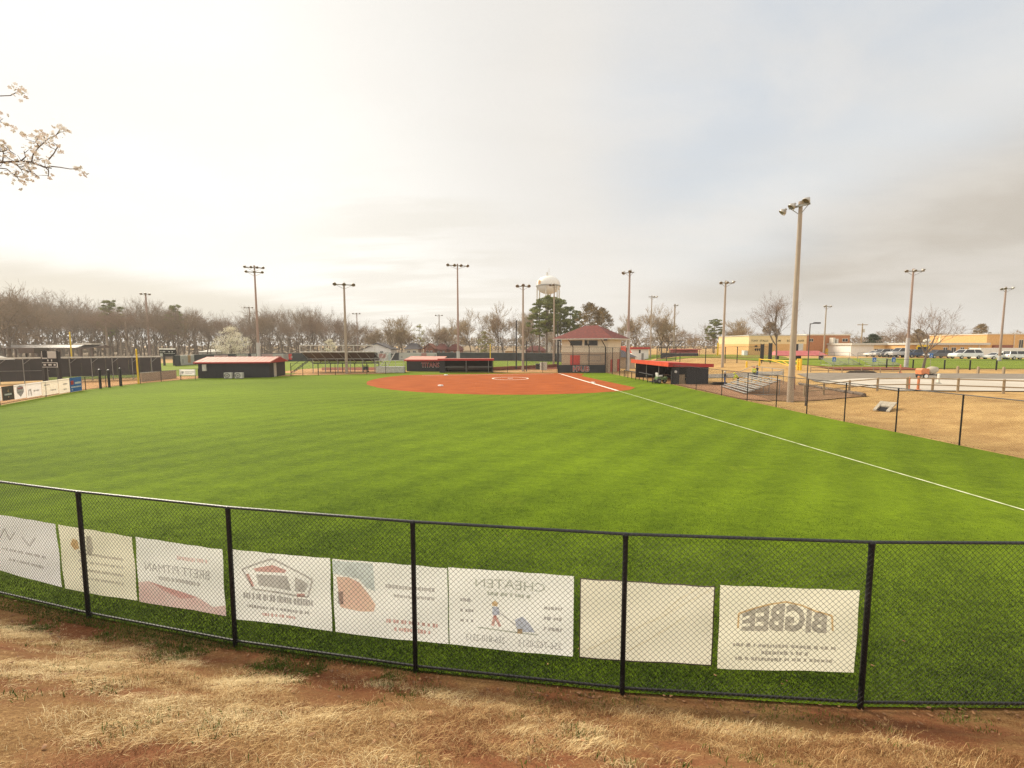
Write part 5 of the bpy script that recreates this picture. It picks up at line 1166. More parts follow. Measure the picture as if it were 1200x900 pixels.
# far black outfield fence with banners
fpts = [P(px, 420, Y) for px, Y in ((205, 96), (240, 108), (290, 120), (340, 126), (400, 131), (470, 134), (540, 134), (600, 131), (652, 124), (676, 112))]
t = thing('outfield_screen_fence', 'long black screened fence of the farther field running behind the infield', 'fence', (fpts[4].x, fpts[4].y, 0)); m = MB(); rl = MB()
for a, b in zip(fpts, fpts[1:]):
    dd = b - a; Ls = Vector((dd.x, dd.y)).length; ang = math.atan2(dd.y, dd.x); c = (a + b) / 2 - t.location; m.box((c.x, c.y, 1.2), (Ls, .06, 2.3), rz=ang); rl.tube((a.x - t.location.x, a.y - t.location.y, 2.38), (b.x - t.location.x, b.y - t.location.y, 2.38), .05, n=5)
m.build('screen', M['screen2'], t); rl.build('top_rail', M['grey'], t)
def far_banner(label, px0, px1, mat, marks=(), z0=.35, z1=2.2, dy=-.25):
    for a, b in zip(fpts, fpts[1:]):
        d0 = ray((px0 + px1) / 2, 420); u = b - a; den = d0.x * u.y - d0.y * u.x; tt = (a.x * u.y - a.y * u.x) / den; q = Vector((d0.x * tt, d0.y * tt)); s = (q - Vector((a.x, a.y))).dot(Vector((u.x, u.y))) / (u.x ** 2 + u.y ** 2)
        if 0 <= s <= 1:
            w = (px1 - px0) / FPX * q.y * 1.0; ang = math.atan2(u.y, u.x); n = Vector((math.sin(ang), -math.cos(ang))) * .12
            t = thing('fence_banner', label, 'banner', (q.x + n.x, q.y + n.y, 0), ang, 'banners on the far black fence'); m = MB(); m.b2(-w / 2, w / 2, -.02, .02, z0, z1); m.build('sheet', M[mat], t)
            for k, (x0, x1, za, zb, mm) in enumerate(marks): e = MB(); e.b2(w * x0, w * x1, -.045 - .002 * k, -.025, z0 + (z1 - z0) * za, z0 + (z1 - z0) * zb); e.build('print', M[mm], t)
            return
far_banner('long white banner nearest the wide scoreboard with an orange logo', 205, 233, 'ban_white', ((.02, .22, .2, .98, 'ink_orange'), (-.4, -.3, .2, .6, 'ink_light')), .2, 2.4)
far_banner('pinkish white banner left of the blossoming tree', 250, 268, 'ink_pink', ((-.3, .3, .4, .6, 'ink_light'),), .6)
far_banner('white banner with a thin dark word under the blossoming tree', 276, 293, 'ban_white', ((-.3, .2, .4, .55, 'ink'),), .6)
far_banner('short white banner left of the two row floodlight pole', 295, 300, 'ban_white', (), .6)
far_banner('pale pink banner right of the two row floodlight pole', 307.5, 319, 'ink_pink', ((-.3, .3, .3, .7, 'ink_red'),), .6)
far_banner('white banner with red print right of the pink one', 320, 332, 'ban_white', ((-.2, .3, .3, .7, 'ink_red'),), .6)
far_banner('half white half red banner just left of the grandstand', 333, 346, 'sign_red', ((-.5, -.1, 0, 1, 'ink_light'), (.1, .45, .3, .6, 'ban_white')), .55)
far_banner('pale blue and white banner behind the ramp platform', 443, 458, 'ban_white', ((-.4, .1, .3, .9, 'ink_red'), (.3, .5, 0, 1, 'ink_sky')), .1, 2.3)
far_banner('longest white banner above the lettered black shed', 462, 512, 'ban_white', ((.14, .26, .55, .98, 'ink_red'), (-.34, -.30, .3, .5, 'ink'), (.45, .48, .4, .8, 'ink_dark'), (.1, .2, .1, .3, 'ink')), .25, 2.3)
# ------------------------------------------------------------------ aluminium bleachers
def bleacher(label, loc, rz, Lb, rows, rail=True, group='aluminium bleachers'):
    t = thing('bleachers', label, 'bleachers', loc, rz, group)   # rows run along local x, rising towards +y
    for k in range(rows):
        z, y = .32 + .27 * k, .62 * k
        m = MB(); m.b2(0, Lb, y, y + .26, z, z + .05); m.build('seat', M['alu'], t)
        m = MB(); m.b2(0, Lb, y - .34, y - .08, z - .16, z - .12); m.build('footboard', M['alu'], t)
    n = max(2, int(Lb / 1.9) + 1)
    for i in range(n):
        x = .25 + (Lb - .5) * i / (n - 1); m = MB(); yb, zb = .62 * (rows - 1) + .2, .32 + .27 * (rows - 1)
        m.tube((x, -.3, .1), (x, yb, zb - .03), .035, n=5); m.tube((x, -.4, .04), (x, yb, .04), .035, n=5); m.tube((x, yb, 0), (x, yb, zb), .035, n=5); m.tube((x, yb * .5, 0), (x, yb * .5, zb * .52), .03, n=5); m.build('frame', M['grey'], t)
    if rail:
        yb, zb = .62 * rows - .25, .32 + .27 * (rows - 1); m = MB()
        for z in (zb + .45, zb + .95): m.tube((0, yb, z), (Lb, yb, z), .028, n=5)
        for i in range(n): x = Lb * i / (n - 1); m.tube((x, yb, zb - .4), (x, yb, zb + .95), .028, n=5)
        for x in (0, Lb): m.tube((x, yb, zb + .95), (x, .5, 1.2), .025, n=5)
        m.build('railing', M['grey'], t)
    return t
b0, b1 = G(877, 463), G(848, 454)
bleacher('small bleachers with five silver benches behind the right fence near the workers', (b0.x, b0.y, 0), frame_rz(b0, b1) + math.pi if False else math.atan2(b1.y - b0.y, b1.x - b0.x) , -0.0 + (b1 - b0).length, 5)
bl = bpy.data.objects['bleachers']; bl.scale = (1, -1, 1)
def on_land(px, Y): return put(px, Y)
p = on_land(973, 72); bleacher('left half of the far silver bleachers beyond the pale lot', (p.x, p.y, p.z + .05), 0.12, 5.6, 4)
p = on_land(1020, 71); bleacher('right half of the far silver bleachers beside the weathered light pole', (p.x, p.y, p.z + .05), 0.12, 5.4, 4)

# ------------------------------------------------------------------ yellow barrier gate
p0, p1 = put(890.5, 71), put(939, 62); dd = p1 - p0; Lg = Vector((dd.x, dd.y)).length
t = thing('barrier_gate', 'bright yellow swing barrier gate across the lot entrance', 'gate', p0, math.atan2(dd.y, dd.x)); dz = dd.z
m = MB(); m.tube((0, 0, -.2), (0, 0, 1.25), .13, n=10); m.build('post', M['yellow'], t)
for x in (Lg, Lg - .5): m = MB(); m.tube((x, 0, -.2), (x, 0, 1.45), .16, n=10); m.build('post', M['yellow'], t)
m = MB(); m.tube((0, 0, 1.1), (Lg, 0, 1.05), .075, n=8); m.tube((Lg * .3, 0, 1.08), (Lg * .72, 0, .38), .06, n=6); m.tube((Lg * .58, 0, 1.06), (Lg * .78, 0, .36), .06, n=6); m.tube((Lg * .72, 0, .38), (Lg, 0, .35), .06, n=6); m.build('arm', M['yellow'], t)
for px, Y, lab in ((875.5, 70, 'short yellow bollard left of the yellow barrier gate'),):
    p = put(px, Y); m = MB(); m.tube((0, 0, -.2), (0, 0, .9), .13, n=10); m.lathe([(.13, 0), (.08, .07), (.001, .09)], (0, 0, .9), n=10); o = m.build('bollard', M['yellow'], None, loc=p); tag(o, lab, 'bollard')

# ------------------------------------------------------------------ wooden rail fences
def rail_fence(label, pts, h, r=.07, mat='wood', rails=(0.92, 0.45)):
    t = thing('rail_fence', label, 'fence', pts[0]); o = pts[0]
    for p in pts: q = p - o; m = MB(); m.tube(q + Vector((0, 0, -.2)), q + Vector((0, 0, h)), r, r * .95, 8); m.build('post', M[mat], t)
    for f in rails:
        m = MB()
        for a, b in zip(pts, pts[1:]):
            a, b = a - o, b - o; w = .05; m.tube(a + Vector((0, -.06, h * f)), b + Vector((0, -.06, h * f)), .045, n=6)
        m.build('rail', M[mat], t)
    return t
yline = [(945, 37.6), (968, 37.0), (998, 36.2), (1031, 35.2), (1066, 34.3), (1096, 33.8), (1126, 33.2), (1180, 32.0), (1236, 30.8)]
rail_fence('nearer wooden two rail fence along the pale lot on the right', [put(px, Y) for px, Y in yline], 1.02, .08)
rail_fence('farther low wooden rail fence beyond the pale lot', [put(px, Y) for px, Y in ((951, 58), (972, 57.4), (988, 57), (1011, 56.4), (1033, 56), (1056, 55))], .72, .06, rails=(.85, .35))
for k, (px, Y) in enumerate(((1124, 55.5), (1148, 54.5), (1178, 53.5))):
    p = put(px, Y); m = MB(); m.b2(-.1, .1, -.1, .1, -.1, .80); m.lathe([(.12, 0), (.12, .05), (.001, .1)], (0, 0, .8), n=4); o = m.build('marker_post', M['wood'], None, loc=p); tag(o, 'short pale wooden marker post beyond the asphalt, ' + ('nearest the orange mixer', 'middle one of three', 'rightmost of three')[k], 'post', 'pale marker posts along the asphalt')
t = chain_fence('chain_link_fence', 'black chain link fence before the bright green practice field on the right', [put(px, Y) for px, Y in ((1040, 66), (1071, 65), (1108, 64), (1138, 63), (1169, 62.5), (1204, 62))], 1.35, wire_r=.004, cell=.2, bottom=False, post_r=.09)
t = chain_fence('chain_link_fence', 'tall dark chain link fence around the far right field behind the right dugout', [put(px, Y) for px, Y in ((797, 82), (827, 82), (850, 80), (864, 79), (893, 78), (903, 78))], 2.9, wire_r=.005, cell=.25, bottom=False, post_r=.07)
for k, (px, Y, h) in enumerate(((893, 84, 3.2), (902.5, 84, 3.4))): p = put(px, Y); m = MB(); m.b2(-.28, .28, -.05, .05, 0, h); m.tube((-.3, 0, 0), (-.3, 0, h + .1), .06); m.tube((.3, 0, 0), (.3, 0, h + .1), .06); o = m.build('mesh_gate', M['pole_dark'], None, loc=p); tag(o, ('left', 'right')[k] + ' of two tall dark gate panels under the school emblem', 'gate', 'dark gate panels')
# red posts
for px, Y, h, r, mat, lab in ((1079, 34.2, 1.05, .09, 'orange', 'thick orange delineator post in front of the orange mixer'), (1068.3, 34.6, .95, .06, 'orange', 'slim rusty orange post left of the thick orange one'), (1102.3, 40, .85, .11, 'cream_flat', 'pale delineator tube beside the drum of the mixer'), (932.5, 43, 1.3, .09, 'track', 'dark red post just left of the big concrete pole'), (1056.5, 56, 1.0, .1, 'orange', 'small orange hydrant post by the far bleachers')):
    p = put(px, Y); t = thing('delineator_post', lab, 'post', p); m = MB(); m.tube((0, 0, 0), (0, 0, h), r, r * .9, 10); m.lathe([(r * .9, 0), (r * .5, .06), (.001, .07)], (0, 0, h), n=10); m.build('tube', M[mat], t); m = MB(); m.lathe([(r * 2.4, 0), (r * 2.2, .06), (r * 1.2, .1)], n=10); m.build('base', M[mat if mat != 'cream_flat' else 'rubber'], t)
# blue accessibility signs
for k, (px, Y, h) in enumerate(((978, 60, 1.85), (1025.2, 60, 1.8), (1047.8, 60, 1.8), (1091.5, 62, 2.3))):
    p = put(px, Y); t = thing('parking_sign', 'blue parking sign on a thin post, ' + ('leftmost of the blue ones', 'left one in front of the far right bleachers', 'right one in front of the far right bleachers', 'directly above the orange mixer')[k], 'sign', p, 0, 'blue parking signs')
    m = MB(); m.tube((0, .03, -.1), (0, .03, h), .025, n=5); m.build('post', M['grey'], t); m = MB(); m.b2(-.24, .24, -.015, .015, h - .55, h + .05); m.build('panel', M['blue'], t)
    m = MB(); m.lathe([(.045, -.003), (.045, .003)], (0, -.02, h - .08), (0, 1, 0), 8); m.lathe([(.10, 0), (.13, 0)], (.02, -.02, h - .38), (0, -1, 0), 12); m.b2(-.02, .02, -.024, -.018, h - .35, h - .14); m.build('symbol', M['white'], t)

# ------------------------------------------------------------------ towed mixer
p = put(1088, 46.5); t = thing('concrete_mixer', 'orange towable concrete mixer with a dusty grey drum parked on the pale lot', 'mixer', p, -.05); t.scale = (.74,) * 3
m = MB(); m.prism([(-1.15, .62), (-.1, .62), (-.1, 1.38), (-.2, 1.45), (-1.02, 1.45), (-1.2, 1.2)], lambda u, v, s: Vector((u, -.5 + s, v))); m.build('engine_hood', M['orange'], t)
m = MB(); m.lathe([(.25, -.62), (.40, -.6), (.56, -.28), (.58, .12), (.42, .5), (.30, .72), (.25, .72), (.36, .45)], (.62, 0, 1.15), (.85, -.1, .28), 18); m.build('drum', M['conc'], t, smooth=True)
m = MB(); m.b2(-1.2, 1.25, -.42, .42, .48, .60); m.tube((1.2, 0, .5), (1.9, 0, .36), .05); m.tube((1.5, 0, .0), (1.5, 0, .45), .04); m.tube((.45, -.4, .55), (.55, -.35, 1.2), .05); m.tube((.45, .4, .55), (.55, .35, 1.2), .05); m.build('chassis', M['pole_dark'], t)
for y in (-.58, .58): m = MB(); m.lathe([(.16, -.1), (.34, -.1), (.37, 0), (.34, .1), (.16, .1)], (-.62, y, .37), (0, 1, 0), 16); w = m.build('wheel', M['rubber'], t); m = MB(); m.lathe([(.001, -.11), (.26, -.105), (.26, .105), (.001, .11)], (-.62, y, .37), (0, 1, 0), 14); m.build('rim', M['white'], w)

# ------------------------------------------------------------------ culvert, log edging, mats
p = G(1036, 481, .25); t = thing('culvert_end', 'sloping concrete culvert end set into the dry grass slope', 'culvert', (p.x, p.y, hz(p.x, p.y) - .05), R_(-62))
m = MB(); m.add([(-.75, -.7, 0), (-.45, -.7, 0), (-.45, .9, .85), (-.75, .9, .85), (-.75, -.7, .14), (-.45, -.7, .14), (-.45, .9, .99), (-.75, .9, .99)], [(3, 2, 1, 0), (4, 5, 6, 7), (0, 1, 5, 4), (1, 2, 6, 5), (2, 3, 7, 6), (3, 0, 4, 7)]); m.add([(.45, -.7, 0), (.75, -.7, 0), (.75, .9, .85), (.45, .9, .85), (.45, -.7, .14), (.75, -.7, .14), (.75, .9, .99), (.45, .9, .99)], [(3, 2, 1, 0), (4, 5, 6, 7), (0, 1, 5, 4), (1, 2, 6, 5), (2, 3, 7, 6), (3, 0, 4, 7)]); m.add([(-.45, .15, .42), (.45, .15, .42), (.45, .9, .84), (-.45, .9, .84), (-.45, .15, .56), (.45, .15, .56), (.45, .9, .98), (-.45, .9, .98)], [(3, 2, 1, 0), (4, 5, 6, 7), (0, 1, 5, 4), (1, 2, 6, 5), (2, 3, 7, 6), (3, 0, 4, 7)]); m.build('collar', M['conc'], t)
m = MB(); m.add([(-.45, -.6, .06), (.45, -.6, .06), (.45, .14, .42), (-.45, .14, .42)], [(0, 1, 2, 3)]); m.build('opening_shade', M['dark'], t); t.scale = (.6, .6, .6)  # flat dark sheet painted in for the shade of the culvert mouth
a, b = (26.6, 33.3), (30.5, 47); n = 9
for i in range(n):
    f0, f1 = i / n, (i + .94) / n; x0, y0_, x1, y1_ = a[0] + (b[0] - a[0]) * f0, a[1] + (b[1] - a[1]) * f0, a[0] + (b[0] - a[0]) * f1, a[1] + (b[1] - a[1]) * f1
    m = MB(); mx, my = (x0 + x1) / 2, (y0_ + y1_) / 2; zz = hz(mx, my) + .10; m.tube((x0 - mx, y0_ - my, 0), (x1 - mx, y1_ - my, .0), .14, .13, 8)
    o = m.build('landscape_timber', M['bark'], None, loc=(mx, my, zz)); tag(o, 'dark landscape timber in the row edging the mulch behind the small bleachers', 'timber', 'timbers edging the mulch')
p = G(843, 451.2); m = MB(); r = random.Random(5)
for k in range(5): m.box((r.uniform(-.5, .5), r.uniform(-.3, .3), .05 + .06 * k), (1.3, .8, .06), rz=r.uniform(-.2, .2))
o = m.build('rubber_mats', M['gravelly'], None, loc=(p.x, p.y, .02)); tag(o, 'low stack of dark mats on the ground left of the standing worker', 'mat stack')
p = put(1011, 56.8); m = MB(); m.lathe([(1.9, 0), (1.4, .16), (.8, .27), (.001, .32)], n=18); o = m.build('mulch_pile', M['gravelly'], None, loc=(p.x, p.y, p.z + .03)); o.scale = (1, .5, 1); tag(o, 'low dark mulch pile at the far edge of the pale lot', 'mulch pile')

# ------------------------------------------------------------------ people
def person(label, loc, rz, H, top, legs, joints=None, hat=None, sleeves=True):
    """one skinned figure; joints overrides {name: (x, y, z)} in head-height units of a 1.75 m body"""
    J = dict(pelvis=(0, 0, .95), belly=(0, 0, 1.10), chest=(0, .01, 1.32), neck=(0, 0, 1.50), head=(0, -.02, 1.60), crown=(0, -.01, 1.72), shl=(-.18, 0, 1.42), ell=(-.24, .02, 1.14), wrl=(-.22, -.08, .92), hal=(-.21, -.11, .83), shr=(.18, 0, 1.42), elr=(.24, .02, 1.14), wrr=(.22, -.08, .92), har=(.21, -.11, .83), hipl=(-.10, 0, .88), knl=(-.11, -.03, .48), anl=(-.12, .02, .09), tol=(-.13, -.17, .04), hipr=(.10, 0, .88), knr=(.11, -.03, .48), anr=(.12, .02, .09), tor=(.13, -.17, .04))
    J.update(joints or {})
    E_ = [('pelvis', 'belly'), ('belly', 'chest'), ('chest', 'neck'), ('neck', 'head'), ('head', 'crown'), ('chest', 'shl'), ('shl', 'ell'), ('ell', 'wrl'), ('wrl', 'hal'), ('chest', 'shr'), ('shr', 'elr'), ('elr', 'wrr'), ('wrr', 'har'), ('pelvis', 'hipl'), ('hipl', 'knl'), ('knl', 'anl'), ('anl', 'tol'), ('pelvis', 'hipr'), ('hipr', 'knr'), ('knr', 'anr'), ('anr', 'tor')]
    Rr = dict(pelvis=.145, belly=.14, chest=.15, neck=.06, head=.095, crown=.075, shl=.075, ell=.05, wrl=.036, hal=.038, shr=.075, elr=.05, wrr=.036, har=.038, hipl=.095, knl=.065, anl=.045, tol=.045, hipr=.095, knr=.065, anr=.045, tor=.045)
    names = list(J); me = bpy.data.meshes.new('body'); me.from_pydata([J[k] for k in names], [(names.index(a), names.index(b)) for a, b in E_], []); me.update()
    ob = bpy.data.objects.new('body', me); COL.objects.link(ob); sk = ob.modifiers.new('s', 'SKIN')
    for i, k in enumerate(names): me.skin_vertices[0].data[i].radius = (Rr[k], Rr[k] * (.72 if k in ('pelvis', 'belly', 'chest') else 1)); me.skin_vertices[0].data[i].use_root = (k == 'pelvis')
    ss = ob.modifiers.new('ss', 'SUBSURF'); ss.levels = 2; ss.render_levels = 2
    bpy.context.view_layer.update(); dg = bpy.context.evaluated_depsgraph_get(); m2 = bpy.data.meshes.new_from_object(ob.evaluated_get(dg))
    COL.objects.unlink(ob); bpy.data.objects.remove(ob)
    for q in (top, legs, 'skin', 'darkcloth'): m2.materials.append(M[q])
    seg = []
    for a, b in E_: seg.append((Vector(J[a]), Vector(J[b]), a, b))
    for pl in m2.polygons:
        c = pl.center
        def gap(q):
            e = q[1] - q[0]; f = max(0.0, min(1.0, (c - q[0]).dot(e) / max(1e-9, e.length_squared))); return (c - (q[0] + e * f)).length
        best = min(seg, key=gap)
        k = best[3]; pl.use_smooth = True
        pl.material_index = 2 if k in ('head', 'crown', 'hal', 'har') or (k == 'neck' and c.z > J['neck'][2] - .03) else 3 if k in ('tol', 'tor') else 1 if k in ('hipl', 'hipr', 'knl', 'knr', 'anl', 'anr') or (k in ('belly',) and (c - Vector(J['pelvis'])).length < .1) else 0
    t = thing('person', label, 'person', loc, rz); t.scale = (H / 1.75,) * 3
    o = bpy.data.objects.new('body', m2); COL.objects.link(o); o.parent = t
    h = MB(); hd = Vector(J['head']); cr = Vector(J['crown']); ax = (cr - hd).normalized(); h.lathe([(.105, -.02), (.112, .04), (.10, .11), (.06, .155), (.001, .17)], hd + Vector((0, .018, .01)), ax, 14); h.build('hair' if not hat else 'cap', M[hat or 'hair'], t, smooth=True)
    f = MB()
    for sx in (-.033, .033): f.lathe([(.001, .012), (.013, .006), (.013, 0)], hd + Vector((sx, -.088, .02)), (0, -1, 0), 8)
    f.build('eyes', M['dark'], t); f = MB(); f.add([(hd.x - .014, hd.y - .088, hd.z - .02), (hd.x + .014, hd.y - .088, hd.z - .02), (hd.x, hd.y - .122, hd.z - .018), (hd.x, hd.y - .09, hd.z + .025)], [(0, 2, 1), (0, 3, 2), (2, 3, 1), (0, 1, 3)]); f.build('nose', M['skin'], t)
    for nm, dr in (('hal', -1), ('har', 1)):
        hp = Vector(J[nm]); wr = Vector(J['wrl' if nm == 'hal' else 'wrr']); dv = (hp - wr).normalized(); fg = MB(); side = dv.cross(Vector((dr, 0, 0)))
        side = side.normalized() if side.length > .01 else Vector((0, 1, 0))
        for q in range(4): st = hp + side * (.024 * (q - 1.5)); md = st + dv * (.05 + .006 * (q in (1, 2))); fg.tube(st, md, .0095, .009, 5); fg.tube(md, md + dv * .028 + Vector((-dr * .018, 0, 0)), .009, .007, 5)
        th = hp - side * .03; fg.tube(th - dv * .02, th + dv * .02 - side * .03, .011, .009, 5); fg.build('fingers', M['skin'], t)
    return t
p = put(850.5, 49.5); person('standing person in a dark jacket and blue jeans left of the small bleachers', p, R_(75), 1.66, 'darkcloth', 'denim', dict(ell=(-.22, -.10, 1.16), wrl=(-.10, -.26, 1.18), hal=(-.02, -.31, 1.19), elr=(.22, -.10, 1.16), wrr=(.1, -.26, 1.16), har=(.02, -.31, 1.18)), 'offwhite')
p = put(866.3, 50.0); person('stooping worker in a plain hi vis yellow jacket and dark trousers at the small bleachers', p, R_(-100), 1.6, 'hivis', 'darkcloth', dict(belly=(0, -.10, 1.08), chest=(0, -.26, 1.24), neck=(0, -.36, 1.38), head=(0, -.44, 1.44), crown=(0, -.49, 1.55), shl=(-.18, -.29, 1.32), ell=(-.21, -.40, 1.06), wrl=(-.18, -.52, .86), hal=(-.17, -.56, .78), shr=(.18, -.29, 1.32), elr=(.21, -.40, 1.06), wrr=(.18, -.52, .86), har=(.17, -.56, .78)), 'hivis')
p = put(884.6, 55.0); person('worker in a yellow vest facing away behind the top bench of the small bleachers', p, R_(160), 1.68, 'hivis', 'darkcloth', None, 'orange')
p = put(888.2, 55.4); person('person in a dark top standing right of the worker in the yellow vest', p, R_(-80), 1.7, 'darkcloth', 'denim', dict(elr=(.24, -.10, 1.16), wrr=(.14, -.28, 1.10), har=(.12, -.34, 1.10)))

# ------------------------------------------------------------------ cars
def car(label, px, Y, paint, kind='suv', Lc=4.8, face=-1, group='vehicles parked before the school'):
    p = put(px, Y); t = thing('parked_car' if kind != 'pickup' else 'parked_pickup', label, 'car' if kind != 'pickup' else 'pickup truck', p, 0 if face < 0 else math.pi, group); s = Lc / 4.8
    if kind == 'suv': body = [(-2.4, .45), (-2.4, .85), (-2.25, 1.0), (-1.25, 1.12), (2.3, 1.12), (2.42, .8), (2.4, .42)]; cab = [(-1.3, 1.1), (-.55, 1.68), (-.2, 1.74), (1.75, 1.70), (2.05, 1.6), (2.32, 1.1)]
    elif kind == 'sedan': body = [(-2.4, .40), (-2.4, .72), (-2.2, .85), (-1.1, .98), (1.5, 1.02), (2.3, .98), (2.42, .7), (2.4, .38)]; cab = [(-1.15, .97), (-.35, 1.42), (.0, 1.47), (.9, 1.45), (1.3, 1.36), (1.85, 1.0)]
    else: body = [(-2.6, .5), (-2.6, 1.0), (-2.4, 1.12), (-1.3, 1.2), (2.6, 1.2), (2.7, .9), (2.65, .5)]; cab = [(-1.4, 1.18), (-.75, 1.8), (-.4, 1.88), (.75, 1.86), (1.05, 1.2)]
    def cs(poly, w0, w1):
        zs = [q[1] for q in poly]; zl, zh = min(zs), max(zs)
        return lambda u, v, sd: Vector((u * s, (w0 + (w1 - w0) * (v - zl) / (zh - zl + 1e-6)) * (1 if sd else -1) * s, v * s))
    m = MB(); m.prism(body, cs(body, .90, .86)); o = m.build('body', M[paint], t); bv = o.modifiers.new('b', 'BEVEL'); bv.width = .06; bv.segments = 2
    m = MB(); m.prism(cab, cs(cab, .84, .62)); g = m.build('cabin_glass', M['glass'], t)
    m = MB(); zt = max(q[1] for q in cab); tp = [q for q in cab if q[1] > zt - .16]; m.b2(tp[0][0] * s, tp[-1][0] * s, -.64 * s, .64 * s, (zt - .05) * s, (zt + .02) * s)
    fx = [cab[0], cab[1]]; 
    for sy in (-1, 1):
        for q0, q1 in ((cab[0], cab[1]), (cab[-1], cab[-2])): m.tube((q0[0] * s, sy * .85 * s, q0[1] * s), (q1[0] * s, sy * .66 * s, q1[1] * s), .05 * s, n=5)
        xm = (cab[1][0] + cab[-2][0]) / 2 + .1; m.tube((xm * s, sy * .86 * s, cab[0][1] * s), (xm * s, sy * .65 * s, zt * s), .05 * s, n=5)
    m.build('roof', M[paint], t)
    for x in (-1.5, 1.5):
        for sy in (-1, 1):
            m = MB(); m.lathe([(.18, -.11), (.33, -.11), (.36, -.05), (.36, .05), (.33, .11), (.18, .11)], (x * s, sy * .82 * s, .36 * s), (0, 1, 0), 16); w = m.build('wheel', M['rubber'], t); m = MB(); m.lathe([(.001, -.12), (.21, -.125), (.21, .125), (.001, .12)], (x * s, sy * .82 * s, .36 * s), (0, 1, 0), 12); m.build('rim', M['alu'], w)
    for sy in (-1, 1): m = MB(); m.box((-2.38 * s, sy * .62 * s, .78 * s), (.08, .34, .14)); m.build('headlight', M['white'], t); m = MB(); m.box((2.40 * s, sy * .68 * s, .85 * s), (.06, .24, .2)); m.build('tail_light', M['sign_red'], t)
    return t
car('white car leftmost in the row before the school buildings', 1027, 108, 'car_white', 'sedan', 5.0)
car('silver SUV second from the left in the row of cars', 1035.5, 105, 'car_silver', 'suv', 5.2)
car('low dark car between the silver SUV and the pale pickup', 1046.5, 102, 'car_dark', 'sedan', 4.7)
car('pale grey pickup just left of the weathered light pole', 1057, 101, 'car_silver', 'pickup', 5.6)
car('dark SUV between the weathered light pole and the bare tree', 1072.5, 100, 'car_blue', 'suv', 5.0)
car('grey SUV just right of the bare tree trunk', 1099, 96, 'car_grey', 'suv', 4.9)
car('white SUV parked by itself before the yellow brick wall with three windows', 1131.5, 92, 'car_white', 'suv', 5.5)
car('white sedan half hidden behind the floodlight pole before the trailer', 1168, 90, 'car_white', 'sedan', 4.6)
car('white SUV rightmost of the row at the right edge', 1192, 89, 'car_white', 'suv', 4.9, 1)
car('white truck on the far lot left of the cream school wall', 856.5, 150, 'car_white', 'pickup', 5.6)
p = put(1081, 104); t = thing('school_bus', 'yellow bus end seen just left of the bare tree trunk', 'bus', p, R_(47))
m = MB(); m.prism([(-1.1, .5), (1.1, .5), (1.15, 2.2), (.9, 2.9), (-.9, 2.9), (-1.15, 2.2)], lambda u, v, s: Vector((-3 + 6 * s, u, v))); m.build('body', M['yellow'], t)
m = MB(); m.b2(-3.03, -3.0, -.85, .85, 1.5, 2.4); m.b2(-2.6, 2.6, -1.18, 1.18, 1.6, 2.2); m.build('window', M['glass'], t)
for x in (-2, 2):
    for y in (-.95, .95): m = MB(); m.lathe([(.001, -.12), (.45, -.12), (.45, .12), (.001, .12)], (x, y, .45), (0, 1, 0), 14); m.build('wheel', M['rubber'], t)

# ------------------------------------------------------------------ school
def block(t, x0, x1, y0, y1, z0, z1, wall, name='wall', cap='offwhite', capname='roof'):
    m = MB(); m.b2(x0, x1, y0, y1, z0, z1); o = m.build(name, M[wall], t); m = MB(); m.b2(x0 - .15, x1 + .15, y0 - .15, y1 + .15, z1, z1 + .28); m.build(capname, M[cap], t); return o
def win(t, x0, x1, z0, z1, y, frame='white', mull=1):
    m = MB(); m.b2(x0, x1, y - .06, y + .02, z0, z1); w = m.build('window', M[frame], t); m = MB(); n = mull + 1
    for k in range(n): a, b = x0 + (x1 - x0) * k / n + .06, x0 + (x1 - x0) * (k + 1) / n - .06; m.b2(a, b, y - .085, y - .055, z0 + .08, z1 - .08)
    m.build('pane', M['glass'], w)
Y1 = 122; X0, X1, X2 = P(877.5, 405, Y1).x, P(945, 405, Y1).x, P(997, 405, Y1).x; zt = P(900, 393.5, Y1).z; zb = 1.6
t = thing('school_hall', 'cream brick school hall with a line of dark letters high on its wall', 'building', (X0, Y1, zb)); Wh = X1 - X0; Hh = zt - zb
m = MB(); m.b2(0, Wh, 0, 18, -.6, Hh * .60); m.build('lower_wall', M['school'], t); m = MB(); m.b2(0, Wh, .02, 18, Hh * .60, Hh); m.build('upper_wall', M['school_cream'], t); m = MB(); m.b2(-.15, Wh + .05, -.12, 18.1, Hh, Hh + .22); m.build('roof', M['offwhite'], t)
sx = lambda px: (P(px, 405, Y1).x - X0)
for txt, a, b in (('TONY', 880, 888), ('STALLS', 890, 900), ('UM', 910, 914.5), ('EC', 922, 926), ('AAR', 934.5, 942)):
    text_obj(txt, sx(b) - sx(a), .52, M['dark'], t, 'lettering', ((sx(a) + sx(b)) / 2, -.01, P(900, 399.3, Y1).z - zb), (1, 0, 0), (0, 0, 1), False, .02, .01)
m = MB(); z = P(890, 406.5, Y1).z - zb; m.prism([(sx(884.3), z), (sx(887.6), z), (sx(887.4), z + .42), (sx(884.5), z + .38)], lambda u, v, s: Vector((u, -.02 - .04 * s, v)))
zz = P(890, 410.5, Y1).z - zb
for k in range(5): x = sx(884.3) + k * .52; m.prism([(x, zz + .3), (x + .46, zz + .62), (x + .48, zz + .2), (x + .34, zz - .28), (x + .16, zz + .02)], lambda u, v, s: Vector((u, -.02 - .04 * s, v)))
m.build('emblem', M['dark'], t)
m = MB(); m.b2(-1.1, -.1, .2, 1.5, -.3, 1.6); m.build('tank', M['white'], t)
t = thing('brick_school_block', 'orange brick school block with two small high windows', 'building', (X1, Y1 + .5, zb)); Wb = X2 - X1
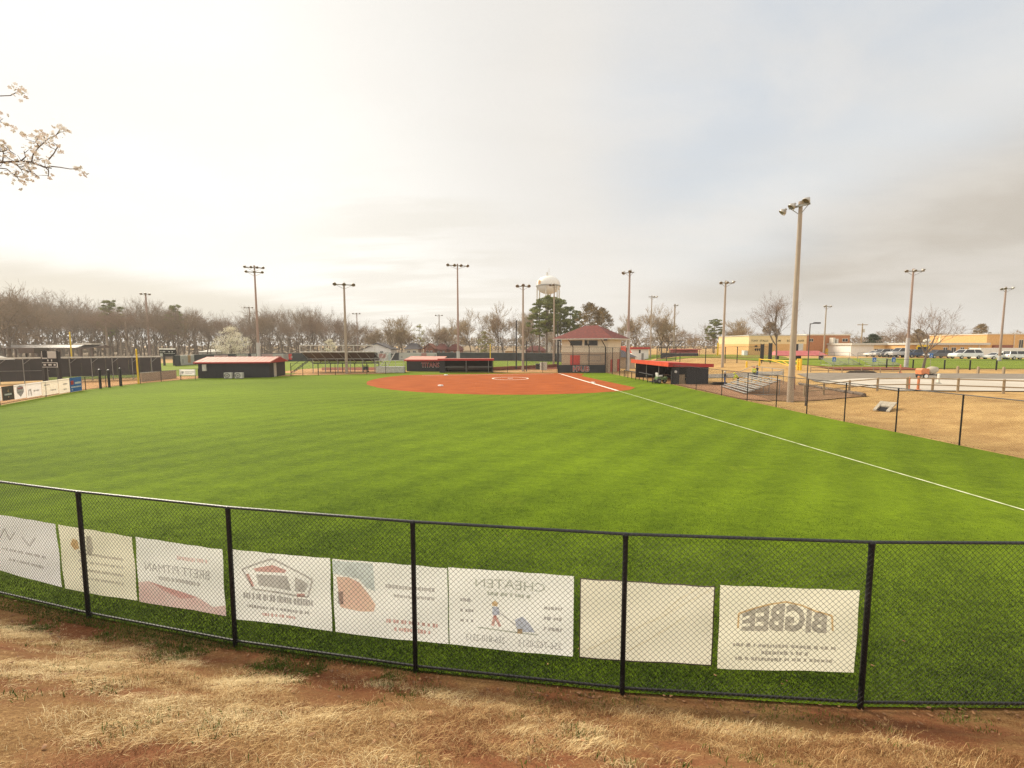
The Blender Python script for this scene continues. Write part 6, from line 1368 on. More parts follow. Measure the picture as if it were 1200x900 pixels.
m = MB(); m.b2(0.05, Wb, 0, 18, -.6, Hh + .15); m.build('wall', M['brick'], t); m = MB(); m.b2(0.05, Wb + .15, -.12, 18.1, Hh + .15, Hh + .42); m.build('roof', M['cream'], t)
sb = lambda px: (P(px, 405, Y1 + .5).x - X1)
for a, b in ((947.5, 952.5), (986.5, 993)): win(t, sb(a), sb(b), P(950, 400.5, Y1).z - zb, P(950, 396.7, Y1).z - zb, 0, 'cream')
m = MB(); m.b2(sb(967.5), sb(971.8), -.3, 0, -.3, P(970, 408.5, Y1).z - zb); m.build('door', M['yellow'], t)
m = MB(); m.b2(sb(975), sb(996), -2.0, 0, P(980, 410.3, Y1).z - zb, P(980, 409, Y1).z - zb); m.build('canopy', M['brown_ban'], t); m = MB(); m.b2(sb(975.5), sb(995), -.05, 0, -.3, P(980, 410.5, Y1).z - zb - .05); m.build('entrance', M['brick_red'], t)
Y2 = 114; Xa, Xb, Xc = P(997.5, 405, Y2).x, P(1024, 405, Y2).x, P(1062, 405, Y2).x; zt2 = P(1020, 403, Y2).z
t = thing('white_school_wing', 'low white school wing with a pale flat roof and three small windows', 'building', (Xa, Y2, 1.6)); H2 = zt2 - 1.6
m = MB(); m.b2(0, Xb - Xa, 0, 14, -.6, H2 - .3); m.build('wall', M['white'], t); m = MB(); m.b2(Xb - Xa, Xc - Xa, .05, 14, -.6, H2 - .3); m.build('side_wall', M['school_cream'], t); m = MB(); m.b2(-.3, Xc - Xa + .3, -.6, 14, H2 - .3, H2 + .2); m.build('roof', M['offwhite'], t)
s2 = lambda px: P(px, 410, Y2).x - Xa
win(t, s2(1024.5), s2(1034), P(1030, 414, Y2).z - 1.6, P(1030, 408.8, Y2).z - 1.6, .05, 'white', 3)
for a in (1037.6, 1044.3, 1048.4): win(t, s2(a), s2(a + 2.4), P(1030, 412.2, Y2).z - 1.6, P(1030, 409.6, Y2).z - 1.6, .05, 'yellow', 0)
for a, b, c in ((995.5, 998, 3.0), (1000, 1002, 2.4)): m = MB(); m.b2(s2(a), s2(b), 6, 7.5, H2 + .2, H2 + .2 + c * .5); m.build('roof_unit', M['offwhite'], t)
Y3 = 108; Xa, Xb = P(1062.5, 405, Y3).x, P(1157, 405, Y3).x; zt3 = P(1100, 402.5, Y3).z
t = thing('yellow_school_wing', 'long low yellow brick school wing with white framed windows', 'building', (Xa, Y3, 1.6)); H3 = zt3 - 1.6; s3 = lambda px: P(px, 410, Y3).x - Xa; h3 = lambda py: P(1100, py, Y3).z - 1.6
m = MB(); m.b2(0, Xb - Xa, 0, 14, -.6, H3 - .35); m.build('wall', M['school'], t); m = MB(); m.b2(-.3, Xb - Xa, -.7, 14, H3 - .35, H3 + .15); m.build('roof', M['offwhite'], t)
for a, b in ((1105, 1110), (1114.5, 1120), (1125, 1129.5), (1134.5, 1139.5)): win(t, s3(a), s3(b), h3(413.5), h3(407), 0)
win(t, s3(1092), s3(1099), h3(412.5), h3(409.5), 0, 'brick', 1)
m = MB(); m.tube((s3(1111.7), -.1, -.3), (s3(1111.7), -.1, H3 - .4), .09, n=6); m.tube((s3(1146.5), -.1, -.3), (s3(1146.5), -.1, H3 - .4), .09, n=6); m.build('downpipe', M['cream'], t)
m = MB(); m.b2(s3(1128.5), s3(1130), 6, 6.4, H3, h3(391.5)); m.build('chimney', M['school_cream'], t)
m = MB(); m.lathe([(.001, .9), (.5, .8), (.8, .5), (.75, .2), (.3, 0), (.3, -.2)], (s3(1108), 5, H3 + .3), n=14); m.build('roof_vent', M['offwhite'], t)
Y4 = 116; Xa, Xb = P(1156.5, 400, Y4).x, P(1216, 400, Y4).x; z4 = P(1180, 392, Y4).z
t = thing('yellow_school_hall', 'taller plain yellow brick school block at the right edge', 'building', (Xa, Y4, 1.6)); m = MB(); m.b2(0, Xb - Xa, 0, 16, -.6, z4 - 1.6); m.build('wall', M['school'], t); m = MB(); m.b2(-.15, Xb - Xa, -.15, 16, z4 - 1.6, z4 - 1.4); m.build('roof', M['cream'], t)
s4 = lambda px: P(px, 400, Y4).x - Xa; win(t, s4(1194), s4(1199), P(1190, 408, Y4).z - 1.6, P(1190, 398, Y4).z - 1.6, 0, 'cream'); m = MB(); m.tube((s4(1188), -.1, -.3), (s4(1188), -.1, z4 - 1.7), .1, n=6); m.build('downpipe', M['cream'], t)
m = MB(); m.b2(s4(1163), s4(1185), -.6, 0, P(1170, 408.5, Y4).z - 1.6, P(1170, 404.3, Y4).z - 1.6); m.build('canopy', M['brick_red'], t)
Y5 = 100; Xa, Xb = P(1149.5, 410, Y5).x, P(1216, 410, Y5).x; t = thing('white_trailer', 'long plain white trailer behind the rightmost cars', 'trailer', (Xa, Y5, 1.6)); H5 = P(1170, 407.8, Y5).z - 1.6
m = MB(); m.b2(0, Xb - Xa, 0, 2.6, .15, H5); o = m.build('body', M['white'], t); m = MB()
for k in range(30): x = (Xb - Xa) * (k + .5) / 30; m.b2(x - .02, x + .02, -.02, 0, .2, H5 - .05)
m.build('ribs', M['white'], t)
for k in range(3): m = MB(); m.lathe([(.001, -.1), (.4, -.1), (.4, .1), (.001, .1)], (6 + k * 1.0, .2, .2), (0, 1, 0), 14); m.build('wheel', M['rubber'], t)
# pink awning shelter
Y6 = 90; Xa, Xb = P(905.5, 413, Y6).x, P(965, 413, Y6).x; z6 = hz((Xa + Xb) / 2, Y6); zr = P(930, 411, Y6).z; ze = P(930, 416.2, Y6).z
t = thing('awning_shelter', 'long shelter with a faded red awning before the school', 'shelter', (Xa, Y6, z6)); w = Xb - Xa
m = MB(); m.add([(0, -1.4, ze - z6), (w, -1.4, ze - z6), (w - .9, .2, zr - z6), (.5, .2, zr - z6), (w, 1.6, ze - z6), (0, 1.6, ze - z6)], [(0, 1, 2, 3), (3, 2, 4, 5), (1, 4, 2), (0, 3, 5)]); m.b2(0, w, -1.44, -1.38, ze - z6 - .14, ze - z6); m.build('awning', M['awning'], t)
for px in (906.7, 908.5, 957.2, 959.8): x = P(px, 413, Y6).x - Xa; m = MB(); m.b2(x - .14, x + .14, -1.1, -.8, -.2, ze - z6); m.build('post', M['pole_dark'], t)
p = put(935, 92); m = MB(); m.b2(-.6, .6, -.1, .1, .0, 3.1); m.b2(.55, .62, -.14, .14, 0, 3.15); o = m.build('notice_board', M['screen2'], None, loc=p); tag(o, 'tall dark and grey board half hidden by the big concrete pole', 'board'); p = put(938.0, 91); m = MB(); m.b2(-.45, .45, -.05, .05, .9, 3.2); o = m.build('grey_panel', M['alu'], None, loc=p); tag(o, 'pale grey panel peeking out right of the big concrete pole', 'panel')
p = put(1149, 190); 
# water tower
Yw = 300; c = P(642, 405, Yw); zc = P(642, 334.5, Yw).z; Rw = 13 / FPX * Yw * 1.03
t = thing('water_tower', 'white round water tower on thin legs above the pines', 'water tower', (c.x, Yw, 0))
prof = [(.001, P(0, 323.2, Yw).z), (Rw * .35, P(0, 323.8, Yw).z), (Rw * .68, P(0, 325.6, Yw).z), (Rw * .9, P(0, 328.5, Yw).z), (Rw, P(0, 332, Yw).z), (Rw, P(0, 336, Yw).z), (Rw * .92, P(0, 339, Yw).z), (Rw * .72, P(0, 342, Yw).z), (Rw * .4, P(0, 344, Yw).z), (.001, P(0, 344.6, Yw).z)]
m = MB(); m.lathe(prof[::-1], n=32); m.build('tank', M['white'], t, smooth=True)
m = MB(); zk = P(0, 335.5, Yw).z; m.lathe([(Rw * 1.0, zk - .3), (Rw * 1.07, zk - .3), (Rw * 1.07, zk + .5), (Rw * 1.0, zk + .5)], n=32); m.build('balcony', M['grey'], t)
for k in range(6): a = k * math.pi / 3 + .25; m = MB(); m.tube((Rw * 1.06 * math.cos(a), Rw * 1.06 * math.sin(a), 0), (Rw * 1.0 * math.cos(a), Rw * 1.0 * math.sin(a), zk), .42, n=8); m.build('leg', M['offwhite'], t)
m = MB(); m.tube((0, 0, 0), (0, 0, P(0, 344, Yw).z), .8, n=10); m.build('riser', M['offwhite'], t)
m = MB()
for z in (zk * .35, zk * .7):
    for k in range(6): a, b = k * math.pi / 3 + .25, (k + 1) * math.pi / 3 + .25; m.tube((Rw * 1.04 * math.cos(a), Rw * 1.04 * math.sin(a), z), (Rw * 1.04 * math.cos(b), Rw * 1.04 * math.sin(b), z), .16, n=5)
m.build('bracing', M['offwhite'], t)
m = MB(); m.tube((-.8, 0, prof[0][1]), (-.8, 0, prof[0][1] + 2.2), .5, n=8); m.tube((.4, 0, prof[0][1]), (.4, 0, prof[0][1] + 5), .12, n=5); m.build('vent', M['offwhite'], t)
m = MB(); 
for (du, dv) in ((0, 0), (.16, .25), (.3, -.2), (.1, -.5)):
    a = R_(-148) + du * .5; za = P(0, 331.5, Yw).z + dv * 2; rr = Rw * 1.012; q = [(rr * math.cos(a + s_ * .11), rr * math.sin(a + s_ * .11), za + e_ * .9) for s_, e_ in ((-1, -1), (1, -1), (1.2, 1), (-.6, 1.2))]; m.quad(*q)
m.build('emblem', M['ink_orange'], t)
# utility pole
p = put(1008.5, 130); tp = P(1008.5, 379, 130); Hh_ = tp.z - p.z; t = thing('utility_pole', 'wooden utility pole with a crossarm and transformer above the white wing', 'utility pole', p); m = MB(); m.tube((0, 0, -.3), (0, 0, Hh_), .2, .14, 8); m.build('pole', M['wood'], t); m = MB(); m.b2(-1.5, 1.5, -.1, .1, Hh_ - .5, Hh_ - .3); m.build('crossarm', M['wood'], t); m = MB(); m.lathe([(.001, 0), (.3, 0), (.3, 1.0), (.001, 1.05)], (.45, 0, Hh_ - 2.6), n=10); m.build('transformer', M['offwhite'], t)
# batting backstop right of the white booth
p = put(775, 96); t = thing('batting_cage', 'dark lattice batting backstop behind the right dugout roof', 'batting cage', p, .15)
m = MB()
for x in (-1.0, 1.2, 3.4): m.tube((x, 0, 0), (x, 0, 3.6), .07, n=6); m.tube((x, 0, 3.6), (x + .5, -1.6, 4.9), .07, n=6)
for z in (1.2, 2.4, 3.6): m.tube((-1.0, 0, z), (3.4, 0, z), .05, n=5)
m.tube((-.5, -1.6, 4.9), (3.9, -1.6, 4.9), .05, n=5); m.build('frame', M['pole_dark'], t); wire_panel(t, -1.0, 3.4, 0, 3.6, cell=.22, r=.014)
p = put(770, 110); t = thing('screened_fence', 'dark screened low fence behind the right dugout roof', 'fence', p, .06); m = MB(); m.b2(1, 10.5, 0, .08, 0, 1.5); m.build('screen', M['screen2'], t); m = MB(); m.tube((1, .04, 1.55), (10.5, .04, 1.55), .05); m.build('top_rail', M['grey'], t); 
for k in range(4): x = 1 + 9.5 * k / 3; m = MB(); m.tube((x, .12, 0), (x, .12, 1.6), .06); m.build('post', M['pole_dark'], t)
p = put(787, 112); m = MB(); m.b2(0, 7.5, 0, 2.2, 1.75, 1.95); m.b2(0.3, 7.2, 1.4, 1.6, 0, 1.75); m.b2(.3, .4, .2, .3, 0, 1.75); m.b2(7.1, 7.2, .2, .3, 0, 1.75); o = m.build('field_shelter', M['awning'], None, loc=p); tag(o, 'low red roofed bench shelter beyond the screened fence', 'shelter')
# houses far behind
def house(label, px0, px1, pyr, pye, Y, wall, roof, gable=False):
    a, b = P(px0, pye, Y), P(px1, pye, Y); zr = P(px0, pyr, Y).z; t = thing('house', label, 'house', (a.x, Y, 0), 0, 'houses behind the fields'); w = b.x - a.x; ze = a.z; dp = 9
    m = MB(); m.b2(0, w, 0, dp, -.3, ze); 
    if gable: m.prism([(0, ze), (w, ze), (w / 2, zr - .2)], lambda u, v, s: Vector((u, .05 + (dp - .1) * s, v)))
    m.build('wall', M[wall], t)
    m = MB()
    if gable: m.add([(-.5, -.5, ze - .1), (w / 2, -.5, zr), (w + .5, -.5, ze - .1), (-.5, dp + .5, ze - .1), (w / 2, dp + .5, zr), (w + .5, dp + .5, ze - .1), (-.5, -.5, ze + .15), (w / 2, -.5, zr + .25), (w + .5, -.5, ze + .15), (-.5, dp + .5, ze + .15), (w / 2, dp + .5, zr + .25), (w + .5, dp + .5, ze + .15)], [(0, 3, 4, 1), (1, 4, 5, 2), (6, 7, 10, 9), (7, 8, 11, 10), (0, 1, 7, 6), (1, 2, 8, 7), (3, 9, 10, 4), (4, 10, 11, 5), (0, 6, 9, 3), (2, 5, 11, 8)])
    else: hip_roof(m, 0, w, 0, dp, ze, zr - ze, .5, w * .22)
    m.build('roof', M[roof], t)
    for f in (.2, .62): win(t, w * f, w * f + 1.1, ze - 1.9, ze - .6, 0)
    return t
house('white gabled house behind the right end of the grandstand', 425, 458, 402.5, 409.5, 165, 'white', 'roof_grey', True)
house('house with a dark grey roof just right of the white gabled one', 474, 490, 402, 409, 172, 'cream', 'roof_grey')
house('small red brick house with a steep roof among bare trunks', 497, 508, 403, 409, 170, 'brick_red', 'brick_red', True)
house('brick house directly left of the tall four lamp pole', 510, 523, 402.5, 409.5, 175, 'brick_red', 'shingle')
house('brick house behind the tall four lamp pole', 525, 540, 403, 410, 178, 'brick_red', 'shingle')
house('cream house right of the tall four lamp pole', 541, 556, 405, 411, 190, 'cream', 'wood')
house('low orange house between the trunks left of the net posts', 592, 605, 407.5, 411.5, 180, 'school', 'wood')
house('brick house behind the backstop net', 617, 640, 405, 411, 190, 'brick_red', 'shingle')
house('dark roofed house left of the cream school hall', 863, 877, 402, 407, 190, 'offwhite', 'roof_grey')
house('long low white house left of the white blossoming tree', 232, 254, 409.5, 412.5, 175, 'offwhite', 'offwhite')
for px, lab, Y in ((627, 'red car beyond the backstop net', 135), (652, 'dark red car left of the press box wall', 130)):
    car(lab, px, Y, 'red', 'suv', 4.7, -1, 'cars behind the backstop')
# ------------------------------------------------------------------ trees
def bare_tree(seed, H=20.0, spread=0.5, trunk_f=0.32, levels=5, twig='twig', name='bare_tree', twig_w=0.035, dens=1.0, bud=None, multi=1, leader=False):
    r = random.Random(seed); tr = MB(); V = []; F = []; BV = []
    def rv(s): return Vector((r.gauss(0, s), r.gauss(0, s), r.gauss(0, s)))
    def ribbon(a, b, w0, w1):
        d = (b - a); s = d.orthogonal().normalized(); s = (Matrix.Rotation(r.uniform(0, 6.28), 3, d.normalized()) @ s)
        s2 = d.normalized().cross(s)
        n = len(V)
        for p, w in ((a, w0), (b, w1)):
            V.append(p + s * w); V.append(p - s * w * .5 + s2 * w * .87); V.append(p - s * w * .5 - s2 * w * .87)
        for i in range(3): j = (i + 1) % 3; F.append((n + i, n + j, n + 3 + j, n + 3 + i))
    def grow(p, d, L, rad, lev):
        segs = 3 if lev < 3 else 2; pts = [p]; q = p; dd = d.copy()
        for i in range(segs):
            dd = (dd + rv((.03 if leader else .07) if lev == 0 else .13 if lev < 2 else .2) + Vector((0, 0, .10))).normalized(); q = q + dd * (L / segs); pts.append(q)
        for i in range(segs):
            r0 = rad * (1 - .5 * i / segs); r1 = rad * (1 - .5 * (i + 1) / segs)
            if lev < 3: tr.tube(pts[i], pts[i + 1], r0, r1, 6 if lev < 2 else 4, False)
            else: ribbon(pts[i], pts[i + 1], max(r0, twig_w * .5), max(r1, twig_w * .32))
        if lev >= levels:
            if bud and r.random() < bud: BV.append(pts[-1])
            return
        n = {0: r.randint(4, 6), 1: r.randint(3, 5), 2: r.randint(4, 5), 3: r.randint(4, 5), 4: r.randint(4, 5)}[lev]
        n = max(2, int(n * dens + .5)) if lev > 1 else n + (9 if leader and lev == 0 else 0)
        for k in range(n):
            f = r.uniform(.35, 1.0) if lev else r.uniform(.32 if leader else .72, 1.0)
            if k == 0: f = 1.0
            idx = min(segs - 1, int(f * segs)); pp = pts[idx].lerp(pts[idx + 1], f * segs - idx) if f < 1 else pts[-1]
            az = r.uniform(0, 6.28); base = dd if f > .6 else (pts[idx + 1] - pts[idx]).normalized()
            o = base.orthogonal().normalized(); o = Matrix.Rotation(az, 3, base) @ o
            ang = r.uniform(.25, .75) * (1.0 if lev else 1.15) * (spread / .5)
            nd = (base * math.cos(ang) + o * math.sin(ang)).normalized()
            grow(pp, nd, L * r.uniform(.55, .8) * (1.0 if lev else (.62 * (1.25 - .6 * f)) if leader else 1.35 * (1 - trunk_f) / .68), max(rad * (.5 if lev else .52) * (1 - .35 * f + .1), .012), lev + 1)
    for s_ in range(multi):
        a = 6.28 * s_ / multi; d0 = Vector((.35 * math.cos(a), .35 * math.sin(a), 1)).normalized() if multi > 1 else Vector((r.gauss(0, .04), r.gauss(0, .04), 1)).normalized()
        grow(Vector((0, 0, -.2)), d0, H * trunk_f, H * .017 * (1 if multi == 1 else .7), 0)
    zmax = max(v.z for v in V); sc = H / zmax
    t = thing(name, 'x', 'tree'); 
    tr.v = [(a * sc, b * sc, c * sc) for a, b, c in tr.v]; tr.build('trunk', M['bark'], t)
    cr = np_mesh('crown', np.array([tuple(v * sc) for v in V]), np.array(F), M[twig], t)
    if bud:
        bv = []; bf = []
        for p in BV:
            for k in range(2):
                c = p * sc + Vector((r.gauss(0, .15), r.gauss(0, .15), r.gauss(0, .15))); s1 = Vector((r.gauss(0, 1), r.gauss(0, 1), r.gauss(0, 1))).normalized() * .13; s2 = s1.orthogonal().normalized() * .11
                n = len(bv); bv += [tuple(c + s1), tuple(c + s2), tuple(c - s1), tuple(c - s2)]; bf.append((n, n + 1, n + 2, n + 3))
        if bv: np_mesh('buds', np.array(bv), np.array(bf), M['bud'], t)
    return t
def leafy_tree(name, seed, H, crown_lo, Rc, mat, clumps=60, leaf=0.35, per=60, shape='pine', trunk_r=.25, trunk_mat='bark'):
    r = random.Random(seed); g = np.random.default_rng(seed); t = thing(name, 'x', 'tree'); tr = MB(); vs = []; fs = []
    tr.tube((0, 0, -.3), (r.gauss(0, .2), r.gauss(0, .2), H * .94), trunk_r, trunk_r * .25, 8)
    for k in range(clumps):
        f = r.random(); z = crown_lo + (H - crown_lo) * f
        if shape == 'pine': R = Rc * (.35 + .9 * math.sin(math.pi * min(1, .12 + f * .86))) * r.uniform(.3, 1)
        elif shape == 'dome': R = Rc * math.sqrt(max(0, 1 - (f * 1.0) ** 2.2)) * r.uniform(.35, 1) ; 
        else: R = Rc * math.sqrt(max(0.02, 1 - (2 * f - .9) ** 2)) * r.uniform(.2, 1)
        a = r.uniform(0, 6.28); c = np.array([R * math.cos(a), R * math.sin(a), z + r.gauss(0, .3)])
        tr.tube((0, 0, max(crown_lo * .8, z - R * .45)), tuple(c), .06 + .02 * trunk_r, .025, 4, False)
        cs = Rc * r.uniform(.16, .34); n = per
        p = g.normal(0, 1, (n, 3)); p *= (cs * g.random((n, 1)) ** .45) / np.linalg.norm(p, axis=1, keepdims=True); p[:, 2] *= .55; p += c
        s1 = g.normal(0, 1, (n, 3)); s1 *= leaf * .5 / np.linalg.norm(s1, axis=1, keepdims=True); s2 = np.cross(s1, g.normal(0, 1, (n, 3))); s2 *= leaf * .28 / (np.linalg.norm(s2, axis=1, keepdims=True) + 1e-9)
        b0 = len(vs) * 4; vs.append(np.stack([p + s1, p + s2, p - s1, p - s2], 1).reshape(-1, 3)) ; 
    V = np.concatenate(vs); F = np.arange(len(V)).reshape(-1, 4)
    tr.build('trunk', M[trunk_mat], t); np_mesh('crown', V, F, M[mat], t); return t
hold = []
P_bare = [bare_tree(100 + k, 20, spread=.40 + .06 * (k % 3), trunk_f=.36 + .05 * (k % 4), twig=('twig', 'twig', 'twig_red')[k % 3], twig_w=.05, dens=.8) for k in range(6)]
P_light = [bare_tree(200 + k, 20, spread=.46, trunk_f=.28, twig='twig_lit', twig_w=.075, dens=1.05, bud=.22 if k == 0 else None) for k in range(3)]
P_pine = [leafy_tree('pine_tree', 300 + k, 20, 8.0 + k, 3.2, 'needle', 64, .42, 110, 'pine', .26) for k in range(3)]
P_gold = leafy_tree('brown_crowned_pine', 330, 20, 8, 7.0, 'needle_gold', 95, .5, 75, 'dome', .4)
used = set()
def plant(proto, px, pytop, Y, label, group, rz=None, wide=1.0, base=None):
    tp = P(px, pytop, Y); zb = hz(tp.x, tp.y) if base is None else base; H = max(2.0, tp.z - zb); s = H / 20.0; loc = (tp.x, tp.y, zb - .1)
    rz = random.uniform(0, 6.28) if rz is None else rz
    if proto.name not in used: 
        used.add(proto.name); proto.location = loc; proto.rotation_euler = (0, 0, rz); proto.scale = (s * wide, s * wide, s); proto['label'] = label; o = proto
    else: o = copy_tree(proto, loc, rz, label, (s * wide, s * wide, s))
    if group: o['group'] = group
    elif 'group' in o.keys(): del o['group']
    return o
rt = random.Random(11)
# woods on the left: skyline profile (px, py of the tops)
prof_l = [(-40, 336), (0, 338), (40, 346), (60, 350), (100, 352), (140, 354), (180, 355), (215, 358), (245, 364), (270, 371), (300, 362), (330, 358), (352, 360), (372, 362), (392, 366), (408, 372), (430, 380)]
def ytop(px, pf):
    for (a, b), (c, d) in zip(pf, pf[1:]):
        if a <= px <= c: return b + (d - b) * (px - a) / (c - a)
    return pf[-1][1]
LW = 'bare brown tree in the dense leafless woods on the left'
k = 0
for rowi, (Y, step, dt) in enumerate(((158, 15.0, 2), (172, 13.0, -3), (190, 11.5, 0), (212, 10, 3))):
    px = -46 + rowi * 3.3
    while px < 425:
        pt = ytop(px, prof_l) + dt + rt.uniform(-3, 9)
        plant(P_bare[rt.randrange(6)], px, pt - 3 + rt.uniform(-5, 7), Y + rt.uniform(-6, 6), LW, 'leafless woods on the left', wide=rt.uniform(.8, 1.2)); px += step * rt.uniform(.7, 1.3); k += 1
# understorey thicket that closes the woods low down
brush = leafy_tree('thicket', 410, 20, 2, 9, 'twig', 60, 1.1, 40, 'round', .3); 
px = -44
while px < 440:
    plant(brush, px, 404 + rt.uniform(-5, 4), 226 + rt.uniform(-8, 8), 'low brown thicket closing the foot of the left woods', 'thickets under the left woods', wide=1.5); px += 17
plant(P_pine[0], 128, 352, 168, 'pine with thin green crown in the left woods above the leaning lamp pole', None, wide=1.1)
plant(P_pine[1], 206, 358, 176, 'dark pine in the left woods right of the wide scoreboard', None, wide=.9)
# big oak at the left edge
big = bare_tree(501, 20, spread=.62, trunk_f=.22, twig='twig', twig_w=.05, multi=1, name='spreading_oak'); plant(big, 4, 330, 118, 'large spreading bare oak at the left edge of the view', None, wide=1.15)
big2 = bare_tree(502, 20, spread=.7, trunk_f=.18, twig='twig', twig_w=.05, name='spreading_oak'); plant(big2, 36, 352, 126, 'low branched bare oak right of the largest one on the left', None, wide=1.3)
# centre: separate pale bare trees
CL = 'pale bare tree standing in the gap between grandstand and pines'
for px, pt, Y, w in ((446, 380, 185, 1), (458, 374, 172, .8), (470, 370, 170, .9), (482, 378, 180, .9), (499, 380, 165, 1.1), (511, 377, 178, 1), (526, 372, 182, .8), (552, 361, 160, .85), (560, 366, 172, .8), (583, 357, 158, .85), (590, 354, 165, .8), (601, 362, 175, .8), (612, 372, 190, .9), (624, 362, 182, .8)):
    plant(P_light[rt.randrange(3)] if rt.random() < .7 else P_bare[2], px, pt - 2, Y, CL, 'pale bare trees in the centre', wide=w * 1.15)
plant(leafy_tree('budding_tree', 420, 20, 4, 5.5, 'bud', 50, .6, 60, 'round', .3), 568, 389, 165, 'small yellow green budding tree behind the black outfield fence', None, wide=1.2)
plant(leafy_tree('budding_tree', 421, 20, 8, 5.5, 'bud', 26, .5, 40, 'round', .3), 492, 380, 176, 'thin yellowish tree left of the brick houses', None)
BT_ = 'hazy bare tree in the continuous belt far behind the infield'
px = 428
while px < 890:
    plant((P_light + P_bare)[rt.randrange(9)], px, 383 + rt.uniform(-6, 8), 215 + rt.uniform(-12, 22), BT_, 'far belt of bare trees', wide=rt.uniform(1.0, 1.4)); px += rt.uniform(9, 17)
# pines by the water tower
for px, pt, Y, lab, pr, w in ((632, 353, 150, 'leftmost pine of the clump under the water tower', 1, .95), (641, 348, 145, 'second pine from the left under the water tower', 0, 1.15), (650.5, 351, 152, 'third pine of the clump behind the grey light pole', 2, 1.0), (657, 352, 160, 'slim pine right of the grey light pole', 1, .8), (668, 360, 158, 'thin crooked pine left of the press box roof', 2, .8), (676, 365, 150, 'short pine half behind the press box roof', 0, .75)):
    plant(P_pine[pr], px, pt - 1, Y, lab, None, wide=w * 1.2)
plant(P_gold, 692, 356.5, 140, 'broad brown crowned pine rising behind the press box roof', None, wide=.80)
plant(P_gold, 706, 362, 146, 'second brown crowned pine right of the press box roof peak', None, wide=.72)
RG = [(746, 358, 128, 'light', 'bare yellowish tree behind the small white building', .8), (731, 378, 150, 'light', 'small bare tree left of the weathered pole by the press box', .8), (758, 384, 150, 'bare', 'low reddish bare tree between the two right centre light poles', 1.0), (777, 354, 128, 'light', 'tall golden bare tree right of the slim one armed pole', .85), (787, 358, 134, 'light', 'golden bare tree beside the faint pale pole', .85), (799, 378, 150, 'bare', 'dull bare tree right of the golden ones', 1.1), (816, 384, 165, 'bare', 'low brown bare tree behind the right dugout', 1.3), (836, 382, 170, 'bare', 'brown bare tree under the green topped pine', 1.2), (868, 371, 150, 'light', 'broad golden bare tree left of the cream school hall', 1.15), (857, 376, 158, 'light', 'golden bare tree behind the white truck', 1.0), (891, 384, 170, 'bare', 'bare tree above the left end of the cream school hall', 1.2)]
for px, pt, Y, kd, lab, w in RG: plant((P_light if kd == 'light' else P_bare)[rt.randrange(3)], px, pt, Y, lab, None, wide=w)
plant(P_pine[0], 838, 374, 160, 'green topped pine left of the cream school hall', None, wide=1.6)
plant(P_gold, 903, 378, 150, 'brown domed tree behind the cream school hall', None, wide=.9)
t1 = bare_tree(601, 20, spread=.45, trunk_f=.9, twig='twig_red', twig_w=.03, dens=.7, name='street_tree', leader=True); plant(t1, 914, 338, 84, 'tall sparse bare tree left of the big concrete pole', None, wide=1.0)
t2 = bare_tree(603, 20, spread=.34, trunk_f=.30, twig='twig_red', twig_w=.03, dens=.8, name='street_tree'); plant(t2, 1088, 350, 66, 'sparse bare tree standing above the orange mixer', None, wide=1.25)
FR = 'distant hazy brown tree rising behind the low school roofs'
for px, pt, Y, w in ((945, 386, 190, 1.2), (958, 388, 200, 1.2), (973, 388, 190, 1.2), (986, 390, 200, 1.2), (1034, 381, 170, 1.1), (1042, 378, 165, 1.1), (1050, 379, 170, 1.1), (1060, 384, 175, 1.1), (1075, 386, 165, 1.2), (1100, 383, 170, 1.2), (1115, 383, 165, 1.2), (1125, 382, 172, 1.2), (1137, 384, 165, 1.1), (1180, 388, 175, 1.2), (1192, 386, 170, 1.2), (1206, 384, 170, 1.2), (1003, 391, 200, 1.2), (928, 386, 195, 1.2)):
    plant(P_bare[(2, 5, 0, 1)[rt.randrange(4)]], px, pt, Y, FR, 'distant trees behind the school', wide=w)
px = 868
while px < 1216:
    plant((P_bare + P_light)[rt.randrange(9)], px, 389 + rt.uniform(-4, 6), 205 + rt.uniform(-10, 20), 'low hazy bare tree in the continuous line far behind the school', 'far tree line behind the school', wide=rt.uniform(1.1, 1.5)); px += rt.uniform(10, 18)
plant(P_gold, 1151, 380, 150, 'round rusty crowned tree left of the taller yellow school block', None, wide=.8)
plant(P_gold, 1077, 386, 150, 'olive brown tree behind the sparse bare tree above the mixer', None, wide=.8)
plant(leafy_tree('evergreen_tree', 431, 20, 2.5, 10, 'evergreen', 80, 1.0, 70, 'round', .4), 1024, 391.5, 135, 'dark round evergreen above the low white school wing', None, wide=1.0)
# bradford pears in blossom
bl1 = leafy_tree('blossoming_tree', 441, 20, 3.5, 10.5, 'blossom', 120, .62, 42, 'round', .5); plant(bl1, 270, 384.5, 118, 'wide white blossoming tree behind the long black shed', None, wide=.98)
bl2 = leafy_tree('blossoming_tree', 442, 20, 3, 7.5, 'blossom', 60, .8, 42, 'round', .4); plant(bl2, 386, 398, 125, 'small white blossoming tree behind the grandstand railing', None, wide=1.0)
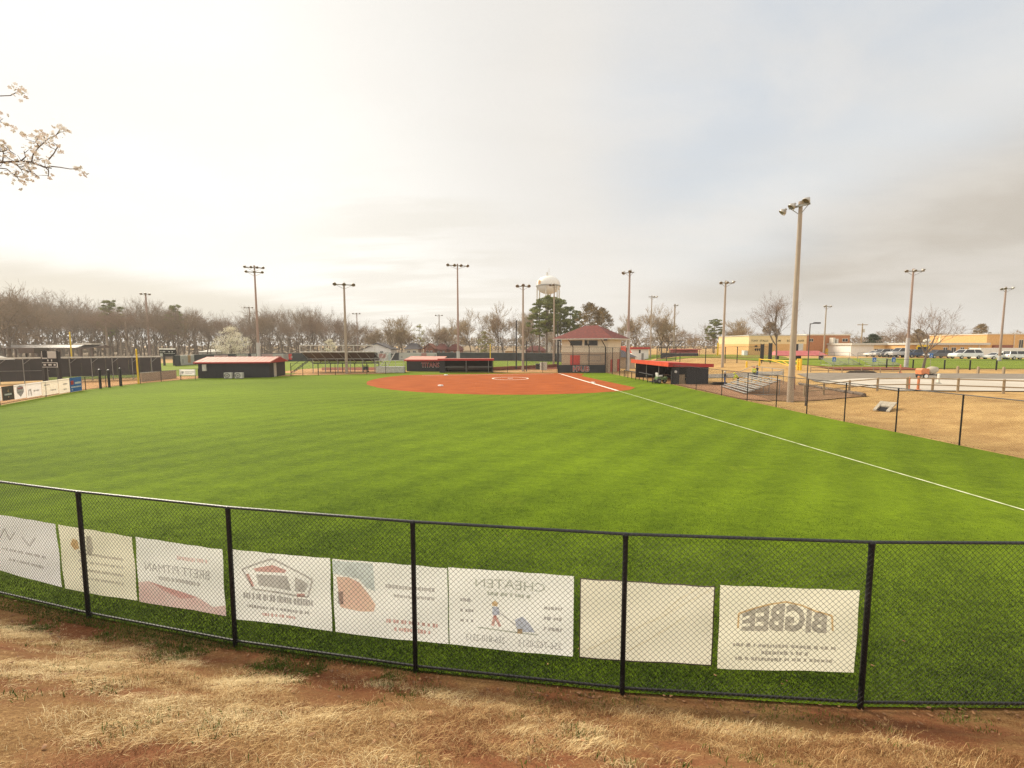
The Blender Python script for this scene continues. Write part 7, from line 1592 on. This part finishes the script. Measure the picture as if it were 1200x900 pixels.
# far wooded horizon on both sides, too far to tell single trees apart
hz_v = []; hz_f = []; g = np.random.default_rng(5)
for az in np.arange(-64, 64, .35):
    Y = 420 + 60 * g.random(); x, y = Y * math.sin(R_(az)), Y * math.cos(R_(az)); h = 11 + 3 * noise.noise((az * .25, 1, 1)) + 2 * g.random()
    for _ in range(90):
        c = np.array([x + g.normal(0, 2.2), y + g.normal(0, 2), h * g.random() ** 1.2]); s1 = g.normal(0, 1, 3); s1 *= .8 / np.linalg.norm(s1); s2 = np.cross(s1, g.normal(0, 1, 3)); s2 *= .7 / np.linalg.norm(s2); n = len(hz_v); hz_v += [c + s1, c + s2, c - s1, c - s2]; hz_f.append((n, n + 1, n + 2, n + 3))
tag(np_mesh('distant_woods', np.array(hz_v), np.array(hz_f), M['twig']), kind='stuff')
# flowering tree whose branches reach in at the upper left
def flowering():
    r = random.Random(77); bx, by = -8.4, 4.2; bz = hz(bx, by); t = thing('flowering_tree', 'white flowering branches reaching in at the upper left edge', 'tree', (bx, by, bz)); O = Vector((bx, by, bz))
    tr = MB(); tw = MB(); pv = []; pf = []
    tr.tube((0, 0, -.3), (.1, .1, 2.2), .13, .10, 10, False); top = Vector((.1, .1, 2.2)); tr.tube(top, (-.4, .3, 4.6), .09, .05, 8, False); tr.tube((-.4, .3, 4.6), (-.6, .2, 6.2), .05, .02, 6, False)
    def flower(c, n=5, s=.028):
        for _ in range(n):
            o = c + Vector((r.gauss(0, .022), r.gauss(0, .022), r.gauss(0, .022))); ax = Vector((r.gauss(0, 1), r.gauss(0, 1), r.gauss(0, 1) + .3)).normalized(); a = ax.orthogonal().normalized(); b = ax.cross(a)
            for q in range(5):
                th = 6.283 * q / 5 + r.random() * .3; d = a * math.cos(th) + b * math.sin(th); e = a * math.cos(th + 1.57) + b * math.sin(th + 1.57); ss = s * r.uniform(.45, .72); k = len(pv)
                pv.extend([tuple(o), tuple(o + d * ss * .6 + e * ss * .36 + ax * ss * .1), tuple(o + d * ss * 1.1 + ax * ss * .25), tuple(o + d * ss * .6 - e * ss * .36 + ax * ss * .1)]); pf.append((k, k + 1, k + 2, k + 3))
    def branch(pts, r0, flowers, dens):
        for i, (a, b) in enumerate(zip(pts, pts[1:])): tw.tube(a, b, r0 * (1 - .6 * i / len(pts)), r0 * (1 - .6 * (i + 1) / len(pts)), 5, False)
        for a, b in zip(pts, pts[1:]):
            n = int((b - a).length * dens * 1.15)
            for _ in range(n):
                p = a.lerp(b, r.random()); d = Vector((r.gauss(0, 1), r.gauss(0, 1), r.gauss(.5, 1))).normalized(); e = p + d * r.uniform(.02, .09); tw.tube(p, e, .003, .0015, 3, False); flower(e, r.randint(2, 4))
    def Q(px, py, Y): return P(px, py, Y) - O
    main = [Vector((.1, .1, 2.2)), Vector((1.2, 0, 3.0)), Q(-150, 205, 4.1), Q(-60, 190, 4.0), Q(0, 190.5, 4.0), Q(22, 189, 4.0), Q(38, 190, 3.98), Q(52, 196, 3.95), Q(60, 197, 3.93)]
    tr.tube(main[0], main[1], .06, .045, 8, False); tr.tube(main[1], main[2], .045, .028, 7, False); tr.tube(main[2], main[3], .028, .014, 6, False)
    branch(main[3:], .010, 0, 14)
    br = [([Q(37, 189, 3.98), Q(39, 180, 4.0), Q(46, 172, 4.02), Q(56, 163, 4.05), Q(66, 158, 4.08), Q(70, 152, 4.1)], 24), ([Q(3, 190, 4.0), Q(4, 180, 4.05), Q(2, 173, 4.05)], 32), ([Q(-10, 196, 4.0), Q(8, 198, 3.95), Q(18, 206, 3.92), Q(23, 211, 3.9)], 26), ([Q(16, 189, 4.0), Q(24, 198, 3.95), Q(40, 203, 3.9), Q(46, 208, 3.9)], 26), ([Q(24, 189, 4), Q(30, 184, 4.0), Q(28, 177, 4.0)], 24), ([Q(46, 172, 4.02), Q(42, 166, 4.02), Q(46, 159, 4.03)], 30), ([Q(57, 187, 3.95), Q(63, 180, 3.96), Q(68, 171, 3.97), Q(62, 167, 3.98)], 16), ([Q(52, 195, 3.95), Q(57, 200, 3.9), Q(57, 206, 3.9)], 30), ([Q(60, 195, 3.93), Q(70, 196, 3.92), Q(82, 198, 3.9), Q(92, 198, 3.88)], 3), ([Q(-40, 110, 4.3), Q(0, 112.5, 4.3), Q(12, 112, 4.3), Q(22, 107, 4.3), Q(28, 109, 4.3)], 8), ([Q(-40, 132, 4.2), Q(0, 142.5, 4.2), Q(7, 146.5, 4.2)], 16), ([Q(-5, 190, 4.0), Q(-2, 178, 4), Q(10, 176, 4), Q(18, 181, 4.0)], 30)]
    for pts, dn in br: branch(pts, .005, 0, dn)
    for px, py in ((93, 198), (70, 151), (25, 108), (20, 107), (7, 147), (45, 159), (60, 161), (52, 172), (35, 176), (24, 211)):
        for _ in range(4): flower(Q(px + r.uniform(-3, 3), py + r.uniform(-2.5, 2.5), 4.0 + r.uniform(-.1, .1)), 3)
    a1 = Q(-40, 110, 4.3); a2 = Q(-40, 132, 4.2); m0 = Vector((-.4, .3, 4.6)); tr.tube(Vector((-.25, .25, 3.8)), a2, .03, .008, 6, False); tr.tube(m0, a1, .025, .007, 6, False)
    # rest of the crown, outside the frame
    for k in range(26):
        a = r.uniform(1.2, 5.2); e = Vector((-.3, .2, 3.0)) + Vector((2.0 * math.cos(a) - .5, 1.6 * math.sin(a), r.uniform(.6, 3.6))); st = Vector((-.2, .2, r.uniform(2.2, 4.8))); md = st.lerp(e, .5) + Vector((0, 0, .25)); tr.tube(st, md, .025, .014, 5, False); branch([md, e], .008, 0, 22)
    tr.build('trunk', M['bark'], t); tw.build('twigs', M['bark'], t); np_mesh('blossoms', np.array(pv), np.array(pf), M['blossom_near'], t); return t
flowering()
# drop prototypes that were never planted
for pr in P_bare + P_light + P_pine:
    if pr.name not in used:
        for ch in list(pr.children): bpy.data.objects.remove(ch)
        bpy.data.objects.remove(pr)
